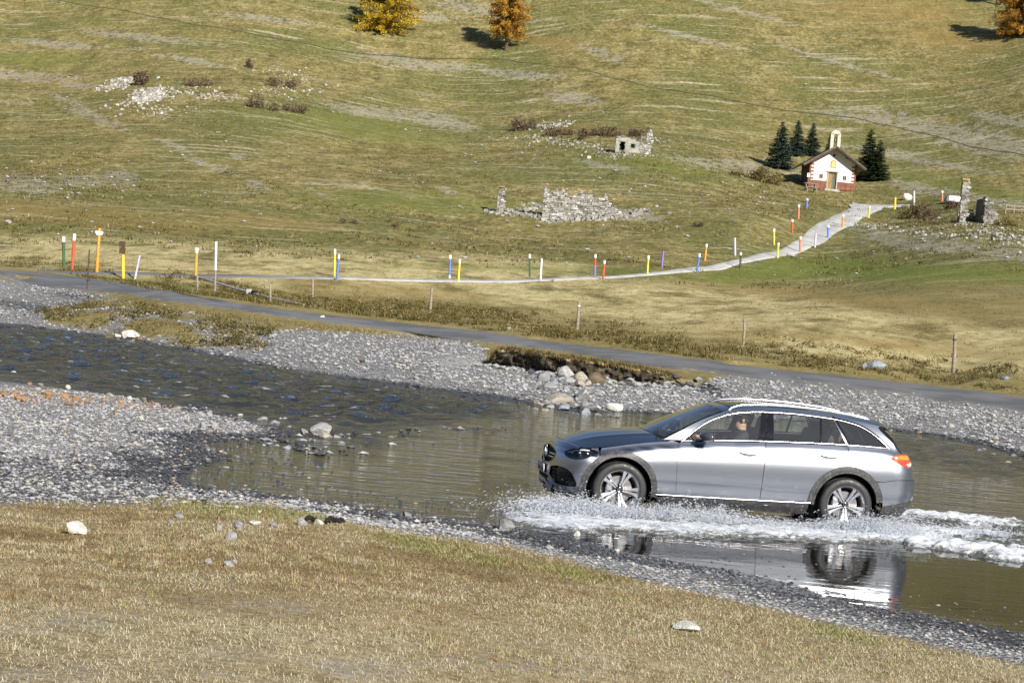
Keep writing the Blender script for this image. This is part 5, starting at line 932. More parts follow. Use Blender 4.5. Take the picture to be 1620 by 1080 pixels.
MB().tube([v_, v_ * .6 - Vector((0, 0, .06)), v_ * .25 - Vector((0, 0, .04)), Vector((0, 0, .04))], .055, 8).build('pole', plain('grey_pole', (.30, .29, .32), .7, 0, .3), e, 60)
MB().box(v_ * .475 + Vector((0, -.05, -.02)), (.24, .10, .22), None, .01).build('counterweight', plain('grey_block', (.42, .43, .44), .6), e); MB().box(v_ * .43 + Vector((0, -.06, -.05)), (.26, .10, .24), None, .01).build('reflector_plate', M_black, e)
# ================================================================== PLANTS
def leaf_mesh(name, P, N_, size, asp, mat, tone, smooth=False, tri=False):
    """many small leaf faces: centres, up-directions, sizes"""
    n = len(P); a = np.cross(N_, rng.normal(size=(n, 3))); a /= np.linalg.norm(a, axis=1, keepdims=True) + 1e-9; b = np.cross(N_, a); b /= np.linalg.norm(b, axis=1, keepdims=True) + 1e-9
    a = a * size[:, None]; b = b * (size * asp)[:, None]
    if tri: Vv = np.stack([P - b, P + b, P + a * 2], 1).reshape(-1, 3); F_ = np.arange(n * 3).reshape(-1, 3); tn = np.repeat(tone, 3)
    else: Vv = np.stack([P - a, P - b, P + a, P + b], 1).reshape(-1, 3); F_ = np.arange(n * 4).reshape(-1, 4); tn = np.repeat(tone, 4)
    return np_mesh(name, Vv, F_, mat, smooth, dict(tone=tn))
def foliage_mat(name, stops, trans=.25):
    m = NM(name); t = m.attr('tone'); c = m.cramp(t, stops); d = m.n('BsdfDiffuse', {'Color': c}); tr = m.n('BsdfTranslucent', {'Color': c}); return m.done(m.n('MixShader', {0: trans, 1: d.outputs[0], 2: tr.outputs[0]}))
F_spruce = foliage_mat('spruce_needles', [(0, (.030, .052, .040)), (.5, (.080, .12, .092)), (1, (.18, .235, .19))], .1)
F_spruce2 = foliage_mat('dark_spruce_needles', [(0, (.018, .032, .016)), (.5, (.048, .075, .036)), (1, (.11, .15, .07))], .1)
F_larch_y = foliage_mat('yellow_larch', [(0, (.20, .12, .02)), (.5, (.50, .34, .03)), (1, (.72, .56, .06))]); F_larch_o = foliage_mat('orange_larch', [(0, (.17, .08, .015)), (.5, (.42, .22, .035)), (1, (.62, .38, .07))])
F_twig = foliage_mat('bare_brown_twigs', [(0, (.045, .030, .020)), (.5, (.13, .092, .060)), (1, (.25, .19, .125))], .1)
F_scrub = foliage_mat('dry_verge_scrub', [(0, (.035, .032, .012)), (.4, (.11, .095, .035)), (.75, (.23, .18, .075)), (1, (.38, .32, .18))], .2)
M_bark = plain('bark', (.085, .06, .042), .9, 0, .4, 3, .03)
def spruce(px, py, hpx, label, mat, wf=.36):
    g = ground_px(px, py); h = hpx * g[1] / F_PX; e = empty('spruce_tree', g, 0, label, 'tree', 'spruces around the chapel'); R_ = np.random.default_rng(int(px)); P = []; N_ = []; T = []; S_ = []; br = MB()
    br.tube([(0, 0, -.3), (0, 0, h * .4), (0, 0, h * .98)], [h * .024, h * .016, h * .003], 7)
    for lv in np.arange(.06, .985, .032):
        z0 = lv * h; r0 = (1 - lv) ** .85 * h * wf * .5 * R_.uniform(.85, 1.15) + h * .012
        for k in range(int(9 + 9 * (1 - lv))):
            a = R_.uniform(0, 6.28); L = r0 * R_.uniform(.7, 1.15); nn = max(3, int(L / (h * .012)))
            for t in np.linspace(.15, 1, nn):
                for q in range(5):
                    w = L * .20 * (1.1 - t); P.append((math.cos(a) * L * t - math.sin(a) * R_.normal() * w, math.sin(a) * L * t + math.cos(a) * R_.normal() * w, z0 - L * .28 * t + L * .14 * t * t + R_.normal() * h * .004)); N_.append((R_.normal() * .35, R_.normal() * .35, 1)); S_.append(h * .021 * R_.uniform(.6, 1.3)); T.append(np.clip(R_.normal(.5, .22), 0, 1))
    br.build('trunk', M_bark, e, 60); link('crown', leaf_mesh('crown', np.array(P), np.array(N_), np.array(S_), .35, mat, np.array(T)), e); return e
spruce(1233, 267, 76, 'tallest bluish spruce at the left of the chapel group', F_spruce, .72); spruce(1259, 247, 58, 'slender bluish spruce between two others behind the chapel', F_spruce, .66); spruce(1283, 246, 53, 'bluish spruce standing against the chapel roof', F_spruce, .68)
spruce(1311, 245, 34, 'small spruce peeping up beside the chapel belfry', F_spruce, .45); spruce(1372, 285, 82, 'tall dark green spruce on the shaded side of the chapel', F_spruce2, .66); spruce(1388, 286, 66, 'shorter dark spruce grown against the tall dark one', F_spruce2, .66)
def larch(px, py, h, wid, mat, label, low=.08, seed=1):
    g = ground_px(px, py); e = empty('larch_tree', g, 0, label, 'tree', 'autumn larches on the upper slope'); R_ = np.random.default_rng(seed); P = []; N_ = []; T = []; S_ = []; lm = MB()
    lm.tube([(0, 0, -.5), (.1, 0, h * .3), (0, .1, h * .65), (0, 0, h * .97)], [h * .024, h * .018, h * .010, h * .002], 8)
    for lv in np.arange(low, .97, .018):
        prof = (1 - lv) ** .8 * min(1, .55 + (lv - low) * 4)
        for k in range(R_.integers(3, 6)):
            a = R_.uniform(0, 6.28); L = wid / 2 * prof * R_.uniform(.42, 1.25) + .4; dz = R_.uniform(-.18, .12); b0 = Vector((0, 0, lv * h)); b1 = b0 + Vector((math.cos(a) * L, math.sin(a) * L, dz * L))
            lm.tube([b0, (b0 + b1) / 2 + Vector((0, 0, L * .05)), b1], [h * .006, h * .004, h * .0015], 4, cap=False); tone0 = R_.normal(.5, .30)
            for t in R_.uniform(.2, 1.05, int(9 + L * 4.6)):
                c0 = np.array(b0 + (b1 - b0) * t) + R_.normal(size=3) * np.array([.20, .20, .16]); ncl = R_.integers(6, 11)
                for q in range(ncl): P.append(c0 + R_.normal(size=3) * np.array([.17, .17, .22]) - np.array([0, 0, .15])); N_.append(R_.normal(size=3)); S_.append(R_.uniform(.09, .18)); T.append(np.clip(tone0 + R_.normal(0, .2), 0, 1))
    lm.build('trunk', M_bark, e, 60); link('crown', leaf_mesh('crown', np.array(P), np.array(N_), np.array(S_), .6, mat, np.array(T)), e); return e
larch(612, 52, 17, 14.5, F_larch_y, 'golden yellow larch with foliage down to the ground', .02, 3); larch(800, 80, 16, 12.0, F_larch_o, 'orange larch with a bare trunk foot and long shadow', .19, 5); larch(1616, 60, 15, 13.5, F_larch_o, 'orange brown larch leaning out above the bare slope', .08, 8); larch(1577, 8, 13, 8, F_larch_o, 'larch whose bare trunk stands above the shaded gully', .30, 11)
def bush(px, py, wpx, hpx, mat, label, group, n=850, seed=None, name='bush', twig=True):
    g = ground_px(px, py + hpx * .4); s_ = g[1] / F_PX; w, h = wpx * s_, hpx * s_; R_ = np.random.default_rng(int(px * 7 + py)); k = R_.integers(3, 6); cc = np.stack([R_.uniform(-.5, .5, k) * w, R_.uniform(-.4, .4, k) * w, R_.uniform(.10, .45, k) * h], -1); cr = R_.uniform(.45, .8, k)
    i = R_.integers(0, k, n); d = R_.normal(size=(n, 3)); d /= np.linalg.norm(d, axis=1, keepdims=True); rr = R_.uniform(.3, 1, n) ** .6
    P = cc[i] + d * rr[:, None] * np.stack([cr[i] * w * .38, cr[i] * w * .38, cr[i] * h * .62], -1); P[:, 2] = np.maximum(P[:, 2], .02); P += R_.normal(size=(n, 3)) * .05 * h
    up = np.stack([R_.normal(size=n) * .8, -np.abs(R_.normal(size=n)) * .8, R_.normal(size=n) * .5], -1)
    e = empty(name, g, 0, label, 'bush', group); tw_ = link('twigs' if twig else 'foliage', leaf_mesh('twigs', P, up, R_.uniform(.05, .13, n) * max(h, w * .5) * .90, .29, mat, np.clip(R_.normal(.45, .25, n), 0, 1)), e); tw_['kind'] = 'stuff'
    st = MB()
    for q in range(6): a = R_.uniform(0, 6.28); st.tube([(0, 0, -.15), (math.cos(a) * w * .15, math.sin(a) * w * .15, h * .4), (math.cos(a) * w * .32, math.sin(a) * w * .32, h * .8)], [.03 * h, .02 * h, .005], 4, cap=False)
    st.build('stems', M_bark, e); return e
bg_ = 'bare brown bushes on the slope'
for (x, y, w, h, lab) in [(217, 123, 40, 28, 'dark bare bush above the white rubble pile'), (315, 128, 36, 20, 'low bare bush beside the white rubble'), (391, 100, 14, 18, 'lone small dark bush high on the slope'), (450, 131, 40, 18, 'round bare bush near the upper rubble'), (418, 162, 46, 26, 'wide brown bush at the edge of the upper rubble'), (466, 170, 40, 18, 'reddish brown bush below the upper rubble'), (820, 196, 40, 28, 'tall reddish brown bush at the end of the ruin terrace'), (880, 208, 50, 20, 'low brown bush on the ruin terrace'), (925, 210, 50, 22, 'brown bush in the middle of the ruin terrace'), (955, 205, 44, 26, 'dark brown bush behind the ruined hut'), (1006, 208, 40, 20, 'reddish bush between the ruined hut and its pillar'), (555, 349, 26, 12, 'small grey bush alone at the foot of the slope'), (624, 356, 12, 7, 'tiny dark bush alone on the meadow edge'), (1110, 355, 22, 9, 'small dark bush on the meadow beside stones'), (1478, 335, 60, 30, 'broad brown bush beside the ruined pillar'), (1450, 336, 40, 24, 'olive brown bush by the end of the track'), (1512, 322, 24, 20, 'brown bush behind the ruined pillar'), (1590, 350, 36, 18, 'olive bush beside the ruined wall stub'), (1180, 272, 50, 22, 'olive bush on the bank below the spruces'), (1215, 282, 46, 20, 'low olive bush on the bank left of the chapel')]:
    bush(x, y, w, h, F_twig if 'olive' not in lab else F_scrub, lab, bg_)
# ================================================================== RUINS
M_stone = rock_mat('rubble_stone', (.24, .23, .21), (.46, .44, .40), (.16, .15, .12)); M_lichen = plain('orange_lichen_stone', (.40, .24, .08), .95, 0, .4, 3); M_core = plain('rubble_core', (.13, .125, .11), .95, 0, .4, 2); M_plaster = plain('old_grey_plaster', (.30, .29, .25), .95, 0, .25, 1.5, .03)
TONE = [None]
m = NM('mixed_stone'); c = m.cramp(m.attr('tone'), [(0, (.10, .095, .08)), (.35, (.24, .23, .205)), (.7, (.40, .385, .35)), (1, (.58, .56, .52))]); P_ = m.pos(obj=True); M_mix = m.done(m.bsdf(Base_Color=m.mix(m.math('MULTIPLY', m.ramp(m.noise(P_, 3, 5, .7), .45, .7), .5), c, (.14, .13, .10)), Roughness=.95, Specular_IOR_Level=.1))
def block_cloud(P, S_, jit=.25, seed=0, rotz=True):
    """joined rough blocks (8 corners each) at points P with half sizes S_"""
    R_ = np.random.default_rng(seed); n = len(P); c = np.array([(x, y, z) for x in (-1, 1) for y in (-1, 1) for z in (-1, 1)], float); Vv = c[None] * (1 + R_.uniform(-jit, jit, (n, 8, 3))) * S_[:, None, :]
    a = R_.uniform(-.5, .5, n) if rotz else R_.uniform(-.05, .05, n); ca_, sa = np.cos(a)[:, None], np.sin(a)[:, None]; x, y = Vv[..., 0].copy(), Vv[..., 1].copy(); Vv[..., 0] = x * ca_ - y * sa; Vv[..., 1] = x * sa + y * ca_
    b = R_.uniform(-.2, .2, n)[:, None] if rotz else R_.uniform(-.05, .05, n)[:, None]; x, z = Vv[..., 0].copy(), Vv[..., 2].copy(); Vv[..., 0] = x * np.cos(b) - z * np.sin(b); Vv[..., 2] = x * np.sin(b) + z * np.cos(b)
    Vv = (Vv + P[:, None]).reshape(-1, 3); TONE[0] = np.repeat(np.clip(R_.normal(.45, .22, n), 0, 1), 8); f0 = np.array([(0, 1, 3, 2), (4, 6, 7, 5), (0, 4, 5, 1), (2, 3, 7, 6), (0, 2, 6, 4), (1, 5, 7, 3)]); F_ = (f0[None] + 8 * np.arange(n)[:, None, None]).reshape(-1, 4); return Vv, F_
def stone_face(e, x0, x1, ztop, y0, sz, seed, name='stonework', zlow=-.4, depth=.5, keep=None):
    """a dry stone wall: core plus courses of separate rough blocks in front"""
    R_ = np.random.default_rng(seed); P = []; S_ = []; z = zlow
    while z < 6:
        hh = sz * R_.uniform(.5, .9); x = x0 + R_.uniform(-.3, 0) * sz
        while x < x1:
            w = sz * R_.uniform(.7, 1.9); xm = x + w / 2
            if z + hh * .6 < ztop(xm) + R_.uniform(-.25, .1) and xm < x1 + .1 and (keep is None or keep(xm, z)): P.append((xm, y0 + R_.uniform(-.04, .05), z + hh / 2)); S_.append((w * .47, depth * .5, hh * .46))
            x += w
        z += hh
    Vv, F_ = block_cloud(np.array(P), np.array(S_), .20, seed, False); o = link(name, np_mesh(name, Vv, F_, M_mix, False, dict(tone=TONE[0])), e); o['kind'] = 'stuff'; return o
def rubble(e, pts, n, spread, size, seed, name='rubble'):
    R_ = np.random.default_rng(seed); g0 = np.array(e.location); c = np.array(pts)[R_.integers(0, len(pts), n)]; P = c + R_.normal(size=(n, 2)) * spread; Z = H(P[:, 0], P[:, 1]); S_ = (R_.uniform(.22, 1, (n, 1)) ** 1.8) * R_.uniform(.55, 1.2, (n, 3)) * size; Vv, F_ = block_cloud(np.stack([P[:, 0], P[:, 1], Z], -1) - g0 + np.stack([0 * Z, 0 * Z, S_[:, 2] * .1], -1), S_, .55, seed); o = link(name, np_mesh(name, Vv, F_, M_mix, False, dict(tone=TONE[0])), e); o['kind'] = 'stuff'; return o
g1 = ground_px(925, 345); s1 = g1[1] / F_PX; X1 = lambda px: (px - 925) * s1
e = empty('ruined_wall', g1, 0, 'long ruined dry stone wall with a ragged top at the foot of the slope', 'ruin')
stone_face(e, X1(858), X1(992), lambda x: np.interp(x, [X1(856), X1(864), X1(868), X1(935), X1(955), X1(975), X1(992)], [46 * s1, 46 * s1, 40 * s1, 38 * s1, 33 * s1, 25 * s1, 12 * s1]) + .35 * math.sin(x * 2.3) * math.sin(x * 5.1 + 1), 0, .25, 5, zlow=-1.2, depth=.6)
MB().prism([Vector((X1(a), .3, b * s1)) for a, b in ((858, -15), (858, 36), (935, 32), (960, 24), (990, 6), (990, -15))], (0, .5, 0)).build('wall_core', M_core, e)
for (a, b, w) in ((862, 48, 5), (886, 44, 4), (893, 43, 4), (912, 43, 5), (922, 43, 4), (930, 43, 6), (968, 33, 5)): MB().box((X1(a), 0, b * s1), (w * s1, .6, .14), None, .03).build('lichen_stone', M_lichen, e)
rubble(e, [ground_px(x, y)[:2] for x, y in ((800, 338), (830, 340), (850, 332), (870, 344), (900, 346), (930, 347), (960, 345), (985, 342), (1005, 335), (845, 325), (880, 350), (815, 336))], 800, np.array([1.0, .9]), .22, 3)
g2 = ground_px(791, 337); s2 = g2[1] / F_PX; e = empty('ruined_pillar', g2, 0, 'lone stone pillar left standing beside the long ruined wall', 'ruin')
stone_face(e, -5.0 * s2, 5.0 * s2, lambda x: 41 * s2, 0, .20, 8, zlow=-.5, depth=.6); MB().box((0, .25, 18 * s2), (9 * s2, .5, 44 * s2), None, .03).build('pillar_core', M_core, e); MB().box((0, 0, 41.5 * s2), (8 * s2, .5, .12), None, .03).build('lichen_cap', M_lichen, e)
g3 = ground_px(1000, 241); s3 = g3[1] / F_PX; X3 = lambda px: (px - 1000) * s3; e = empty('ruined_hut', g3, 0, 'small ruined hut front with a doorway and window below brown bushes', 'ruin')
hole = lambda x, z: not (X3(979) < x < X3(988) and z < 15 * s3) and not (X3(997) < x < X3(1004) and 6 * s3 < z < 13 * s3)
stone_face(e, X3(973), X3(1024), lambda x: np.interp(x, [X3(973), X3(985), X3(1000), X3(1024)], [22 * s3, 27 * s3, 20 * s3, 15 * s3]), 0, .26, 12, zlow=-.8, depth=.6, keep=hole)
pb = MB()
for (a, b, c_, d) in ((973, 979, -4, 20), (988, 997, -4, 21), (997, 1004, -4, 6), (997, 1004, 13, 20), (979, 988, 15, 21), (1004, 1010, -4, 17)): pb.box((X3((a + b) / 2), -.33, (c_ + d) / 2 * s3), ((b - a) * s3 * .99, .08, (d - c_) * s3 * .99))
pb.build('plaster', M_plaster, e); MB().box((X3(983.5), .5, 6 * s3), (9 * s3, .1, 20 * s3)).build('dark_doorway', M_dark, e); MB().box((X3(1000.5), .45, 10 * s3), (8 * s3, .1, 9 * s3)).build('blocked_window', M_plaster, e)
MB().box((X3(983.5), -.36, 16 * s3), (12 * s3, .16, .18)).build('door_lintel', M_wood, e)
stone_face(e, X3(1022), X3(1030), lambda x: 37 * s3, 1.2, .24, 15, 'pillar', zlow=-.5, depth=.7)
rubble(e, [ground_px(x, y)[:2] for x, y in ((850, 225), (880, 222), (900, 228), (930, 232), (955, 238), (1010, 243), (1035, 222), (870, 200), (860, 196), (890, 198), (970, 245), (840, 215))], 520, np.array([1.8, 2.2]), .22, 7)
g4 = ground_px(1523, 352); s4 = g4[1] / F_PX; X4 = lambda px: (px - 1523) * s4; e = empty('ruined_house', g4, 0, 'ruined house with a tall thin pillar and a ragged wall stub by the dirt track', 'ruin')
stone_face(e, X4(1517), X4(1527), lambda x: 66 * s4, 0, .22, 18, 'pillar', zlow=-.6, depth=.6); MB().box((X4(1522), .1, 67.5 * s4), (12 * s4, .7, .22), None, .04).build('rusty_cap', M_lichen, e)
stone_face(e, X4(1552), X4(1575), lambda x: np.interp(x, [X4(1552), X4(1556), X4(1563), X4(1570), X4(1575)], [44 * s4, 45 * s4, 34 * s4, 24 * s4, 8 * s4]), -.6, .24, 19, 'wall_stub', zlow=-1.4, depth=.9)
MB().prism([Vector((X4(1552), -.3, -1)), Vector((X4(1552), -.3, 40 * s4)), Vector((X4(1560), -.3, 32 * s4)), Vector((X4(1572), -.3, 5 * s4)), Vector((X4(1572), -.3, -1))], (0, 3.0, 0)).build('side_wall', M_core, e)
stone_face(e, X4(1526), X4(1552), lambda x: 26 * s4 + .2 * math.sin(x * 3), 3.2, .25, 22, 'back_wall', zlow=-1, depth=.5)
rubble(e, [ground_px(x, y)[:2] for x, y in ((1530, 355), (1545, 360), (1560, 366), (1575, 370), (1590, 375), (1610, 378), (1455, 368), (1470, 372), (1500, 374), (1535, 372), (1560, 378), (1600, 386), (1400, 362), (1430, 366), (1380, 358), (1360, 356), (1570, 352), (1590, 362))], 700, np.array([.9, .8]), .155, 9)
for (cx, cy, n_, sp, lab, sz, pts) in [(240, 150, 900, (1.3, 2.2), 'bright white rubble heap of a fallen building on the slope', .24, ((232, 150), (240, 145), (228, 158), (245, 155), (196, 130), (205, 126), (180, 138))), (320, 150, 420, (2.2, 2.6), 'scattered white rubble beside the bright heap', .19, ((285, 140), (310, 148), (335, 152), (345, 155), (270, 148), (210, 165), (240, 175))), (470, 140, 260, (2.2, 2.6), 'scattered pale rubble under the round bare bush', .17, ((440, 145), (470, 140), (490, 128), (435, 150), (420, 110), (455, 112)))]:
    g = ground_px(cx, cy); e = empty('rubble_heap', g, 0, lab, 'rubble'); o = rubble(e, [ground_px(x, y)[:2] for x, y in pts], n_, np.array(sp), sz, cx, 'stones'); o.data.attributes['tone'].data.foreach_set('value', np.clip(TONE[0] + .22, 0, 1).astype(np.float32))
# white box by the ruin and the rail fence
g = ground_px(1508, 322); s_ = g[1] / F_PX; e = empty('storage_box', g, 0, 'white topped box with a blue grey side next to the ruined pillar', 'box')
MB().box((0, 0, 7 * s_), (18 * s_, 1.2, 9 * s_), None, .03).build('body', plain('white_sheet', (.78, .78, .78), .6, 0, .05), e); MB().box((-9.5 * s_, .05, 6 * s_), (6 * s_, 1.15, 8 * s_), Matrix.Rotation(.15, 3, 'Y'), .03).build('side', plain('blue_grey_side', (.14, .16, .21), .6), e); MB().box((0, .1, 1.2 * s_), (20 * s_, 1.0, 2.2 * s_)).build('base', M_dark, e)
g = ground_px(1606, 338); s_ = g[1] / F_PX; e = empty('rail_fence', g, 0, 'weathered wooden rail fence behind the ruined house', 'fence')
for a in (-16, -2, 10, 22): MB().box((a * s_, a * .01, .35), (.11, .11, 1.3)).build('fence_post', M_wood, e)
for z_ in (.45, .85): MB().box((3 * s_, -.08, z_), (44 * s_, .05, .12)).build('rail', M_wood, e)
# ================================================================== CHAPEL
def chapel():
    g = ground_px(1315, 301); s_ = g[1] / F_PX; e = empty('chapel', g, math.radians(0.5), 'small white chapel with brown plinth, painted quoins and open stone belfry', 'chapel'); W, D_, Hh = 6.1, 7.0, 3.55; zb_ = -.6; pit = math.radians(33); ap = Hh + W / 2 * math.tan(pit)
    MW = plain('white_plaster', (.78, .76, .72), .9, 0, .05, 1.2); MPl = plain('red_brown_plinth', (.20, .085, .052), .9, 0, .3, 1.5); MRoof = plain('stone_tile_roof', (.14, .115, .10), .9, 0, .35, 2.0, .02); MBm = plain('dark_beam', (.075, .045, .03), .8); MSt = plain('belfry_stone', (.52, .47, .36), .9, 0, .2, 3, .02); MD = plain('door_wood', (.26, .17, .07), .7, 0, .25, 5)
    # walls with openings: front gable in pieces round door and windows
    def fw(x0, x1, z0, z1): return MB().box(((x0 + x1) / 2, .15, (z0 + z1) / 2), (x1 - x0, .30, z1 - z0))
    wb = MB()
    pz = 1.15
    wb.prism([Vector(p) for p in ((-W / 2, 0, 2.35), (-W / 2, 0, Hh), (0, 0, ap), (W / 2, 0, Hh), (W / 2, 0, 2.35))], (0, .3, 0)); wb.build('gable_wall', MW, e)
    for (x0, x1, z0, z1) in ((-W / 2, -1.75, pz, 2.346), (-1.25, -.55, pz, 2.346), (.55, 1.35, pz, 2.346), (1.85, W / 2, pz, 2.346), (-1.746, -1.254, pz, 1.45), (-1.746, -1.254, 1.97, 2.346), (1.354, 1.846, pz, 1.45), (1.354, 1.846, 1.97, 2.346)): fw(x0, x1, z0, z1).build('front_wall', MW, e)
    for sx in (-1, 1): MB().box((sx * (W / 2 - .15), D_ / 2 + .15, (pz + Hh) / 2), (.3, D_ - .31, Hh - pz)).build('side_wall', plain('shade_painted_wall', (.10, .06, .04), .9) if sx < 0 else MW, e)  # left wall coloured dark to carry its shade
    MB().prism([Vector(p) for p in ((-W / 2, D_, zb_), (-W / 2, D_, Hh), (0, D_, ap), (W / 2, D_, Hh), (W / 2, D_, zb_))], (0, .3, 0)).build('back_wall', MW, e)
    for (x0, x1) in ((-W / 2 - .04, -.55), (.55, W / 2 + .04)): MB().box(((x0 + x1) / 2, .12, (pz + zb_) / 2), (x1 - x0, .36, pz - zb_)).build('plinth', MPl, e)
    for sx in (-1, 1): MB().box((sx * (W / 2 - .12), D_ / 2 + .2, (pz + zb_) / 2), (.34, D_ - .3, pz - zb_)).build('plinth', MPl, e)
    MQ = plain('painted_quoin', (.21, .08, .05), .9, 0, .2, 3)
    for sx in (-1, 1):
        MB().box((sx * (W / 2 - .10), .115, (pz + Hh) / 2), (.22, .26, Hh - pz - .02)).build('corner_strip', MQ, e)
        for k in range(5): MB().box((sx * (W / 2 - .38), -.012, 1.38 + k * .46), (.36, .03, .23)).build('quoin', MQ, e)
    for sx in (-1, 1):      # roof slabs, edges proud of the gable
        ov, up_ = 1.05, 1.35; L = (W / 2 + ov) / math.cos(pit); cx = sx * (W / 2 + ov) / 2; cz = ap + .14 - abs(cx) * math.tan(pit)
        rf = MB().box((cx, (D_ + .3) / 2 - up_ / 2 + .15, cz), (L, D_ + up_ + .6, .12), Matrix.Rotation(sx * pit, 3, 'Y')).build('roof', MRoof, e)
        for k in range(9):
            t = (k + .5) / 9; xx = sx * (W / 2 + ov) * t; zz = ap + .225 - abs(xx) * math.tan(pit); MB().box((xx, (D_ + .3) / 2 - up_ / 2 + .15, zz), (L / 9 * 1.12, D_ + up_ + .62, .04), Matrix.Rotation(sx * (pit - .05), 3, 'Y')).build('tile_course', MRoof, rf)
        MB().box((cx, -up_ + .12, cz - .13), (L * .99, .06, .22), Matrix.Rotation(sx * pit, 3, 'Y')).build('barge_board', MBm, rf)
        for xx in (.55, 1.05): MB().box((sx * (W / 2) * xx * .98, -.40, ap - .12 - W / 2 * xx * .98 * math.tan(pit)), (.14, .85, .16)).build('purlin', MBm, rf)
    # door, windows, niche
    d = MB().box((0, .22, 1.25), (1.05, .08, 2.2)).build('door', MD, e); MB().box((.30, .17, 1.25), (.06, .04, 2.0)).build('plank_gap', MBm, d); MB().box((.25, .165, 1.2), (.42, .03, 2.0)).build('door_leaf', plain('grey_green_leaf', (.12, .13, .10), .8), d); MB().box((-.10, .15, 1.15), (.05, .06, .14)).build('handle', MBm, d)
    MF = plain('stone_frame', (.36, .31, .19), .9)
    for sx in (-1, 1): MB().box((sx * .63, -.02, 1.22), (.17, .12, 2.28)).build('door_frame', MF, d)
    MB().box((0, -.05, 2.44), (1.6, .2, .16)).build('lintel', MF, d)
    for xc in (-1.5, 1.6):
        w_ = MB().box((xc, .16, 1.71), (.50, .04, .52)).build('window', MBm, e); MB().box((xc, .13, 1.71), (.36, .02, .40)).build('pane', plain('dim_pane', (.05, .055, .06), .15), w_); MB().box((xc, .10, 1.71), (.04, .03, .42)).build('bar', MF, w_); MB().box((xc, .10, 1.71), (.40, .03, .04)).build('bar', MF, w_)
    an = [(.36 * math.cos(t), 3.62 + .36 * math.sin(t)) for t in np.linspace(0, math.pi, 14)] + [(-.36, 2.95), (.36, 2.95)]; nic = MB().prism([Vector((a, -.015, b)) for a, b in an], (0, -.05, 0)).build('niche_frame', plain('niche_ochre', (.34, .22, .08), .9), e)
    an2 = [(.25 * math.cos(t), 3.60 + .25 * math.sin(t)) for t in np.linspace(0, math.pi, 12)] + [(-.25, 3.03), (.25, 3.03)]; MB().prism([Vector((a, -.068, b)) for a, b in an2], (0, -.012, 0)).build('niche_picture', plain('niche_gold', (.62, .46, .16), .7, 0, .5, 6), nic)
    MB().lathe([(.001, -.012), (.17, -.012), (.17, -.04)], 'y', 18, (0, 0, ap - .95)).build('vent', M_dark, e)
    # belfry
    bf = MB(); bz = ap - .1; bw = 1.35
    bf.box((-.45, .25, bz + .95), (.42, .7, 2.1)).box((.45, .25, bz + .95), (.42, .7, 2.1))
    bf.prism([Vector((a, -.1, b)) for a, b in [(-.66, bz + 2.0)] + [(.24 * math.cos(t), bz + 1.72 + .24 * math.sin(t) + .02) for t in np.linspace(math.pi, 0, 9)] + [(.66, bz + 2.0), (.45, bz + 2.32), (0, bz + 2.5), (-.45, bz + 2.32)]], (0, .7, 0)); b_ = bf.build('belfry', MSt, e)
    MB().lathe([(.02, 1.45), (.10, 1.42), (.13, 1.2), (.20, 1.02), (.19, 1.0)], 'z', 16, (0, .25, bz - .05)).build('bell', plain('dark_bronze', (.10, .08, .05), .4, .8), b_)
    MB().box((0, .25, bz + 1.45), (.5, .08, .08)).build('bell_yoke', MBm, b_); MB().box((0, .25, bz + 2.7), (.05, .05, .45)).box((0, .25, bz + 2.74), (.24, .05, .05)).build('cross', M_rust, b_)
    for k in range(4): MB().box((0, -.35 - .30 * k, .04 - .17 * k), (1.9 + .1 * k, .36, .18)).build('step', plain('stone_step', (.38, .36, .31), .9, 0, .2, 3), e)
    for (x0, x1) in ((-2.9, -1.1), (1.1, 3.0)):
        r_ = MB().box(((x0 + x1) / 2, -.9, .62), (x1 - x0, .05, .05)).build('railing', MBm, e)
        for xx in np.linspace(x0, x1, 4): MB().box((xx, -.9, .1), (.05, .05, 1.1)).build('baluster', MBm, r_)
    return e
chapel()
g = ground_px(1277, 302); s_ = g[1] / F_PX; e = empty('notice_board', g, 0, 'small white notice board on a post at the chapel corner', 'sign'); MB().tube([(0, 0, -.3), (0, 0, 2.2)], .05, 6).build('post', M_wood, e); MB().box((0, -.07, 2.05), (.36, .04, .5)).build('board', PM['cap'], e); MB().box((0.01, -.095, 2.15), (.2, .012, .16)).build('red_mark', PM['red'], e)
g = ground_px(1281, 303); e = empty('picnic_table', g, .15, 'weathered wooden table and bench in front of the chapel corner', 'table'); MB().box((0, 0, 1.02), (1.7, .75, .08)).build('table_top', M_wood, e)
for a in (-.6, .6): MB().box((a, 0, .45), (.10, .55, 1.1)).build('leg', M_wood, e)
MB().box((0, -.75, .55), (1.7, .28, .06)).build('bench', M_wood, e)
for a in (-.6, .6): MB().box((a, -.75, .2), (.09, .22, .66)).build('bench_leg', M_wood, e)
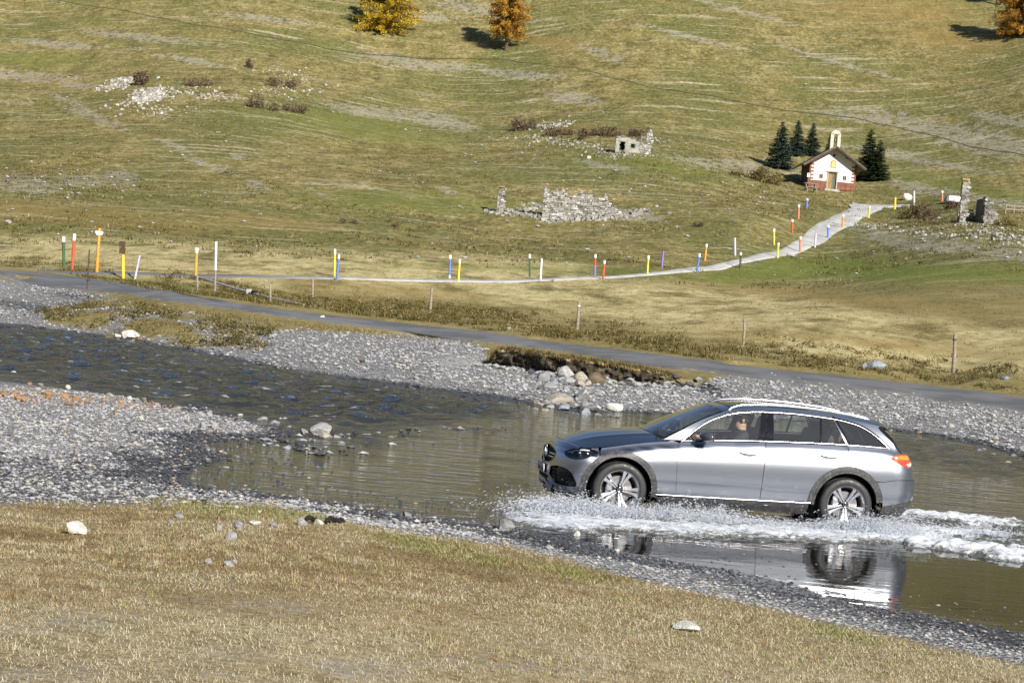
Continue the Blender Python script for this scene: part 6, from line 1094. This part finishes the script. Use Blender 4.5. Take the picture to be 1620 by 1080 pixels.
# ================================================================== UNCOUNTABLE COVER
ICO = None
def pebbles(name, P, S_, tone, mat, seed=0):
    """joined low pebbles: jittered octahedra"""
    R_ = np.random.default_rng(seed); n = len(P); b = np.array([(1, 0, 0), (0, 1, 0), (-1, 0, 0), (0, -1, 0), (.15, .1, 1), (-.1, 0, -1), (.7, .7, .35), (-.7, .7, .3), (-.7, -.7, .35), (.7, -.7, .3)], float)
    Fb = np.array([(0, 6, 4), (6, 1, 4), (1, 7, 4), (7, 2, 4), (2, 8, 4), (8, 3, 4), (3, 9, 4), (9, 0, 4), (0, 5, 6), (6, 5, 1), (1, 5, 7), (7, 5, 2), (2, 5, 8), (8, 5, 3), (3, 5, 9), (9, 5, 0)])
    Vv = b[None] * (1 + R_.uniform(-.22, .22, (n, 10, 3))) * S_[:, None, :]; a = R_.uniform(0, 6.28, n); x, y = Vv[..., 0].copy(), Vv[..., 1].copy(); Vv[..., 0] = x * np.cos(a)[:, None] - y * np.sin(a)[:, None]; Vv[..., 1] = x * np.sin(a)[:, None] + y * np.cos(a)[:, None]
    Vv = (Vv + P[:, None]).reshape(-1, 3); F_ = (Fb[None] + 10 * np.arange(n)[:, None, None]).reshape(-1, 3)
    return np_mesh(name, Vv, F_, mat, False, dict(tone=np.repeat(tone, 10)))
m = NM('river_pebbles'); t = m.attr('tone'); c = m.cramp(t, [(0, (.020, .020, .023)), (.18, (.06, .06, .065)), (.4, (.20, .20, .205)), (.62, (.36, .36, .36)), (.85, (.52, .52, .51)), (.93, (.42, .33, .22)), (1.0, (.40, .19, .07))])
for e_, p_ in zip(c.node.color_ramp.elements, [0, .18, .4, .62, .88, .94, 1.0]): e_.position = p_
M_peb = m.done(m.bsdf(Base_Color=m.mix(m.math('MULTIPLY', m.noise(m.pos(), 30), .4), c, (.12, .12, .12)), Roughness=m.ramp(t, .1, .3, .3, .9), Specular_IOR_Level=.4))
def scatter(n, y0, y1, a0, a1, seed, pw=1.0):
    R_ = np.random.default_rng(seed); y = (R_.uniform(y0 ** pw, y1 ** pw, n)) ** (1 / pw); x = y * R_.uniform(a0, a1, n); return R_, x, y
def gravel(name, n, y0, y1, a0, a1, seed, smin, smax, pw=1.0):
    R_, x, y = scatter(n, y0, y1, a0, a1, seed, pw); z = H(x, y); Z_ = zones(x, y, z); ok = (R_.uniform(size=n) < Z_['gr']) & (z > -.06) & ((Z_['sd'] > -.1) | (R_.uniform(size=n) < .30 * np.exp(Z_['sd'] / 1.6)))
    x, y, z = x[ok], y[ok], z[ok]; wet = Z_['wet'][ok]; k = len(x); s = smin * (smax / smin) ** (R_.uniform(size=k) ** 2.2)
    tone = np.clip(R_.normal(.64, .18, k), .2, .90); tone = np.where(R_.uniform(size=k) < wet * .93, np.clip(R_.normal(.16, .11, k), 0, .5), tone)
    PX, PY = Z_['px'][ok], Z_['py'][ok]; och = ell(PX, PY, [(60, 628, 130, 12, 4), (230, 640, 60, 10, 8)], .6); tone = np.where(R_.uniform(size=k) < och * .30, R_.uniform(.95, 1, k), tone); tone = np.where(R_.uniform(size=k) < .03, .94, tone)
    S_ = np.stack([s, s * R_.uniform(.6, 1, k), s * R_.uniform(.35, .7, k)], -1)
    inw = (Z_['sd'][ok] < -.1) & (R_.uniform(size=k) < .55); zp_ = np.where(inw, np.maximum(z + S_[:, 2] * .35, -S_[:, 2] * .25), z + S_[:, 2] * .35)
    o = tag(link(name, pebbles(name, np.stack([x, y, zp_], -1), S_, tone, M_peb, seed)), 'loose grey pebbles ' + {'gravel': 'of the stream banks'}.get(name, 'by the ford'), 'gravel', kind='stuff'); return o
gravel('gravel', 80000, 38, 96, -.31, .31, 3, .018, .085, .6)
gravel('gravel', 48000, 20, 36, -.31, .02, 4, .009, .045)
gravel('gravel', 56000, 13.5, 24, -.30, .31, 5, .006, .028)
R_, x, y = scatter(60000, 24, 46, -.20, .06, 6); PX, PY = proj(np.stack([x, y, 0 * x], -1)); rf_ = ell(PX, PY, [(420, 672, 130, 12, 7), (560, 690, 110, 7, 5), (330, 660, 110, 14, 9), (700, 680, 70, 4, -2), (470, 700, 90, 12, 10)], .7) * np.clip(.45 + 2.2 * fbm(x / .9, y / .9, 3, 67), 0, 1); ok = (R_.uniform(size=len(x)) < rf_ * .16); x, y = x[ok], y[ok]; n = len(x); s = .018 * 4.2 ** (R_.uniform(size=n) ** 2); S_ = np.stack([s * 1.2, s, s * .6], -1)
tag(link('gravel', pebbles('gravel', np.stack([x, y, S_[:, 2] * .15], -1), S_, np.where(R_.uniform(size=n) < .6, R_.uniform(.02, .3, n), R_.uniform(.5, .85, n)), M_peb, 7)), 'stones of the riffle beyond the tip of the gravel bar', 'gravel', kind='stuff')
# ---- foreground turf: short matted dry blades
m = NM('dry_grass_blades'); t = m.attr('tone'); c = m.cramp(t, [(0, (.15, .095, .045)), (.25, (.33, .235, .12)), (.5, (.48, .40, .25)), (.75, (.60, .54, .40)), (.9, (.31, .305, .10)), (1, (.19, .20, .06))]); d_ = m.n('BsdfDiffuse', {'Color': c}); tr_ = m.n('BsdfTranslucent', {'Color': c}); M_blade = m.done(m.n('MixShader', {0: .25, 1: d_.outputs[0], 2: tr_.outputs[0]}))
def blades(name, x, y, z, L, w, tilt, tone, mat, seed, az=None):
    R_ = np.random.default_rng(seed); n = len(x); a = R_.uniform(0, 6.28, n) if az is None else az; h = np.stack([np.cos(a) * np.sin(tilt), np.sin(a) * np.sin(tilt), np.cos(tilt)], -1); s = np.stack([-np.sin(a), np.cos(a), 0 * a], -1) * w[:, None]; b = np.stack([x, y, z], -1)
    Vv = np.stack([b - s, b + s, b + h * L[:, None]], 1).reshape(-1, 3); return np_mesh(name, Vv, np.arange(3 * n).reshape(-1, 3), mat, False, dict(tone=np.repeat(tone, 3)))
R_, x, y = scatter(680000, 7.4, 24, -.31, .31, 11, 1.5); z = H(x, y); Z_ = zones(x, y, z); ok = (R_.uniform(size=len(x)) < Z_['fg'] * (1 - .45 * Z_['grey'])) & (z > .03); x, y, z = x[ok], y[ok], z[ok]; n = len(x)
cl = fbm(x / .35, y / .35, 3, 71) * 1.6; dk = fbm(x / 2.2, y / 1.6, 3, 72) * 1.2; ud = sstep(920, 1010, Z_['py'][ok] - .12 * Z_['px'][ok] * 0)
tone = np.clip(.33 + .30 * ud + cl * .6 + dk * .65 + R_.normal(0, .13, n), .02, .80); gp = Z_['green'][ok]; tone = np.where(R_.uniform(size=n) < gp * .75 + .05 + .10 * sstep(.0, .15, fbm(x / 1.1, y / 1.1, 3, 74)), R_.uniform(.84, 1, n), tone)
tag(link('grass', blades('grass', x, y, z - .004, R_.uniform(.014, .045, n) * (1 + .5 * gp), R_.uniform(.0022, .0052, n) * np.clip(y / 13, .75, 1.3), np.clip(R_.normal(1.22, .24, n), .1, 1.52), tone, M_blade, 12)), 'short matted dry grass of the near bank', 'grass', kind='stuff')
R_, x, y = scatter(5200, 7.4, 23, -.31, .31, 13, 1.5); z = H(x, y); Z_ = zones(x, y, z); ok = (R_.uniform(size=len(x)) < Z_['fg'] * sstep(-.10, .12, fbm(x / 1.4, y / 1.4, 3, 75))) & (z > .04); x, y, z = x[ok], y[ok], z[ok]; n = len(x); rep = 22; xx = np.repeat(x, rep) + R_.normal(0, .022, n * rep); yy = np.repeat(y, rep) + R_.normal(0, .022, n * rep); hh_ = np.repeat(R_.uniform(.5, 1.25, n), rep)
tone = np.clip(np.repeat(np.where(R_.uniform(size=n) < .28, R_.uniform(.84, .98, n), R_.uniform(.08, .70, n)), rep) + R_.normal(0, .05, n * rep), 0, 1)
tag(link('grass_tufts', blades('grass_tufts', xx, yy, np.repeat(z, rep) - .005, R_.uniform(.025, .065, n * rep) * hh_, R_.uniform(.0018, .0036, n * rep), np.clip(R_.normal(.65, .35, n * rep), 0, 1.4), tone, M_blade, 14)), 'longer tufts standing in the short dry grass of the near bank', 'grass', kind='stuff')
# ---- meadow and verge tufts
R_, x, y = scatter(60000, 60, 128, -.33, .33, 21, 1.0); z = H(x, y); Z_ = zones(x, y, z); PX, PY = Z_['px'], Z_['py']
rn = np.interp(PX, [p[0] for p in ROAD_N], [p[1] for p in ROAD_N]); rf = np.interp(PX, [p[0] for p in ROAD_F], [p[1] for p in ROAD_F]); offroad = (PY > rn + 2) | (PY < rf - 2)
verge = sstep(46, 8, rf - PY) * (PY < rf - 2); dens = np.clip(.14 + verge * 1.0 + .45 * (PY > rn), 0, 1) * (1 - Z_['gr']); clump = sstep(-.02, .10, fbm(x / 1.6, y / 2.2, 3, 77)); ok = (R_.uniform(size=len(x)) < dens * np.where(verge > .1, clump, 1)) & offroad; x, y, z = x[ok], y[ok], z[ok]; vg = verge[ok]; n = len(x); rep = 7
xx = np.repeat(x, rep) + R_.normal(0, .10, n * rep); yy = np.repeat(y, rep) + R_.normal(0, .14, n * rep); zz = np.repeat(z, rep) - .02; vv = np.repeat(vg, rep)
tone = np.clip(np.repeat(R_.normal(.60, .2, n), rep) - .14 * vv + R_.normal(0, .1, n * rep), 0, 1)
tag(link('meadow_tufts', blades('meadow_tufts', xx, yy, zz, R_.uniform(.06, .16, n * rep) * (1 + .7 * vv), R_.uniform(.008, .020, n * rep) * (1 + .5 * vv), np.clip(R_.normal(.95, .4, n * rep), 0, 1.5), tone, F_scrub, 22)), 'rough dry tufts of the meadow and road verge', 'grass', kind='stuff')
# ---- low scrub lumps along the verge and on the near side bank
R_, x, y = scatter(26000, 54, 105, -.30, .31, 31, 1.0); z = H(x, y); Z_ = zones(x, y, z); PX, PY = Z_['px'], Z_['py']; rn = np.interp(PX, [p[0] for p in ROAD_N], [p[1] for p in ROAD_N]); rf = np.interp(PX, [p[0] for p in ROAD_F], [p[1] for p in ROAD_F])
band = sstep(30, 10, np.abs(rf - 20 - PY)) * (PX > 250); bank = (1 - sstep(-6, 10, poly_sd(PX, PY, [(65, 495), (130, 482), (250, 490), (330, 505), (430, 525), (420, 548), (330, 552), (180, 525), (80, 508)]))); clump = sstep(.0, .13, fbm(x / 2.0, y / 2.6, 3, 78))
ok = R_.uniform(size=len(x)) < np.maximum(band * clump * .55, bank * .9 * sstep(-.05, .1, fbm(x / 1.2, y / 1.6, 3, 79))); ok &= (PY < rf - 3) | (PY > rn + 3); x, y, z = x[ok], y[ok], z[ok]; n = len(x); rep = 26; sz = R_.uniform(.10, .30, n)
d = R_.normal(size=(n * rep, 3)); d /= np.linalg.norm(d, axis=1, keepdims=True); P = np.stack([np.repeat(x, rep), np.repeat(y, rep), np.repeat(z + sz * .25, rep)], -1) + d * np.repeat(sz, rep)[:, None] * np.array([1.3, 1.1, .8]) * R_.uniform(.4, 1, (n * rep, 1)); up = d + R_.normal(size=d.shape) * .5
tone = np.clip(np.repeat(R_.normal(.42, .2, n), rep) + R_.normal(0, .15, n * rep), 0, 1)
tag(link('verge_scrub', leaf_mesh('verge_scrub', P, up, R_.uniform(.02, .06, n * rep), .5, F_scrub, tone)), 'low tangled scrub along the road verge and bank', 'scrub', kind='stuff')
# ---- hillside: tufts and pale field stones
R_, x, y = scatter(90000, 128, 470, -.31, .31, 41, .9); z = H(x, y); Z_ = zones(x, y, z); PX, PY = Z_['px'], Z_['py']; pat = sstep(-.06, .16, fbm(x / 9, y / 14, 4, 81)); rough_z = ell(PX, PY, [(1050, 250, 220, 40, 10), (1180, 290, 120, 40, 10), (900, 215, 160, 30, 6), (240, 150, 160, 50, 6), (80, 280, 160, 40, 4), (430, 150, 120, 40, 5), (1480, 340, 120, 26, 8), (1260, 290, 60, 30, 10)], .6)
ok = R_.uniform(size=len(x)) < pat * .45 + rough_z * .6; x, y, z = x[ok], y[ok], z[ok]; n = len(x); rep = 6; s_ = np.repeat(R_.uniform(.10, .30, n), rep)
xx = np.repeat(x, rep) + R_.normal(0, .28, n * rep); yy = np.repeat(y, rep) + R_.normal(0, .3, n * rep); zz = np.repeat(z, rep) - .03
tone = np.clip(np.repeat(R_.normal(.52, .22, n), rep) + R_.normal(0, .12, n * rep), 0, 1)
tag(link('hill_tufts', blades('hill_tufts', xx, yy, zz, s_, s_ * .22, np.clip(R_.normal(.85, .4, n * rep), 0, 1.4), tone, F_scrub, 42)), 'rough tufts of grass covering the hillside', 'grass', kind='stuff')
R_, x, y = scatter(30000, 105, 470, -.31, .31, 51, .9); z = H(x, y); Z_ = zones(x, y, z); PX, PY = Z_['px'], Z_['py']; st = ell(PX, PY, [(230, 160, 170, 45, 8), (60, 285, 130, 30, 5), (480, 150, 80, 40, 8), (900, 230, 160, 40, 6), (1020, 320, 120, 40, 8), (900, 345, 140, 14, 3), (1500, 375, 160, 14, 6), (1130, 300, 90, 40, 8), (1300, 305, 90, 14, 8)], .6)
ok = (R_.uniform(size=len(x)) < .035 + st * .16) & (y > 140); x, y, z = x[ok], y[ok], z[ok]; n = len(x); s = .05 * (5.0 ** (R_.uniform(size=n) ** 1.8)); S_ = np.stack([s * 1.3, s, s * .7], -1)
tag(link('field_stones', pebbles('field_stones', np.stack([x, y, z + s * .2], -1), S_, np.clip(R_.normal(.76, .1, n), .5, .9), M_peb, 52)), 'pale stones strewn over the hillside', 'stones', kind='stuff')
# ---- the eroded earth bank
CT = [(762, 549), (800, 552), (850, 558), (900, 566), (950, 573), (1000, 581), (1050, 590), (1095, 599), (1120, 605)]; CB = [(762, 578), (800, 582), (850, 590), (900, 597), (950, 603), (1000, 607), (1050, 610), (1095, 611), (1120, 612)]
nb, nv = 300, 12; us = np.linspace(0, 1, nb); bx = np.linspace(762, 1120, nb); Gb = np.array([ground_px(a, float(np.interp(a, [p[0] for p in CB], [p[1] for p in CB]))) for a in np.linspace(762, 1120, 50)]); Gb = np.stack([np.interp(us, np.linspace(0, 1, 50), Gb[:, k]) for k in range(3)], -1)
Tp = np.array([at_d(a, float(np.interp(a, [p[0] for p in CT], [p[1] for p in CT])), Gb[i, 1] + .30) for i, a in enumerate(bx)]); v_ = np.linspace(0, 1, nv); tp_ = (sstep(0, .10, us) * sstep(1, .80, us))[:, None]; Tp = Gb + np.array([0, .35, -.03]) + (Tp - Gb - np.array([0, .35, -.03])) * tp_
G3 = Gb[:, None] * (1 - v_[None, :, None]) + Tp[:, None] * v_[None, :, None]; jag = fbm(us[:, None] * 34 + 0 * v_, v_[None] * 4.5 + 0 * us[:, None], 4, 91); G3[..., 1] += jag * .75 - .10 * np.sin(v_ * 3.0)[None]; G3[..., 2] += fbm(us[:, None] * 40, v_[None] * 4, 3, 92) * .10; G3[:, 0, 2] -= .25; lip = G3[:, -1:] + np.array([0, 1.1, -.04]); G3 = np.concatenate([G3, lip], 1); nv += 1
i_ = np.arange(nb * nv).reshape(nb, nv); q = np.stack([i_[:-1, :-1], i_[1:, :-1], i_[1:, 1:], i_[:-1, 1:]], -1).reshape(-1, 4); topm = np.tile(np.r_[np.zeros(nv - 4), .35, .75, 1, 1], nb)
m = NM('bank_earth'); t = m.attr('turf'); P = m.pos((1, 1, 2.2)); n1 = m.noise(P, 3.2, 6, .7); soil = m.cramp(n1, [(.3, (.018, .015, .011)), (.5, (.06, .048, .032)), (.64, (.17, .14, .095)), (.75, (.30, .27, .22))]); turf = m.mix(m.noise(m.pos(), 5, 4), (.26, .19, .065), (.46, .36, .17))
M_earth = m.done(m.bsdf(Base_Color=m.mix(m.ramp(m.math('ADD', t, m.math('MULTIPLY', m.math('SUBTRACT', n1, .5), .8)), .45, .65), soil, turf), Roughness=.95, Specular_IOR_Level=.1, Normal=m.bump(n1, .8, .12)))
tag(link('earth_bank', np_mesh('earth_bank', G3.reshape(-1, 3), q, M_earth, True, dict(turf=topm))), kind='structure')
R_ = np.random.default_rng(95); k = R_.integers(0, nb, 9000); e0 = G3[k, -2] + R_.normal(size=(9000, 3)) * np.array([.06, .05, .015]) + np.stack([0 * k, R_.uniform(-.06, .5, 9000), 0 * k], -1)
tag(link('bank_turf', blades('bank_turf', e0[:, 0], e0[:, 1], e0[:, 2], R_.uniform(.06, .2, 9000), R_.uniform(.008, .018, 9000), R_.uniform(.4, 2.4, 9000), np.clip(R_.normal(.86, .14, 9000), 0, 1), F_scrub, 96, az=R_.normal(-1.57, 1.0, 9000))), 'dry turf fringe hanging over the eroded bank', 'grass', kind='stuff')
R_ = np.random.default_rng(97); k = R_.integers(0, nb, 700); cpt = Gb[k] + np.stack([R_.normal(0, .15, 700), R_.normal(-.25, .25, 700), 0 * k], -1); cpt[:, 2] = H(cpt[:, 0], cpt[:, 1]) + .02; s = .03 * 5 ** (R_.uniform(size=700) ** 2); tag(link('gravel', pebbles('gravel', cpt, np.stack([s * 1.3, s, s * .7], -1), np.where(R_.uniform(size=700) < .4, .2, .6), M_peb, 98)), 'clods and stones fallen below the eroded bank', 'gravel', kind='stuff')
# ================================================================== SPLASH AND WAKE
LINE_Y = pchip([760, 800, 850, 930, 1000, 1100, 1200, 1300, 1400, 1500, 1620, 1760], [815, 817, 822, 828, 832, 838, 842, 847, 853, 866, 884, 905])
WK = [(785, 812), (830, 796), (900, 792), (960, 800), (1040, 806), (1180, 812), (1290, 818), (1390, 812), (1440, 776), (1520, 769), (1640, 767), (1900, 772), (1900, 940), (1640, 898), (1520, 876), (1420, 866), (1300, 860), (1180, 854), (1080, 850), (980, 849), (900, 845), (840, 836), (790, 826)]
gx, gy = np.meshgrid(np.arange(-.6, 9.4, .024), np.arange(17.6, 26.6, .03), indexing='ij'); X, Y = gx.ravel(), gy.ravel(); PX, PY = proj(np.stack([X, Y, 0 * X], -1)); sdw = poly_sd(PX, PY, WK) + fbm(X / .22, Y / .30, 4, 103) * 24; msk = sstep(3, -9, sdw)
crest = np.exp(-((PY - LINE_Y(PX)) / 8.0) ** 2) * sstep(830, 900, PX); rear = sstep(1390, 1480, PX)
big = fbm(X / 1.3, Y / .45, 4, 101); ridg = np.clip(1 - np.abs(fbm(X / .34, Y / .22, 4, 106)) * 4.0, 0, 1)
zz = msk * (.010 + crest * .035 + rear * (.030 + big * .08 + fbm(X / .22, Y / .16, 4, 107) * .13) + fbm(X / .09, Y / .10, 3, 102) * (.05 + .03 * rear) + ridg * .018) - .03 * (1 - msk)
foamw = np.clip(.22 + crest * (.34 + .2 * rear) + ridg * .30 + rear * (big * 1.6 + .14) + sstep(960, 860, PX) * .15, 0, 1) * msk
ii = np.arange(X.size).reshape(gx.shape); q = np.stack([ii[:-1, :-1], ii[1:, :-1], ii[1:, 1:], ii[:-1, 1:]], -1).reshape(-1, 4); q = q[(msk > .05)[q].any(1)]; used, inv = np.unique(q, return_inverse=True)
m = NM('churned_water'); fa = m.attr('foam'); P = m.pos((1, 1.5, 1)); n1 = m.noise(P, 9, 6, .78, .6); n2 = m.noise(P, 46, 4, .7)
f_ = m.ramp(m.math('ADD', m.math('MULTIPLY', fa, .55), m.math('ADD', m.math('MULTIPLY', n1, .95), m.math('MULTIPLY', n2, .50))), .90, 1.12)
nb_ = m.bump(m.math('ADD', n1, m.math('MULTIPLY', n2, .4)), .9, .05); fr = m.n('Fresnel', {'IOR': 1.33, 'Normal': nb_}).outputs[0]; gl = m.n('BsdfGlossy', {'Roughness': .08, 'Normal': nb_}); df = m.n('BsdfDiffuse', {'Color': (.085, .085, .07)}); w_ = m.n('MixShader', {0: fr, 1: df.outputs[0], 2: gl.outputs[0]}); fo = m.n('BsdfDiffuse', {'Color': (.74, .77, .82), 'Normal': nb_})
M_wake = m.done(m.n('MixShader', {0: f_, 1: w_.outputs[0], 2: fo.outputs[0]}))
tag(link('wake', np_mesh('wake', np.stack([X, Y, zz], -1)[used], inv.reshape(-1, 4), M_wake, True, dict(foam=foamw[used]))), 'white foaming wake and bow wave trailing along the car', 'wake', kind='stuff')
m = NM('spray'); d_ = m.n('BsdfDiffuse', {'Color': (.80, .83, .88)}); t_ = m.n('BsdfTranslucent', {'Color': (.80, .83, .88)}); tp = m.n('BsdfTransparent', {'Color': (1, 1, 1)}); s1_ = m.n('MixShader', {0: .45, 1: d_.outputs[0], 2: t_.outputs[0]}); M_spray = m.done(m.n('MixShader', {0: .25, 1: s1_.outputs[0], 2: tp.outputs[0]}))
def drops(name, P, v, s, label, seed):
    """stretched water drops at P flying along v"""
    R_ = np.random.default_rng(seed); n = len(P); v = v / (np.linalg.norm(v, axis=1, keepdims=True) + 1e-9); L = s * R_.uniform(1.5, 6.5, n); u = np.cross(v, R_.normal(size=(n, 3))); u /= np.linalg.norm(u, axis=1, keepdims=True); w = np.cross(v, u)
    Vv = np.stack([P + v * L[:, None], P - v * L[:, None], P + u * s[:, None], P - u * s[:, None], P + w * s[:, None], P - w * s[:, None]], 1).reshape(-1, 3); fb = np.array([(0, 2, 4), (0, 4, 3), (0, 3, 5), (0, 5, 2), (1, 4, 2), (1, 3, 4), (1, 5, 3), (1, 2, 5)]); F_ = (fb[None] + 6 * np.arange(n)[:, None, None]).reshape(-1, 3)
    return tag(link(name, np_mesh(name, Vv, F_, M_spray, True)), label, 'spray', kind='stuff')
CY, SY = math.cos(CAR_YAW), math.sin(CAR_YAW)
def to_world(p): return np.stack([car.location.x + p[:, 0] * CY - p[:, 1] * SY, car.location.y + p[:, 0] * SY + p[:, 1] * CY, p[:, 2]], -1)
def jets(label, n_jet, per, x0, x1, y0, vx, vy, vz, smin, smax, seed, sprd=.05):
    """jets of water leaving the flank at x0..x1, each a ragged ballistic sheet breaking into drops"""
    R_ = np.random.default_rng(seed); J = n_jet; sx = R_.uniform(x0, x1, J); V0 = np.stack([R_.normal(vx[0], vx[1], J), -np.abs(R_.normal(vy[0], vy[1], J)), np.abs(R_.normal(vz[0], vz[1], J))], -1)
    j = np.repeat(np.arange(J), per); n = len(j); v = V0[j] * (1 + R_.normal(0, .10, (n, 3))); t = R_.uniform(0, 1, n) ** .8 * (2 * V0[j, 2] / 9.81) * 1.0
    P = np.stack([sx[j], np.full(n, y0), np.zeros(n)], -1) + v * t[:, None] + R_.normal(0, sprd, (n, 3)) * t[:, None] * 3; P[:, 2] += -.5 * 9.81 * t * t; ok = P[:, 2] > -.01; P, v, t = P[ok], v[ok], t[ok]; vv = v.copy(); vv[:, 2] -= 9.81 * t; s = smin * (smax / smin) ** (R_.uniform(size=len(P)) ** 2.2)
    vw = np.stack([vv[:, 0] * CY - vv[:, 1] * SY, vv[:, 0] * SY + vv[:, 1] * CY, vv[:, 2]], -1)
    return drops('splash', to_world(P), vw, s, label, seed)
jets('spray thrown forward and out by the front wheel', 520, 90, .35, 1.25, -.93, (-1.6, 1.5), (1.5, .9), (1.05, .45), .0013, .0072, 1)
jets('fine spray curling back behind the front wheel', 300, 80, 1.1, 2.1, -.90, (.9, .8), (.9, .6), (1.05, .45), .0013, .0070, 2)
jets('low froth running along under the sill', 480, 60, 1.3, 3.5, -.95, (.6, .8), (1.3, .7), (.70, .35), .0015, .0075, 3)
jets('spray thrown out by the rear wheel', 520, 90, 3.35, 4.25, -.93, (.7, 1.1), (1.5, .8), (1.10, .45), .0014, .0075, 4)
jets('drops flying over the wake behind the car', 360, 60, 4.4, 7.2, -.6, (.8, .9), (.9, .9), (.60, .30), .0016, .008, 5, .12)
jets('drops flung up in front of the bumper', 150, 70, -.15, .5, -.75, (-1.5, .8), (.7, .5), (.9, .4), .0012, .006, 6)
